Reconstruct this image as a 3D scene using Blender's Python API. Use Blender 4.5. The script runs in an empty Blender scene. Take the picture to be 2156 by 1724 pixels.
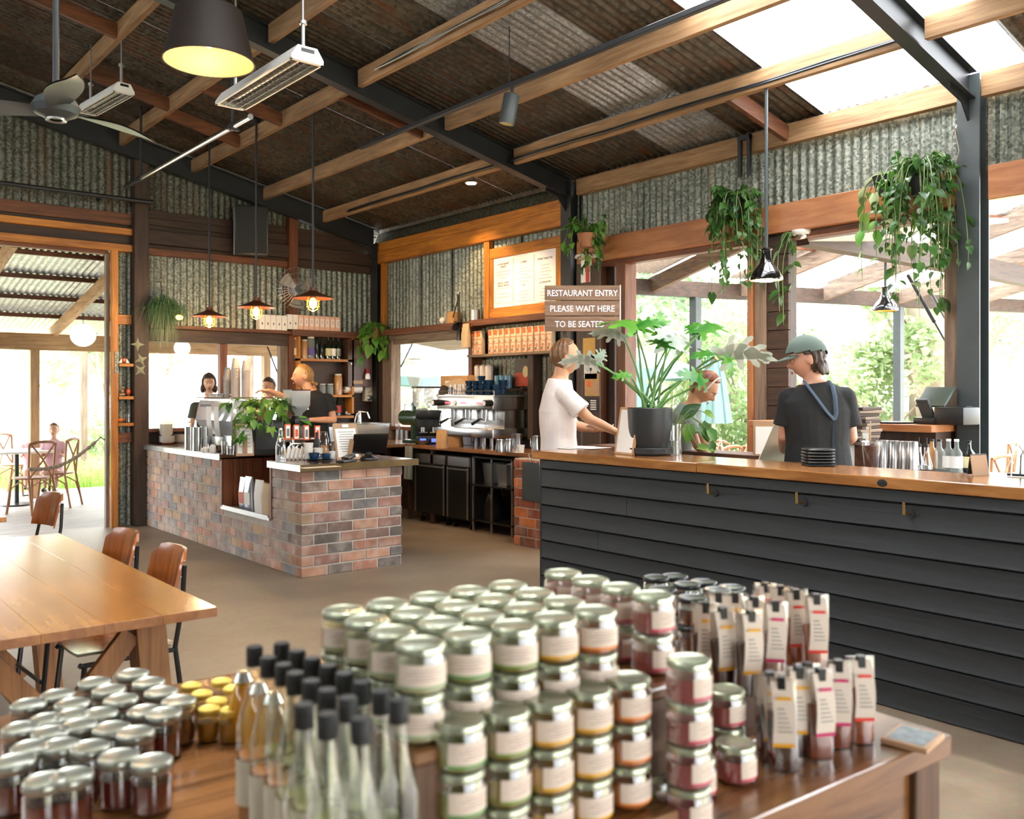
import bpy, bmesh, math, random
from mathutils import Vector, Matrix, noise
# ---------------------------------------------------------------- camera, light, exposure
SC = bpy.context.scene
COL = SC.collection
TH = math.radians(39.5); FPX = 1920.0; CXP = 1078.0; HYP = 827.0; EYE = 1.5
SN, CS = math.sin(TH), math.cos(TH)
cd = bpy.data.cameras.new('camera'); cam = bpy.data.objects.new('camera', cd); COL.objects.link(cam)
cam.location = (0, 0, EYE); cam.rotation_euler = (math.pi/2, 0, -TH)
cd.sensor_width = 36; cd.lens = FPX/2156*36; cd.clip_start = 0.05; cd.clip_end = 300
cd.shift_y = -(862-HYP)/2156.0
cd.dof.use_dof = True; cd.dof.focus_distance = 6.2; cd.dof.aperture_fstop = 3.4
SC.camera = cam
SC.view_settings.view_transform = 'Standard'; SC.view_settings.look = 'None'
SC.view_settings.gamma = 1.0; SC.view_settings.use_curve_mapping = False
SC.view_settings.exposure = 0.9
w = bpy.data.worlds.new('sky'); SC.world = w; w.use_nodes = True
bg = w.node_tree.nodes['Background']; bg.inputs[0].default_value = (0.93, 0.965, 1.0, 1); bg.inputs[1].default_value = 5.5
sd = bpy.data.lights.new('sun', 'SUN'); sd.energy = 9.0; sd.angle = math.radians(3); sd.color = (1.0, .95, .86)
so = bpy.data.objects.new('sun', sd); COL.objects.link(so); so.rotation_euler = (math.radians(-20), math.radians(15), 0)

def fr(px, py, D):
    L = (px-CXP)/FPX*D
    return Vector((D*SN+L*CS, D*CS-L*SN, EYE-(py-HYP)/FPX*D))
def Pz(px, py, z): return fr(px, py, (EYE-z)*FPX/(py-HYP))
def Px(px, py, x): return fr(px, py, x/(SN+(px-CXP)/FPX*CS))
def Py(px, py, y): return fr(px, py, y/(CS-(px-CXP)/FPX*SN))
def dep(p): return p[0]*SN+p[1]*CS
R = random.Random(7)
rad = math.radians; PI = math.pi
def rot(ax, deg): return Matrix.Rotation(rad(deg), 4, ax)
def T(x, y=0, z=0): return Matrix.Translation(Vector((x, y, z)) if not hasattr(x, '__len__') else Vector(x))

# ---------------------------------------------------------------- mesh helpers
class MB:
    def __init__(s): s.v = []; s.f = []; s.m = []; s.mi = 0
    def add(s, vs, fs, M=None):
        o = len(s.v)
        if M is not None: vs = [tuple(M @ Vector(q)) for q in vs]
        s.v += [tuple(q) for q in vs]; s.f += [tuple(i+o for i in f) for f in fs]; s.m += [s.mi]*len(fs)
        return s
    def box(s, x0, y0, z0, x1, y1, z1, M=None, b=0):
        if b <= 0:
            vs = [(x0,y0,z0),(x1,y0,z0),(x1,y1,z0),(x0,y1,z0),(x0,y0,z1),(x1,y0,z1),(x1,y1,z1),(x0,y1,z1)]
            fs = [(3,2,1,0),(4,5,6,7),(0,1,5,4),(1,2,6,5),(2,3,7,6),(3,0,4,7)]
            return s.add(vs, fs, M)
        bm = bmesh.new(); bmesh.ops.create_cube(bm, size=1)
        for q in bm.verts: q.co = ((x0+x1)/2+q.co.x*(x1-x0), (y0+y1)/2+q.co.y*(y1-y0), (z0+z1)/2+q.co.z*(z1-z0))
        bmesh.ops.bevel(bm, geom=bm.edges[:], offset=b, segments=1 if b < .006 else 2, affect='EDGES', profile=.6)
        bm.verts.index_update(); vs = [tuple(q.co) for q in bm.verts]; fs = [tuple(q.index for q in f.verts) for f in bm.faces]; bm.free()
        return s.add(vs, fs, M)
    def bc(s, c, sz, M=None, b=0):
        return s.box(c[0]-sz[0]/2, c[1]-sz[1]/2, c[2]-sz[2]/2, c[0]+sz[0]/2, c[1]+sz[1]/2, c[2]+sz[2]/2, M, b)
    def lathe(s, prof, n=20, M=None, cap=True, sx=1, sy=1):
        vs = []; fs = []
        for r, z in prof:
            for k in range(n):
                a = 2*PI*k/n; vs.append((r*math.cos(a)*sx, r*math.sin(a)*sy, z))
        for i in range(len(prof)-1):
            for k in range(n):
                a, b_ = i*n+k, i*n+(k+1) % n
                fs.append((a, b_, b_+n, a+n))
        if cap:
            if prof[0][0] > 1e-5: fs.append(tuple(range(n))[::-1])
            if prof[-1][0] > 1e-5: fs.append(tuple((len(prof)-1)*n+k for k in range(n)))
        return s.add(vs, fs, M)
    def cyl(s, r, z0, z1, n=16, M=None, r2=None): return s.lathe([(r, z0), (r if r2 is None else r2, z1)], n, M)
    def tube(s, pts, r, n=6, M=None, sc=None):
        pts = [Vector(p) for p in pts]; N = len(pts)
        rs = r if hasattr(r, '__len__') else [r]*N
        vs = []; fs = []; up = None
        for i, p in enumerate(pts):
            d = (pts[min(i+1, N-1)]-pts[max(i-1, 0)]).normalized()
            if up is None:
                up = Vector((0, 0, 1)) if abs(d.z) < .9 else Vector((1, 0, 0))
            a = d.cross(up).normalized(); up = a.cross(d).normalized()
            for k in range(n):
                t = 2*PI*k/n
                vs.append(p+(a*math.cos(t)+up*math.sin(t)*(sc or 1))*rs[i])
        for i in range(N-1):
            for k in range(n):
                q, q2 = i*n+k, i*n+(k+1) % n
                fs.append((q, q2, q2+n, q+n))
        fs.append(tuple(range(n))[::-1]); fs.append(tuple((N-1)*n+k for k in range(n)))
        return s.add(vs, fs, M)
    def beam(s, p0, p1, w, h, b=0):
        p0, p1 = Vector(p0), Vector(p1); d = p1-p0; L = d.length; d.normalize()
        up = Vector((0, 0, 1)) if abs(d.z) < .95 else Vector((0, 1, 0))
        a = up.cross(d).normalized(); u = d.cross(a)
        M = Matrix((d, a, u)).transposed().to_4x4(); M.translation = p0
        return s.box(0, -w/2, -h/2, L, w/2, h/2, M, b)
    def prism(s, poly, t, M=None):
        n = len(poly); vs = [(x, y, 0) for x, y in poly]+[(x, y, t) for x, y in poly]
        fs = [tuple(range(n))[::-1], tuple(range(n, 2*n))]+[(i, (i+1) % n, (i+1) % n+n, i+n) for i in range(n)]
        return s.add(vs, fs, M)
    def sph(s, c, r, n=12, m=8, M=None):
        rr = r if hasattr(r, '__len__') else (r, r, r)
        vs = []; fs = []
        for i in range(m+1):
            p = PI*i/m
            for k in range(n):
                t = 2*PI*k/n; vs.append((c[0]+rr[0]*math.sin(p)*math.cos(t), c[1]+rr[1]*math.sin(p)*math.sin(t), c[2]+rr[2]*math.cos(p)))
        for i in range(m):
            for k in range(n):
                a, b_ = i*n+k, i*n+(k+1) % n; fs.append((a, a+n, b_+n, b_))
        return s.add(vs, fs, M)
    def grid(s, fn, nu, nv, M=None, closeu=False):
        vs = [fn(i/nu, j/nv) for j in range(nv+1) for i in range(nu+1)]
        fs = [(j*(nu+1)+i, j*(nu+1)+i+1, (j+1)*(nu+1)+i+1, (j+1)*(nu+1)+i) for j in range(nv) for i in range(nu)]
        return s.add(vs, fs, M)
    def mesh(s, name, mats, ang=38):
        me = bpy.data.meshes.new(name); me.from_pydata(s.v, [], s.f)
        for q in (mats if isinstance(mats, (list, tuple)) else [mats]): me.materials.append(q)
        if any(s.m): me.polygons.foreach_set('material_index', s.m)
        me.polygons.foreach_set('use_smooth', [True]*len(s.f)); me.update()
        me.set_sharp_from_angle(angle=rad(ang))
        return me
    def obj(s, name, mats, parent=None, loc=None, rz=0, ang=38):
        return inst(name, s.mesh(name, mats, ang), parent, loc, rz)

def inst(name, me, parent=None, loc=None, rz=0, label=None):
    o = bpy.data.objects.new(name, me); COL.objects.link(o)
    if parent is not None: o.parent = parent
    if loc is not None: o.location = loc
    if rz: o.rotation_euler = (0, 0, rz)
    if label: o['label'] = label
    return o
def tag(o, label=None, cat=None, group=None, kind=None):
    if label: o['label'] = label
    if cat: o['category'] = cat
    if group: o['group'] = group
    if kind: o['kind'] = kind
    return o
def thing(name, label, cat, loc=(0, 0, 0), rz=0, group=None):
    o = bpy.data.objects.new(name, None); COL.objects.link(o); o.empty_display_size = .05
    o.location = loc; o.rotation_euler = (0, 0, rz)
    return tag(o, label, cat, group)
def struct(name, loc=(0, 0, 0)):
    o = bpy.data.objects.new(name, None); COL.objects.link(o); o.location = loc; o['kind'] = 'structure'; return o
def dup(root, loc, rz=None, label=None, group=None, scale=None):
    r = root.copy(); COL.objects.link(r); r.location = loc
    if rz is not None: r.rotation_euler = (0, 0, rz)
    if label: r['label'] = label
    if group: r['group'] = group
    if scale: r.scale = (scale,)*3
    for ch in list(root.children):
        q = ch.copy(); COL.objects.link(q); q.parent = r
        for g in list(ch.children):
            d = g.copy(); COL.objects.link(d); d.parent = q
    return r
ORD = ['first', 'second', 'third', 'fourth', 'fifth', 'sixth', 'seventh', 'eighth', 'ninth', 'tenth', 'eleventh', 'twelfth', 'thirteenth', 'fourteenth', 'fifteenth', 'sixteenth', 'seventeenth', 'eighteenth', 'nineteenth', 'twentieth']
ORD += ['twenty-'+q for q in ORD[:9]]

# ---------------------------------------------------------------- materials
def _new(name):
    m = bpy.data.materials.new(name); m.use_nodes = True
    return m, m.node_tree, m.node_tree.nodes['Principled BSDF']
def hx(h):
    h = h.lstrip('#'); c = [int(h[i:i+2], 16)/255 for i in (0, 2, 4)]
    return tuple((x/12.92 if x <= .04045 else ((x+.055)/1.055)**2.4) for x in c)+(1,)
def col(c): return hx(c) if isinstance(c, str) else tuple(c)+(1,)*(4-len(c))
def plain(name, c, rough=.5, metal=0, emit=None, es=0, trans=0, coat=0, var=0.0, vs=8, bump=0, bs=60, alpha=1, spec=None, ior=None, sheen=0):
    m, nt, p = _new(name); c = col(c)
    p.inputs['Base Color'].default_value = c; p.inputs['Roughness'].default_value = rough; p.inputs['Metallic'].default_value = metal
    if emit: p.inputs['Emission Color'].default_value = col(emit); p.inputs['Emission Strength'].default_value = es
    if trans: p.inputs['Transmission Weight'].default_value = trans
    if coat: p.inputs['Coat Weight'].default_value = coat; p.inputs['Coat Roughness'].default_value = .08
    if alpha < 1: p.inputs['Alpha'].default_value = alpha
    if spec is not None: p.inputs['Specular IOR Level'].default_value = spec
    if ior: p.inputs['IOR'].default_value = ior
    if var:
        tc = nt.nodes.new('ShaderNodeTexCoord'); n = nt.nodes.new('ShaderNodeTexNoise'); n.inputs['Scale'].default_value = vs; n.inputs['Detail'].default_value = 5
        mx = nt.nodes.new('ShaderNodeMix'); mx.data_type = 'RGBA'
        mx.inputs[6].default_value = tuple(x*(1-var) for x in c[:3])+(1,); mx.inputs[7].default_value = tuple(min(1, x*(1+var)) for x in c[:3])+(1,)
        rp = nt.nodes.new('ShaderNodeMapRange'); rp.inputs[1].default_value = .3; rp.inputs[2].default_value = .7
        L = nt.links.new; L(tc.outputs['Object'], n.inputs['Vector']); L(n.outputs['Fac'], rp.inputs[0]); L(rp.outputs[0], mx.inputs[0]); L(mx.outputs[2], p.inputs['Base Color'])
    if bump:
        tc = nt.nodes.new('ShaderNodeTexCoord'); n = nt.nodes.new('ShaderNodeTexNoise'); n.inputs['Scale'].default_value = bs; n.inputs['Detail'].default_value = 4
        bn = nt.nodes.new('ShaderNodeBump'); bn.inputs['Strength'].default_value = bump; bn.inputs['Distance'].default_value = .01
        L = nt.links.new; L(tc.outputs['Object'], n.inputs['Vector']); L(n.outputs['Fac'], bn.inputs['Height']); L(bn.outputs[0], p.inputs['Normal'])
    return m
def wood(name, c1, c2, axis='x', rough=.5, sc=1.0, coat=0, stretch=14, rnd=.0, bump=.25, knots=False):
    m, nt, p = _new(name); L = nt.links.new; N = nt.nodes.new
    tc = N('ShaderNodeTexCoord'); mp = N('ShaderNodeMapping')
    s = [stretch*sc]*3; s['xyz'.index(axis)] = 1.0*sc; mp.inputs['Scale'].default_value = s
    n = N('ShaderNodeTexNoise'); n.inputs['Scale'].default_value = 2.2; n.inputs['Detail'].default_value = 7; n.inputs['Roughness'].default_value = .62; n.inputs['Distortion'].default_value = .6
    cr = N('ShaderNodeValToRGB'); e = cr.color_ramp.elements
    e[0].position = .32; e[0].color = col(c2); e[1].position = .66; e[1].color = col(c1)
    L(tc.outputs['Object'], mp.inputs[0]); L(mp.outputs[0], n.inputs['Vector']); L(n.outputs['Fac'], cr.inputs[0])
    n2 = N('ShaderNodeTexNoise'); n2.inputs['Scale'].default_value = 1.7; n2.inputs['Detail'].default_value = 3
    L(tc.outputs['Object'], n2.inputs['Vector'])
    oi = N('ShaderNodeObjectInfo')
    mr = N('ShaderNodeMapRange'); mr.inputs[1].default_value = .3; mr.inputs[2].default_value = .7; mr.inputs[3].default_value = .78; mr.inputs[4].default_value = 1.12
    L(n2.outputs['Fac'], mr.inputs[0])
    m2 = N('ShaderNodeMapRange'); m2.inputs[3].default_value = 1-rnd; m2.inputs[4].default_value = 1+rnd; L(oi.outputs['Random'], m2.inputs[0])
    mu = N('ShaderNodeMath'); mu.operation = 'MULTIPLY'; L(mr.outputs[0], mu.inputs[0]); L(m2.outputs[0], mu.inputs[1])
    hs = N('ShaderNodeHueSaturation'); L(cr.outputs[0], hs.inputs['Color']); L(mu.outputs[0], hs.inputs['Value']); L(hs.outputs[0], p.inputs['Base Color'])
    p.inputs['Roughness'].default_value = rough
    if coat: p.inputs['Coat Weight'].default_value = coat; p.inputs['Coat Roughness'].default_value = .15
    bn = N('ShaderNodeBump'); bn.inputs['Strength'].default_value = bump; bn.inputs['Distance'].default_value = .004
    L(n.outputs['Fac'], bn.inputs['Height']); L(bn.outputs[0], p.inputs['Normal'])
    return m
def galv(name, c1, c2, rust=None, metal=.55, rough=.45, sc=55, rnd=.12, streak='z', rustamt=.62):
    m, nt, p = _new(name); L = nt.links.new; N = nt.nodes.new
    tc = N('ShaderNodeTexCoord'); vo = N('ShaderNodeTexVoronoi'); vo.inputs['Scale'].default_value = sc
    L(tc.outputs['Object'], vo.inputs['Vector'])
    sp = N('ShaderNodeSeparateColor'); L(vo.outputs['Color'], sp.inputs[0])
    cr = N('ShaderNodeValToRGB'); e = cr.color_ramp.elements; e[0].position = .1; e[0].color = col(c2); e[1].position = .9; e[1].color = col(c1)
    L(sp.outputs[0], cr.inputs[0])
    mp = N('ShaderNodeMapping'); s = [9, 9, 9]; s['xyz'.index(streak)] = .5; mp.inputs['Scale'].default_value = s
    n = N('ShaderNodeTexNoise'); n.inputs['Scale'].default_value = 1.3; n.inputs['Detail'].default_value = 6; L(tc.outputs['Object'], mp.inputs[0]); L(mp.outputs[0], n.inputs['Vector'])
    out = cr.outputs[0]
    if rust:
        mr = N('ShaderNodeMapRange'); mr.inputs[1].default_value = rustamt-.12; mr.inputs[2].default_value = rustamt+.1; mr.inputs[4].default_value = .85; L(n.outputs['Fac'], mr.inputs[0])
        mx = N('ShaderNodeMix'); mx.data_type = 'RGBA'; mx.inputs[7].default_value = col(rust); L(mr.outputs[0], mx.inputs[0]); L(out, mx.inputs[6]); out = mx.outputs[2]
    m3 = N('ShaderNodeMapRange'); m3.inputs[1].default_value = .25; m3.inputs[2].default_value = .75; m3.inputs[3].default_value = .72; m3.inputs[4].default_value = 1.2; L(n.outputs['Fac'], m3.inputs[0])
    oi = N('ShaderNodeObjectInfo'); m2 = N('ShaderNodeMapRange'); m2.inputs[3].default_value = 1-rnd; m2.inputs[4].default_value = 1+rnd; L(oi.outputs['Random'], m2.inputs[0])
    mu = N('ShaderNodeMath'); mu.operation = 'MULTIPLY'; L(m3.outputs[0], mu.inputs[0]); L(m2.outputs[0], mu.inputs[1])
    hs = N('ShaderNodeHueSaturation'); L(out, hs.inputs['Color']); L(mu.outputs[0], hs.inputs['Value']); L(hs.outputs[0], p.inputs['Base Color'])
    p.inputs['Metallic'].default_value = metal; p.inputs['Roughness'].default_value = rough
    return m
def glassy(name, tint=(1, 1, 1), opac=.12, rough=.03):
    """thin clear glass: see-through with a fresnel gloss"""
    m = bpy.data.materials.new(name); m.use_nodes = True; nt = m.node_tree; nt.nodes.clear(); N = nt.nodes.new; L = nt.links.new
    o = N('ShaderNodeOutputMaterial'); t = N('ShaderNodeBsdfTransparent'); t.inputs[0].default_value = col(tint)
    g = N('ShaderNodeBsdfGlossy'); g.inputs['Roughness'].default_value = rough; g.inputs[0].default_value = (1, 1, 1, 1)
    lw = N('ShaderNodeLayerWeight'); lw.inputs[0].default_value = .35
    mr = N('ShaderNodeMapRange'); mr.inputs[3].default_value = opac*.5; mr.inputs[4].default_value = min(1, opac+.55); L(lw.outputs['Facing'], mr.inputs[0])
    mx = N('ShaderNodeMixShader'); L(mr.outputs[0], mx.inputs[0]); L(t.outputs[0], mx.inputs[1]); L(g.outputs[0], mx.inputs[2]); L(mx.outputs[0], o.inputs[0])
    return m
def leafmat(name, c, c2=None, tr=.35, rough=.4):
    m, nt, p = _new(name); L = nt.links.new; N = nt.nodes.new; nt.links.clear()
    o = nt.nodes['Material Output']
    tc = N('ShaderNodeTexCoord'); n = N('ShaderNodeTexNoise'); n.inputs['Scale'].default_value = 7; L(tc.outputs['Object'], n.inputs['Vector'])
    oi = N('ShaderNodeObjectInfo'); ad = N('ShaderNodeMath'); ad.operation = 'ADD'; L(n.outputs['Fac'], ad.inputs[0])
    ms = N('ShaderNodeMath'); ms.operation = 'MULTIPLY_ADD'; ms.inputs[1].default_value = .5; ms.inputs[2].default_value = -.25; L(oi.outputs['Random'], ms.inputs[0]); L(ms.outputs[0], ad.inputs[1])
    cr = N('ShaderNodeValToRGB'); e = cr.color_ramp.elements; e[0].position = .3; e[0].color = col(c); e[1].position = .75; e[1].color = col(c2 or c); L(ad.outputs[0], cr.inputs[0])
    L(cr.outputs[0], p.inputs['Base Color']); p.inputs['Roughness'].default_value = rough
    t = N('ShaderNodeBsdfTranslucent'); L(cr.outputs[0], t.inputs[0]); mx = N('ShaderNodeMixShader'); mx.inputs[0].default_value = tr
    L(p.outputs[0], mx.inputs[1]); L(t.outputs[0], mx.inputs[2]); L(mx.outputs[0], o.inputs[0])
    return m

m_steel = plain('black_painted_steel', '#23262a', .45, var=.25, vs=5)
m_greysteel = plain('grey_painted_steel', '#3f4648', .45, var=.12)
m_purlin = {a: wood('roof_timber_'+a, '#b48f66', '#866240', a, .65, rnd=.12) for a in 'xyz'}
m_orange = {a: wood('honey_timber_'+a, '#c9842f', '#93541a', a, .5, rnd=.1) for a in 'xyz'}
m_brown = {a: wood('brown_timber_'+a, '#7d4a2b', '#4c2a18', a, .55, rnd=.15) for a in 'xyz'}
m_dark = {a: wood('dark_timber_'+a, '#4b3527', '#2b1e17', a, .6, rnd=.15) for a in 'xyz'}
m_header = {a: wood('smooth_hardwood_'+a, '#b87a4a', '#96592f', a, .42, sc=.8, stretch=8, coat=.15) for a in 'xyz'}
m_grey_t = {a: wood('weathered_timber_'+a, '#8d7a68', '#5c4a3d', a, .7, rnd=.12) for a in 'xyz'}
m_galv = galv('galvanised_iron', '#9a9f92', '#5f655b', '#6a5238', rustamt=.7)
m_galv_dark = galv('old_galvanised_iron', '#7c7f73', '#474a42', '#574533', rustamt=.6)
m_roof = galv('old_roof_iron', '#6a6559', '#47433a', '#5a3a24', metal=.4, rough=.5, streak='x', rnd=.35, sc=30, rustamt=.6)
m_roof_new = galv('newer_roof_iron', '#b4b8ba', '#8b9092', None, metal=.6, rough=.35, streak='x', rnd=.1)
m_white = plain('white_enamel', '#eceae4', .35)
m_chrome = plain('stainless_steel', (.62, .62, .62), .22, 1.0)
m_brush = plain('brushed_steel', (.45, .45, .45), .38, 1.0)
m_black = plain('black_plastic', '#141414', .35)
m_blackmatt = plain('matt_black', '#1a1a1b', .7)
m_glass = glassy('clear_glass')
m_glass2 = glassy('faint_glass', opac=.05)
m_paper = plain('white_paper', '#efeae2', .8)
m_kraft = plain('kraft_paper', '#b98d5c', .8, var=.1, vs=20)
m_blueware = plain('deep_blue_stoneware', '#173a57', .15, coat=.6)
m_whiteware = plain('white_crockery', '#e9e6df', .2, coat=.5)
m_ink = plain('dark_ink', '#3a3a3d', .8)
m_redink = plain('orange_ink', '#d9622a', .7)
# ---------------------------------------------------------------- the setting
YB = 10.75; XR = 6.45; ZE = 3.68; SL = .222
def zr(x): return ZE+SL*(XR-x)
m, nt, p = _new('polished_concrete'); L = nt.links.new; N = nt.nodes.new
tc = N('ShaderNodeTexCoord'); n1 = N('ShaderNodeTexNoise'); n1.inputs['Scale'].default_value = .9; n1.inputs['Detail'].default_value = 9; n1.inputs['Roughness'].default_value = .65
n2 = N('ShaderNodeTexNoise'); n2.inputs['Scale'].default_value = 26; n2.inputs['Detail'].default_value = 6
cr = N('ShaderNodeValToRGB'); e = cr.color_ramp.elements; e[0].position = .3; e[0].color = hx('#806c58'); e[1].position = .72; e[1].color = hx('#a8967f')
mx = N('ShaderNodeMix'); mx.data_type = 'RGBA'; mx.blend_type = 'MULTIPLY'; mx.inputs[0].default_value = .35
L(tc.outputs['Object'], n1.inputs['Vector']); L(tc.outputs['Object'], n2.inputs['Vector']); L(n1.outputs['Fac'], cr.inputs[0]); L(cr.outputs[0], mx.inputs[6]); L(n2.outputs['Color'], mx.inputs[7]); L(mx.outputs[2], p.inputs['Base Color'])
mr = N('ShaderNodeMapRange'); mr.inputs[3].default_value = .32; mr.inputs[4].default_value = .55; L(n1.outputs['Fac'], mr.inputs[0]); L(mr.outputs[0], p.inputs['Roughness'])
m_conc = m
tag(MB().box(-7, -6, -.15, XR+.1, YB+.06, 0).obj('floor', m_conc), kind='structure')

def corr(u0, u1, fn, zb, zt, pitch=.0762, amp=.009, k=6, nz=1):
    """corrugated sheet: fn(u, w, z) gives the point, w is the wave offset"""
    mb = MB(); n = max(4, round((u1-u0)/pitch*k)); vs = []; fs = []
    for i in range(n+1):
        u = u0+(u1-u0)*i/n; w = amp*math.sin(2*PI*u/pitch)
        a = zb(u) if callable(zb) else zb; b = zt(u) if callable(zt) else zt
        for j in range(nz+1): vs.append(fn(u, w, a+(b-a)*j/nz))
    for i in range(n):
        for j in range(nz):
            q = i*(nz+1)+j; fs.append((q, q+nz+1, q+nz+2, q+1))
    return mb.add(vs, fs)
def sheets(root, u0, u1, fn, zb, zt, mat, wdt=.762, gap=0.0, name='corrugated_sheet'):
    u = u0
    k = 0
    while u < u1-.02:
        v = min(u1, u+wdt); v2 = min(u1, v+.03)
        off = .0022*(k % 2)
        corr(u, v2, (lambda a, w, z: fn(a, w+off, z)), zb, zt).obj(name, mat, root)
        u = v-gap; k += 1
def pieces(root, lst):
    """lst of (name, material, x0,y0,z0,x1,y1,z1)"""
    for nm, mt, *b in lst: MB().box(*b, b=.004).obj(nm, mt, root)

# roof: corrugated sheets, three lengths down the slope, skylight sheets near the last rafter
ceil = struct('ceiling')
XS = [-2.2, 1.05, 3.9, 6.72]
y = -5.2; k = 0; RR = random.Random(4)
m_poly = bpy.data.materials.new('translucent_sheet'); m_poly.use_nodes = True; nt = m_poly.node_tree; nt.nodes.clear(); N = nt.nodes.new; L = nt.links.new
o_ = N('ShaderNodeOutputMaterial'); t_ = N('ShaderNodeBsdfTranslucent'); t_.inputs[0].default_value = (.95, .97, 1, 1); tr_ = N('ShaderNodeBsdfTransparent'); tr_.inputs[0].default_value = (.9, .93, .95, 1)
mx_ = N('ShaderNodeMixShader'); mx_.inputs[0].default_value = .22; L(t_.outputs[0], mx_.inputs[1]); L(tr_.outputs[0], mx_.inputs[2]); L(mx_.outputs[0], o_.inputs[0])
while y < 11.3:
    y1 = min(y+.762, 11.35); yo = y1+.04
    for s in range(3):
        xa, xb = XS[s]-.02, XS[s+1]+.14*(s < 2)
        for sgn in (1,):
            sky = 2.7 < (y+y1)/2 < 3.6
            new = (s == 2 and 4.9 < (y+y1)/2 < 5.7) or (s == 1 and RR.random() < .12)
            lift = .004*s+.003*(k % 2)
            corr(y, yo, lambda u, w, x: (x, u, zr(x)+w-lift+.012), xa, xb, nz=3).obj('translucent_sheet' if sky else 'roof_sheet', m_poly if sky else (m_roof_new if new else m_roof), ceil)
    # far slope beyond the ridge
    corr(y, yo, lambda u, w, x: (x, u, zr(XS[0])+SL*(x-XS[0])+w), -8, XS[0], nz=1).obj('roof_sheet', m_roof, ceil)
    y = y1; k += 1

# rafters (black steel) and purlins (timber)
def rafter(n, yy, z_off=.03, h=.2, mat=None):
    t = struct(n)
    mb = MB(); x0, x1 = -2.2, XR-.12
    for (a, b, wd) in ((0, .012, .10), (.012, h-.012, .012), (h-.012, h, .10)):
        for q in ((x0, x1),):
            za, zb2 = zr(q[0])-z_off, zr(q[1])-z_off
            vs = [(q[0], yy-wd/2, za-b), (q[0], yy+wd/2, za-b), (q[0], yy+wd/2, za-a), (q[0], yy-wd/2, za-a), (q[1], yy-wd/2, zb2-b), (q[1], yy+wd/2, zb2-b), (q[1], yy+wd/2, zb2-a), (q[1], yy-wd/2, zb2-a)]
            mb.add(vs, [(0, 1, 2, 3), (7, 6, 5, 4), (0, 4, 5, 1), (1, 5, 6, 2), (2, 6, 7, 3), (3, 7, 4, 0)])
    mb.obj('rafter_beam', m_steel, t)
    # gusset plate and haunch at the post
    MB().prism([(0, 0), (-.28, SL*.28), (-.28, SL*.28+.03), (0, .03), ], .01, T(XR-.13, yy+.005, zr(XR-.13)-z_off-h-.03) @ rot('X', 90)).obj('haunch_plate', m_steel, t)
    MB().prism([(0, -.16), (-.17, SL*.17), (0, 0)], .012, T(XR-.12, yy+.006, zr(XR-.12)-z_off-h) @ rot('X', 90)).obj('gusset', m_steel, t)
    return t
rafter('trim_1', 6.8); rafter('trim_2', 2.8); rafter('trim_3', YB-.16, h=.24); rafter('trim_4', -1.2)
pur = struct('trim_5')
for i, xx in enumerate((5.6, 4.79, 3.9, 3.1, 2.3, 1.45, .5, -.5, -1.5)):
    for (ya, yb) in ((-1.1, 2.74), (2.86, 6.74), (6.86, YB-.1)):
        MB().box(xx-.025, ya, zr(xx)-.175, xx+.025, yb, zr(xx)-.03, b=.003).obj('purlin', m_purlin['y'], pur)
# cross bridging between purlins near the heaters
for (xa, xb, yy) in ((3.12, 3.88, 8.2), (3.12, 3.88, 9.2), (2.32, 3.08, 9.0), (3.92, 4.77, 7.1), (5.62, 6.36, 4.25), (1.5, 2.28, 7.9)):
    MB().beam((xa, yy, zr(xa)-.12), (xb, yy, zr(xb)-.12), .045, .12).obj('bridging_timber', m_brown['x'], pur)

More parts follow.
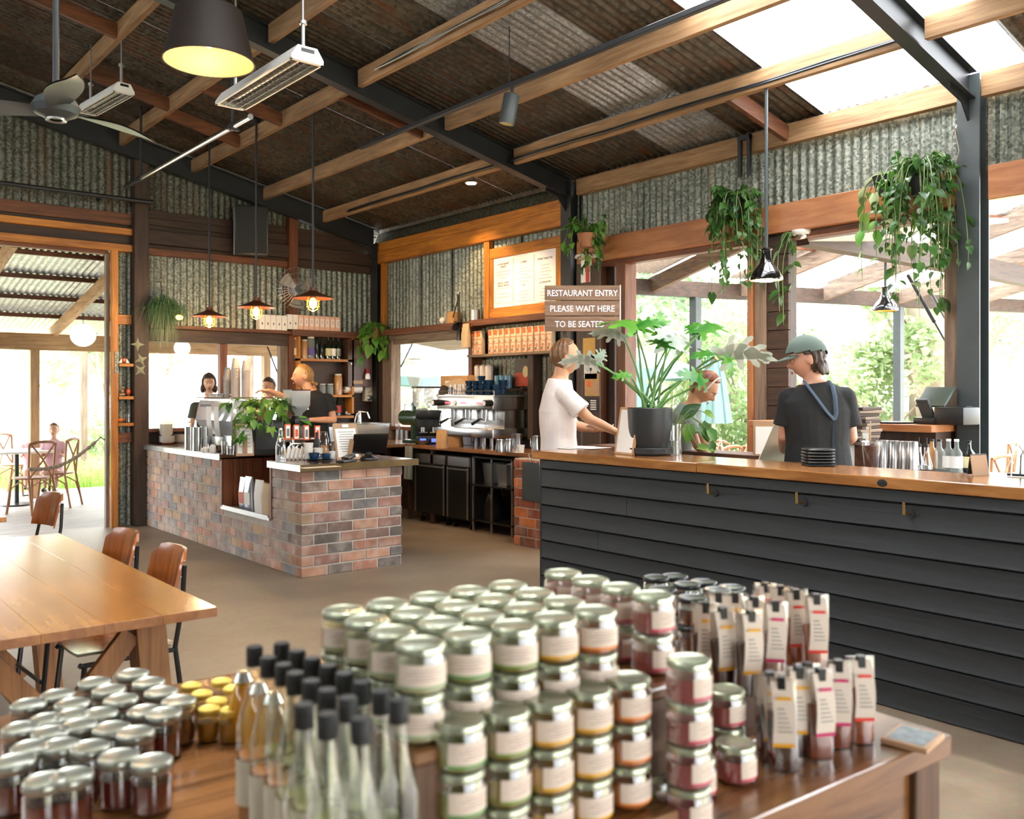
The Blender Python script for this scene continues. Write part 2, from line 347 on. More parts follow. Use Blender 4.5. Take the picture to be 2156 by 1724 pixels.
# back wall (y = YB)
wb = struct('wall_back')
f_b = lambda u, w, z: (u, YB+w, z)
gt = lambda u: zr(u)-.12
sheets(wb, -2.2, 3.36, f_b, 3.52, gt, m_galv_dark)
sheets(wb, 3.36, 5.2, f_b, 3.50, gt, m_galv_dark)
sheets(wb, 5.18, 6.46, f_b, 3.60, lambda u: max(3.62, gt(u)), m_galv)
sheets(wb, 3.36, 5.2, f_b, 2.26, 3.10, m_galv)
sheets(wb, 5.18, 6.46, f_b, 2.26, 3.22, m_galv)
sheets(wb, 3.075, 3.36, f_b, 0, 3.12, m_galv)
sheets(wb, -7, 1.0, f_b, 0, 3.12, m_galv)
pieces(wb, [
 ('rail', m_brown['x'], -7, YB-.07, 3.39, 3.24, YB-.015, 3.52),
 ('backing_board', m_dark['x'], -7, YB-.03, 3.12, 3.24, YB-.012, 3.40),
 ('rail', m_orange['x'], -7, YB-.09, 3.275, 3.24, YB-.03, 3.35),
 ('door_head', m_orange['x'], .9, YB-.10, 3.085, 3.24, YB+.06, 3.165),
 ('rail', m_dark['x'], 3.40, YB-.07, 3.42, 5.13, YB-.015, 3.50),
 ('backing_board', m_dark['x'], 3.40, YB-.035, 3.10, 6.36, YB-.012, 3.60),
 ('rail', m_dark['x'], 3.40, YB-.12, 3.20, 6.36, YB-.035, 3.36),
 ('rail', m_brown['x'], 3.40, YB-.08, 3.08, 5.13, YB-.015, 3.16),
 ('rail', m_brown['x'], 5.25, YB-.08, 3.22, 6.36, YB-.015, 3.32),
 ('ledge', m_brown['x'], 3.40, YB-.20, 2.235, 5.13, YB-.012, 2.275),
 ('ledge', m_brown['x'], 5.13, YB-.22, 2.215, 6.37, YB-.012, 2.295),
 ('window_head', m_dark['x'], 3.40, YB-.10, 2.09, 5.15, YB-.01, 2.235),
 ('window_stud', m_grey_t['z'], 5.03, YB-.09, .9, 5.13, YB+.02, 2.10),
 ('window_stud', m_brown['z'], 4.27, YB-.05, 1.09, 4.36, YB+.04, 2.12),
 ('window_sill', m_brown['x'], 3.40, YB-.14, 1.05, 5.13, YB+.03, 1.09),
 ('lining_board', m_dark['x'], 3.40, YB-.03, 0, 6.46, YB-.005, 1.05),
 ('lining_board', m_dark['x'], 5.13, YB-.02, 1.05, 6.46, YB, 2.22),
 ('post', m_dark['z'], 3.24, YB-.16, 0, 3.40, YB, zr(3.3)-.22),
 ('post', m_brown['z'], 5.13, YB-.13, .9, 5.25, YB-.005, zr(5.2)-.25),
])
# door frame
dr = struct('door_1')
pieces(dr, [
 ('door_jamb', m_orange['z'], 3.015, YB-.10, 0, 3.085, YB-.03, 3.09),
 ('door_stop', m_grey_t['z'], 2.975, YB-.03, 0, 3.015, YB+.05, 3.05),
 ('door_lining', m_brown['x'], .9, YB-.03, 3.045, 3.0, YB+.05, 3.085),
 ('door_jamb', m_orange['z'], .9, YB-.10, 0, .97, YB-.03, 3.09)])
MB().box(3.045, YB-.108, 1.72, 3.085, YB-.10, 1.96).obj('steel_plate', m_galv, dr)
# little shelves in the narrow bay beside the door
nb = struct('trim_6')
for z_, m_ in ((2.27, m_orange['x']), (.94, m_brown['x'])): MB().box(3.085, YB-.06, z_, 3.24, YB-.012, z_+.11, b=.003).obj('nogging', m_, nb)

# right wall (x = XR)
wr = struct('wall_right')
f_r = lambda u, w, z: (XR+w, u, z)
sheets(wr, 6.86, 10.74, f_r, 2.32, 3.30, m_galv)
sheets(wr, 2.82, 6.80, f_r, 2.98, 3.52, m_galv)
sheets(wr, -5.2, 2.80, f_r, 2.98, 3.52, m_galv)
sheets(wr, 6.82, 8.42, f_r, 1.0, 2.32, m_galv_dark)
pieces(wr, [
 ('eave_beam', m_purlin['y'], XR-.09, 2.86, 3.50, XR-.03, 6.70, 3.66),
 ('eave_beam', m_purlin['y'], XR-.09, -5, 3.50, XR-.03, 2.74, 3.66),
 ('eave_beam', m_orange['y'], XR-.08, 6.9, 3.37, XR-.03, 10.6, 3.50),
 ('wall_plate', m_orange['y'], XR-.10, 6.9, 3.22, XR-.02, 10.6, 3.38),
 ('header_beam', m_header['y'], XR-.12, 2.89, 2.79, XR-.05, 6.66, 3.02),
 ('header_beam', m_header['y'], XR-.12, -5, 2.79, XR-.05, 2.68, 3.02),
 ('header_moulding', m_brown['y'], XR-.05, 2.89, 2.74, XR+.05, 6.66, 2.80),
 ('stud', m_orange['z'], XR-.08, 8.14, 2.30, XR-.015, 8.24, 3.24),
 ('stud', m_orange['z'], XR-.08, 10.40, 2.30, XR-.015, 10.48, 3.24),
 ('ledge', m_brown['y'], XR-.20, 8.30, 2.25, XR+.01, 10.55, 2.32),
 ('ledge', m_brown['y'], XR-.20, 6.9, 2.26, XR+.01, 8.30, 2.33),
 ('window_head', m_grey_t['y'], XR-.06, 8.42, 2.13, XR+.05, 10.35, 2.25),
 ('window_stud', m_grey_t['z'], XR-.10, 10.18, .9, XR+.05, 10.40, 2.25),
 ('lining_board', m_dark['z'], XR-.09, 10.40, .9, XR, 10.75, 2.25),
 ('window_sill', m_brown['y'], XR-.12, 8.42, 1.02, XR+.06, 10.40, 1.07),
 ('lining_board', m_dark['y'], XR-.02, 6.82, 0, XR, 10.75, 1.02),
 ('window_stud', m_brown['z'], XR-.16, 8.36, .95, XR, 8.43, 2.26),
 ('shelf_end', m_dark['z'], XR-.12, 7.33, 1.0, XR, 7.42, 1.92),
 ('stud', m_brown['z'], XR-.02, 6.38, .9, XR+.10, 6.47, 2.76),
 ('stud', m_dark['z'], XR+.02, 6.27, .9, XR+.10, 6.38, 2.76),
 ('stud', m_brown['z'], XR-.06, 6.05, .9, XR+.10, 6.17, 2.76),
 ('stud', m_header['z'], XR-.12, 4.555, 0, XR+.02, 4.61, 2.79),
 ('stud', m_grey_t['z'], XR-.10, 4.44, 0, XR+.04, 4.55, 2.79),
 ('stud', m_grey_t['z'], XR-.06, 2.88, 0, XR+.07, 3.00, 2.76),
 ('low_wall', m_brown['y'], XR-.03, 2.9, 0, XR+.05, 6.60, .88),
])
MB().box(XR-.12, 6.6, 0, XR+.02, 6.66, 2.79).obj('stud', m_dark['z'], wr)
for j in range(18):
    z_ = .02+j*.153
    MB().box(XR-.085, 4.235, z_, XR-.06, 4.44, z_+.148, b=.002).obj('wall_board', m_dark['y'], wr)
MB().box(XR-.06, 4.235, 0, XR+.03, 4.44, 2.79).obj('board_backing', m_dark['z'], wr)
# steel posts
for k_, yy in enumerate((6.8, 2.8)):
    t = struct('trim_%d' % (7+k_))
    mb = MB(); mb.box(XR-.14, yy-.075, 0, XR-.128, yy+.075, zr(XR)-.03); mb.box(XR+.0, yy-.075, 0, XR+.012, yy+.075, zr(XR)-.03); mb.box(XR-.13, yy-.005, 0, XR, yy+.005, zr(XR)-.03)
    mb.obj('steel_post', m_steel if k_ == 0 else m_greysteel, t)
    MB().box(XR-.16, yy-.1, 0, XR+.03, yy+.1, .012).obj('base_plate', m_steel, t)
t = struct('trim_9')
mb = MB(); mb.box(XR-.12, YB-.24, 0, XR-.11, YB-.10, 3.5); mb.box(XR-.03, YB-.24, 0, XR-.02, YB-.10, 3.5); mb.box(XR-.11, YB-.175, 0, XR-.03, YB-.165, 3.5)
mb.obj('steel_post', m_steel, t)
# vertical battens of the right wall sheeting (lap joints of the fine ribbed cladding)
for yy in (9.62, 8.95, 7.65):
    MB().box(XR-.014, yy-.006, 2.32, XR-.006, yy+.006, 3.24).obj('joint_strip', m_steel, wr)
# mesh of the pelmet between roof and wall plate
MB().box(XR-.025, 2.9, 3.64, XR-.015, 10.6, 3.70).obj('bird_mesh', m_roof, wr)
MB().grid(lambda u, v: (XR-.03+.12*v-.02, 6.88+3.85*u, 3.46+.26*v+.002*math.sin(u*900)), 300, 1).obj('mesh_strip', m_galv_dark, wr)
# ---------------------------------------------------------------- bricks
def brickmat(name, cols, wash):
    m, nt, p = _new(name); L = nt.links.new; N = nt.nodes.new
    oi = N('ShaderNodeObjectInfo'); cr = N('ShaderNodeValToRGB'); cr.color_ramp.interpolation = 'CONSTANT'
    e = cr.color_ramp.elements
    while len(e) < len(cols): e.new(.5)
    for i, c_ in enumerate(cols): e[i].position = i/len(cols); e[i].color = hx(c_)
    L(oi.outputs['Random'], cr.inputs[0])
    tc = N('ShaderNodeTexCoord'); n = N('ShaderNodeTexNoise'); n.inputs['Scale'].default_value = 9; n.inputs['Detail'].default_value = 8
    ad = N('ShaderNodeVectorMath'); ad.operation = 'ADD'; L(tc.outputs['Object'], ad.inputs[0]); L(oi.outputs['Location'], ad.inputs[1]); L(ad.outputs[0], n.inputs['Vector'])
    mr = N('ShaderNodeMapRange'); mr.inputs[1].default_value = .45; mr.inputs[2].default_value = .8; mr.inputs[3].default_value = wash*.45; mr.inputs[4].default_value = wash+.25; L(n.outputs['Fac'], mr.inputs[0])
    mx = N('ShaderNodeMix'); mx.data_type = 'RGBA'; mx.inputs[7].default_value = hx('#cfc0b4'); L(mr.outputs[0], mx.inputs[0]); L(cr.outputs[0], mx.inputs[6])
    n3 = N('ShaderNodeTexNoise'); n3.inputs['Scale'].default_value = 5; L(ad.outputs[0], n3.inputs['Vector'])
    m3 = N('ShaderNodeMapRange'); m3.inputs[1].default_value = .3; m3.inputs[2].default_value = .7; m3.inputs[3].default_value = .7; m3.inputs[4].default_value = 1.2; L(n3.outputs['Fac'], m3.inputs[0])
    hs = N('ShaderNodeHueSaturation'); L(mx.outputs[2], hs.inputs['Color']); L(m3.outputs[0], hs.inputs['Value']); L(hs.outputs[0], p.inputs['Base Color'])
    p.inputs['Roughness'].default_value = .85
    bn = N('ShaderNodeBump'); bn.inputs['Strength'].default_value = .5; bn.inputs['Distance'].default_value = .004; L(n.outputs['Fac'], bn.inputs['Height']); L(bn.outputs[0], p.inputs['Normal'])
    return m
m_brick = brickmat('recycled_brick', ['#9a5f42', '#5f4234', '#a8704f', '#4a413a', '#7d5344', '#96644c', '#525150', '#6b4a3c', '#a58560', '#855240', '#6a5a4e', '#b07a58'], .28)
m_brick_daylit = brickmat('daylit_brick', ['#b98670', '#8a8480', '#b99a7c', '#9a8078', '#c07f60', '#7f8084', '#b08b7c', '#a89484', '#c49a6e', '#9d8f86', '#b59a90', '#a58a80'], .55)  # doorway daylight on the left face put into paler brick colours
m_brickr = brickmat('red_brick', ['#b0592c', '#8a4426', '#bd6a35', '#74402a'], .05)
m_mortar = plain('mortar', '#b5aca0', .9, var=.1, vs=12, bump=.4)
_bm = {}
def brick(root, x0, y0, z0, x1, y1, z1, mat):
    k = (round(x1-x0, 3), round(y1-y0, 3), round(z1-z0, 3), mat.name)
    if k not in _bm: _bm[k] = MB().bc((0, 0, 0), k[:3], b=.0035).mesh('brick', mat)
    o = inst('brick', _bm[k], root, ((x0+x1)/2+R.uniform(-.002, .002), (y0+y1)/2+R.uniform(-.002, .002), (z0+z1)/2))
    o.rotation_euler = (R.uniform(-.006, .006), R.uniform(-.006, .006), R.uniform(-.006, .006))
def spans(a, b, off, mod=.24, jt=.013, first=None):
    out = []; u = a+(off if off else 0)
    if off: out.append((a, a+off-jt))
    while u < b-.03:
        v = min(u+mod-jt, b); 
        if v-u > .03: out.append((u, v))
        u += mod
    return out
X0, Y0, X1, Y1 = 3.376, 6.77, 4.335, 10.60
bc = thing('brick_counter', 'L-shaped recycled brick coffee counter with zinc-edged top and a timber-lined display niche', 'counter', (X0, Y0, 0))
Tb = Vector((X0, Y0, 0))
CH = .0865; BH = .0735
m_lin = wood('niche_timber', '#8a4a24', '#5a2d16', 'z', .5)
for i in range(10):
    z = .004+i*CH; odd = i % 2
    # front face
    sp = spans(0, X1-X0, .12 if odd else 0)
    for j_, (a, b) in enumerate(sp): brick(bc, a, 0, z, b, .2295 if (odd and j_ == 0) else .11, z+BH, m_brick)
    # left face
    a0 = .12 if not odd else .24
    for a, b in spans(a0, Y1-Y0, .12 if (not odd) and False else 0):
        zt_ = z+BH
        ya, yb2 = .575, 1.625
        if zt_ > .42 and b > ya and a < yb2:
            for (c_, d_) in ((a, min(b, ya-.005)), (max(a, yb2+.005), b)):
                if d_-c_ > .04: brick(bc, 0, c_, z, .11, d_, zt_, m_brick_daylit)
        else: brick(bc, 0, a, z, .11, b, zt_, m_brick_daylit)
    # right return
    for a, b in spans(.12, 1.2, .12 if odd else 0): brick(bc, X1-X0-.11, a, z, X1-X0, b, z+BH, m_brick)
mb = MB(); e_ = .007
mb.box(e_, e_, 0, X1-X0-e_, .105, .868); mb.box(e_, .1, 0, .105, .575, .868); mb.box(e_, .575, 0, .105, 1.625, .42); mb.box(e_, 1.625, 0, .105, Y1-Y0, .868); mb.box(X1-X0-.105, .1, 0, X1-X0-e_, 1.2, .868)
mb.obj('mortar_core', m_mortar, bc)
mb = MB(); mb.box(.1, .575, .40, .62, 1.625, .42); mb.box(.60, .575, .42, .62, 1.625, .87); mb.box(-.012, .545, .42, .62, .575, .87); mb.box(-.012, 1.625, .42, .62, 1.65, .885)
for q in range(6): mb.box(.59, .58+q*.175, .42, .598, .58+q*.175+.168, .87)
for q in range(6): mb.box(.0+q*.1, 1.615, .42, .0+q*.1+.094, 1.625, .87)
mb.obj('niche_lining', m_lin, bc)
MB().box(-.02, .57, .405, .0, 1.63, .43).box(-.018, .6, .43, -.008, 1.6, .445).obj('niche_rail', m_brush, bc)
m_top = wood('dark_glossy_benchtop', '#6b4a38', '#4c3326', 'y', .18, coat=.6)
m_zinc = plain('zinc_edging', '#b9bcbd', .3, .8, var=.15, vs=9)
mb = MB(); mb.box(-.03, -.045, .868, 1.09, .575, .918, b=.003); mb.box(.62, .575, .868, 1.09, 1.3, .918); mb.box(-.03, 1.625, .868, .62, Y1-Y0, .918, b=.003); mb.box(.62, 1.3, .868, .92, 1.75, .918)
mb.obj('benchtop', m_top, bc)
mb = MB(); mb.box(-.036, -.05, .864, -.03, .575, .922); mb.box(-.036, 1.625, .864, -.03, Y1-Y0, .922); mb.box(-.036, -.045, .918, .0, .575, .9225); mb.box(-.036, 1.625, .918, .0, Y1-Y0, .9225)
mb.obj('edge_strip', m_zinc, bc)
MB().box(-.036, -.056, .864, 1.095, -.045, .922, b=.002).obj('front_edging', plain('bronze_edging', '#6f5a38', .35, .5, var=.2), bc)

# ---------------------------------------------------------------- generic small things
def lathe_thing(name, label, cat, prof, mat, loc, group=None, n=18, extra=None):
    o = MB().lathe(prof, n).obj(name, mat, None, loc)
    return tag(o, label, cat, group)
def cup_prof(r1, r2, h, t=.003): return [(0, 0), (r1, 0), (r2, h), (r2-t, h), (r1-t, t*1.5), (0, t*1.5)]
def text(s, size, mat, parent, loc, rotm, name='lettering', align='CENTER', depth=.0006, xs=1.0, font=None, bold=0):
    c = bpy.data.curves.new(name, 'FONT'); c.body = s; c.size = size; c.align_x = align; c.align_y = 'CENTER'; c.extrude = depth; c.resolution_u = 2; c.space_line = 1.05; c.offset = bold
    o = bpy.data.objects.new('tmp', c); COL.objects.link(o)
    dg = bpy.context.evaluated_depsgraph_get(); me = bpy.data.meshes.new_from_object(o.evaluated_get(dg)); bpy.data.objects.remove(o)
    me.materials.clear(); me.materials.append(mat)
    ob = bpy.data.objects.new(name, me); COL.objects.link(ob); ob.parent = parent
    ob.matrix_local = T(loc) @ rotm @ Matrix.Diagonal((xs, 1, 1, 1)); return ob
def facing(nx, ny):   # text plane upright, facing direction (nx, ny)
    return Matrix.Rotation(math.atan2(nx, -ny), 4, 'Z') @ rot('X', 90)
ZT = .9215
# plates near the far end of the brick counter
plate_me = MB().lathe([(0, 0), (.055, 0), (.06, .006), (.088, .016), (.09, .019), (.06, .011), (0, .008)], 20).mesh('plate', m_whiteware)
bowl_me = MB().lathe([(0, 0), (.04, 0), (.05, .01), (.074, .026), (.076, .028), (.048, .014), (0, .01)], 20).mesh('bowl', m_whiteware)
m_orp = plain('orange_glaze', '#c4512a', .25)
for st, (px, py, n_, nb_) in enumerate(((352, 934, 9, 12), (383, 932, 11, 0))):
    q = Pz(px, py, ZT)
    for i in range(n_):
        o = inst('plate', plate_me, None, (q.x+R.uniform(-.002, .002), q.y, ZT+.008*i+(.009 if st == 0 else 0)))
        tag(o, ['%s white plate from the bottom of the stack that carries small bowls', '%s white plate from the bottom of the stack behind the steel canisters'][st] % ORD[i], 'plate', 'white plates at the window end of the brick counter')
    for i in range(nb_):
        o = inst('saucer_bowl', bowl_me, None, (q.x-.012+R.uniform(-.002, .002), q.y, ZT+.009+.008*n_+.010*i+.004))
        tag(o, 'small white bowl, %s from the bottom of those on the white plates' % ORD[i], 'bowl', 'small bowls on the plate stack')
    if st == 0:
        lathe_thing('plate', 'orange plate at the bottom of the white plate stack', 'plate', [(0, 0), (.06, 0), (.085, .007), (.06, .008), (0, .007)], m_orp, (q.x, q.y, ZT))
for i, (px, py) in enumerate(((400, 947), (417, 949), (433, 946))):
    q = Pz(px, py, ZT)
    lathe_thing('steel_canister', ['tall steel canister on the brick counter, nearest the plates', 'tall steel canister between two like it on the brick counter', 'tall steel canister nearest the white sugar pots'][i], 'canister',
                [(0, 0), (.052, 0), (.052, .235), (.048, .235), (.048, .01), (0, .01)], m_chrome, (q.x, q.y, ZT), 'steel canisters in a row')
for i, (px, py, r_, h_, m_, lb, ct) in enumerate((
        (421, 954, .03, .06, m_whiteware, 'squat white lidded pot in front of the steel canisters', 'pot'),
        (437, 955, .03, .085, m_whiteware, 'white ribbed sugar shaker on the brick counter', 'shaker'),
        (443, 945, .034, .15, m_whiteware, 'stack of white espresso cups beside the sugar shaker', 'cup'),
        (462, 956, .032, .12, m_glass, 'tall clear glass of straws on the brick counter', 'glass'),
        (474, 958, .036, .085, m_glass, 'empty clear water tumbler beside the standing menu', 'glass'))):
    q = Pz(px, py, ZT); q.x += .05
    pr = cup_prof(r_*.85, r_, h_) if m_ is m_glass else [(0, 0), (r_*.9, 0), (r_, h_*.1), (r_, h_*.8), (r_*.7, h_*.9), (r_*.7, h_), (0, h_)]
    t = lathe_thing('drinking_glass' if m_ is m_glass else 'pot', lb, ct, pr, m_, (q.x, q.y, ZT))

# clipboards with menus standing on the brick counter
m_clipw = plain('pale_clipboard_wood', '#b08a66', .6, var=.1)
def clipboard(name, label, base, wdt, hgt, lean, face, textlines=5, cat='menu'):
    t = thing(name, label, cat, base, math.atan2(face[0], -face[1]))
    M = rot('X', -lean)
    MB().box(-wdt/2, 0, 0, wdt/2, .006, hgt, M, b=.002).obj('board', m_clipw, t)
    MB().box(-wdt*.42, -.0015, hgt*.08, wdt*.42, -.0003, hgt*.86, M).obj('paper', m_paper, t)
    MB().box(-.03, -.012, hgt*.88, .03, 0, hgt*.97, M, b=.003).obj('clip', m_white, t)
    mb = MB()
    for i in range(textlines):
        w_ = wdt*R.uniform(.2, .34); z_ = hgt*(.76-.6*i/textlines); mb.box(-w_, -.0022, z_, w_, -.0016, z_+hgt*.012, M)
    mb.obj('print_lines', m_ink, t)
    # easel leg behind
    MB().box(-.02, .006, 0, .02, .012, hgt*.6, rot('X', lean*1.2) @ T(0, hgt*.001, 0)).obj('easel_leg', m_clipw, t)
    return t
q = Pz(516, 960, ZT); clipboard('menu_board', 'small upright menu board standing over the display niche of the brick counter', (q.x, q.y, ZT), .16, .30, 10, (-.35, -1))
q = Pz(735, 968, ZT); clipboard('menu_board', 'clipboard menu leaning beside the white flowers on the brick counter', (q.x, q.y, ZT), .22, .33, 20, (-.15, -1), 9)
# terminal and till
q = Pz(730, 973, ZT); t = thing('card_terminal', 'black card payment terminal lying in front of the clipboard menu', 'card terminal', (q.x, q.y, ZT), rad(25))
mb = MB(); mb.box(-.10, -.04, 0, .10, .04, .022, b=.008); mb.obj('body', m_black, t); MB().box(-.02, -.035, .02, .09, .035, .05, rot('Y', -12), b=.006).obj('printer_hood', m_black, t)
MB().box(-.07, -.028, .023, -.03, .028, .025, b=.001).obj('keypad', m_brush, t)
q = Pz(775, 966, ZT); t = thing('till_screen', 'black touchscreen till seen from behind at the corner of the brick counter', 'till', (q.x, q.y, ZT), rad(-20))
MB().lathe([(0, 0), (.09, 0), (.085, .012), (.03, .03), (.025, .09), (0, .09)], 20).obj('base', m_black, t)
MB().box(-.15, -.012, 0, .15, .012, .21, T(0, -.02, .055) @ rot('X', 38), b=.006).obj('screen', m_black, t)
MB().box(-.03, -.04, .03, .03, .03, .12, b=.01).obj('neck', m_black, t)
# water bottle
q = Pz(591, 974, ZT)
t = thing('water_bottle', 'clear swing-top glass water bottle on the brick counter corner', 'bottle', (q.x, q.y, ZT))
MB().lathe([(0, .002), (.040, .002), (.042, .01), (.042, .13), (.036, .165), (.018, .215), (.014, .26), (.016, .262), (.016, .275), (.013, .275)], 24, cap=False).obj('bottle_body', m_glass, t)
MB().lathe([(0, .004), (.038, .005), (.039, .06), (0, .06)], 20).obj('water', plain('water', '#c9d3d3', .05, alpha=.35), t)
MB().tube([(.016, 0, .26), (.02, 0, .235), (0, .016, .225)], .0012).lathe([(0, .272), (.012, .272), (.012, .285), (0, .288)], 12).obj('stopper', m_white, t)
# flower vase, jar, tumblers, cups
def flower_vase(loc, label):
    t = thing('flower_vase', label, 'vase', loc)
    MB().lathe(cup_prof(.032, .036, .11), 20).obj('vase', m_glass, t)
    m_st = leafmat('flower_stem', '#5d7a3c', '#7c9a4c'); m_pet = plain('cream_petals', '#ded9c2', .7)
    mb = MB(); pt = MB(); lf = MB()
    for i in range(9):
        a = R.uniform(0, 2*PI); h = R.uniform(.17, .30); r_ = R.uniform(.02, .075)
        mb.tube([(0, 0, .01), (r_*.3*math.cos(a), r_*.3*math.sin(a), .12), (r_*math.cos(a), r_*math.sin(a), h)], .0018, 4)
        for k in range(16):
            u = R.random(); pt.sph((r_*math.cos(a)+R.gauss(0, .011), r_*math.sin(a)+R.gauss(0, .011), h-.07*u+R.gauss(0, .006)), .0065*R.uniform(.6, 1.2), 6, 4)
        for k in range(3):
            z_ = R.uniform(.08, .16); b_ = a+R.uniform(-1, 1); lf.sph((.03*math.cos(b_), .03*math.sin(b_), z_), (.018, .006, .009), 6, 4, )
    mb.obj('stems', m_st, t); pt.obj('blossoms', m_pet, t); lf.obj('leaves', m_st, t)
q = Pz(718, 958, ZT); flower_vase((q.x, q.y, ZT), 'glass vase of white frothy flowers beside the clipboard menu')
q = Pz(688, 958, ZT); t = thing('glass_jar', 'large clear glass jar with a round kraft label beside the white flowers', 'jar', (q.x+.02, q.y+.12, ZT))
MB().lathe([(0, .002), (.055, .002), (.06, .012), (.06, .15), (.045, .18), (.045, .20)], 24, cap=False).obj('jar_body', m_glass, t)
MB().lathe([(0, .2), (.05, .2), (.05, .212), (0, .214)], 20).obj('lid', m_glass, t); MB().lathe([(0, .005), (.055, .006), (.055, .08), (0, .08)], 20).obj('contents', m_kraft, t)
def handled_cup(name, label, loc, mat, r=.04, h=.058, ang=0, saucer=None, group=None):
    t = thing(name, label, 'cup', loc, ang, group)
    MB().lathe([(0, 0), (r*.55, 0), (r*.8, h*.3), (r, h), (r-.003, h), (r*.7, h*.3), (0, .008)], 18).obj('cup_body', mat, t)
    MB().tube([(r*.9, 0, h*.8), (r*1.35, 0, h*.8), (r*1.4, 0, h*.4), (r*.82, 0, h*.25)], .004, 6).obj('handle', mat, t)
    return t
q = Pz(661, 969, ZT)
lathe_thing('saucer', 'blue saucer under the blue cup in front of the paper cups', 'saucer', [(0, 0), (.04, 0), (.075, .012), (.073, .014), (0, .006)], m_blueware, (q.x, q.y, ZT))
handled_cup('coffee_cup', 'blue cup on a blue saucer on the brick counter', (q.x, q.y, ZT+.007), m_blueware, .047, .058)
q2 = Pz(690, 969, ZT)
lathe_thing('saucer', 'blue saucer nearest the card terminal', 'saucer', [(0, 0), (.04, 0), (.07, .012), (.068, .014), (0, .006)], m_blueware, (q2.x, q2.y+.03, ZT))
handled_cup('coffee_cup', 'smaller blue cup on its saucer nearest the card terminal', (q2.x, q2.y+.03, ZT+.007), m_blueware, .04, .05, 2)
m_pc = plain('paper_cup', '#e4ddd0', .6)
pc_me = MB().lathe(cup_prof(.03, .042, .10, .002), 20).mesh('paper_cup', m_pc)
tag(inst('paper_cup', pc_me, None, (q.x+.0, q.y+.10, ZT)), 'white takeaway cup under another behind the blue cup', 'cup')
tag(inst('paper_cup', pc_me, None, (q.x+.0, q.y+.10, ZT+.045)), 'white takeaway cup on top of another behind the blue cup', 'cup')
tag(inst('paper_cup', pc_me, None, (q2.x-.01, q2.y+.15, ZT)), 'single white takeaway cup beside the flower vase', 'cup')
lathe_thing('drinking_glass', 'small glass of water in front of the takeaway cups', 'glass', cup_prof(.03, .038, .075), m_whiteware, Pz(702, 968, ZT)+Vector((0, 0, 0)))
q = Pz(709, 962, ZT); lathe_thing('steel_tumbler', 'slim brushed steel tumbler left of the flower vase', 'cup', cup_prof(.032, .034, .14), m_chrome, (q.x, q.y+.03, ZT))
# leaning white packets
for i in range(5):
    q = Pz(613+9*i, 968, ZT); tag(MB().box(-.035, -.006, 0, .035, .006, .10+.01*(i % 2), rot('Y', 25), b=.002).obj('sachet_box', m_paper, None, (q.x, q.y+.06, ZT), rad(30)), 'white slim box leaning among the row behind the water bottle, %s from the bottle' % ORD[i], 'box', 'white slim boxes leaning in a row')
# cookies under a napkin, flat papers
q = Pz(690, 985, ZT); tag(MB().box(-.16, -.05, 0, .16, .05, .003, b=.001).obj('placemat', plain('cream_card', '#c9b8a2', .6), None, (q.x, q.y+.12, ZT-.003)), 'flat cream card lying at the front edge of the brick counter', 'card')
tag(MB().sph((0, 0, .012), (.05, .035, .014), 12, 6).obj('cookie', plain('cookie', '#a87848', .9, bump=.5), None, Pz(640, 966, ZT)), 'brown cookie lying behind the water bottle', 'cookie')
# display niche: bags of coffee
def bag(name, label, loc, w_, d_, h_, mat, rz=0, lean=0, lab=None, group=None, top=None):
    t = thing(name, label, 'bag', loc, rz, group)
    mb = MB(); prof = [(1, 1, 0), (1, 1, .08), (1, .95, .55), (.98, .5, .82), (.97, .12, .95), (.97, .08, 1)]
    vs = []; n = 12
    for sx_, sy_, z_ in prof:
        for k in range(n):
            a = 2*PI*k/n+PI/12; c_, s_ = math.cos(a), math.sin(a)
            vs.append((w_/2*sx_*math.copysign(abs(c_)**.45, c_), d_/2*sy_*math.copysign(abs(s_)**.45, s_), h_*z_))
    fs = [(i*n+k, i*n+(k+1) % n, (i+1)*n+(k+1) % n, (i+1)*n+k) for i in range(len(prof)-1) for k in range(n)]+[tuple(range(n))[::-1], tuple((len(prof)-1)*n+k for k in range(n))]
    M = rot('X', lean)
    mb.add(vs, fs, M); mb.obj('pouch', mat, t)
    if lab: MB().box(-w_*.36, -d_*.50-.004, h_*.2, w_*.36, -d_*.50+.002, h_*.55, M @ rot('X', -2)).obj('label', lab, t)
    if top: MB().box(-w_*.49, -.006, h_*.9, w_*.49, .006, h_*1.0, M, b=.002).obj('seal', top, t)
    return t
m_kraftw = plain('pale_kraft', '#cbb08c', .75, var=.08); m_foil = plain('silver_foil', '#a8adb4', .25, .7); m_red = plain('red_label', '#a33c30', .6)
zb_ = .421
for i, (dx, dy, w_, h_, m_, lb, la) in enumerate((
        (.10, 1.33, .14, .30, m_foil, 'dark foil coffee bag at the left of the display niche', m_orp),
        (.08, 1.16, .13, .32, m_foil, 'silver foil coffee bag in front in the display niche', m_paper),
        (.10, .98, .15, .30, m_paper, 'white paper coffee bag standing in the display niche', None),
        (.10, .82, .15, .28, m_kraftw, 'kraft paper bag standing third in the display niche', None),
        (.12, .68, .12, .30, m_paper, 'white paper bag squeezed at the right end of the display niche', None))):
    bag('coffee_bag', lb, (X0+dx, Y0+dy, zb_), w_, .08, h_, m_, -PI/2+.1, 4, la, 'coffee bags in the display niche')
tag(MB().box(0, 0, 0, .3, 1.02, .22, b=.004).obj('display_crate', m_lin, None, (X0+.27, Y0+.59, zb_)), 'wooden step shelf at the back of the display niche', 'crate')
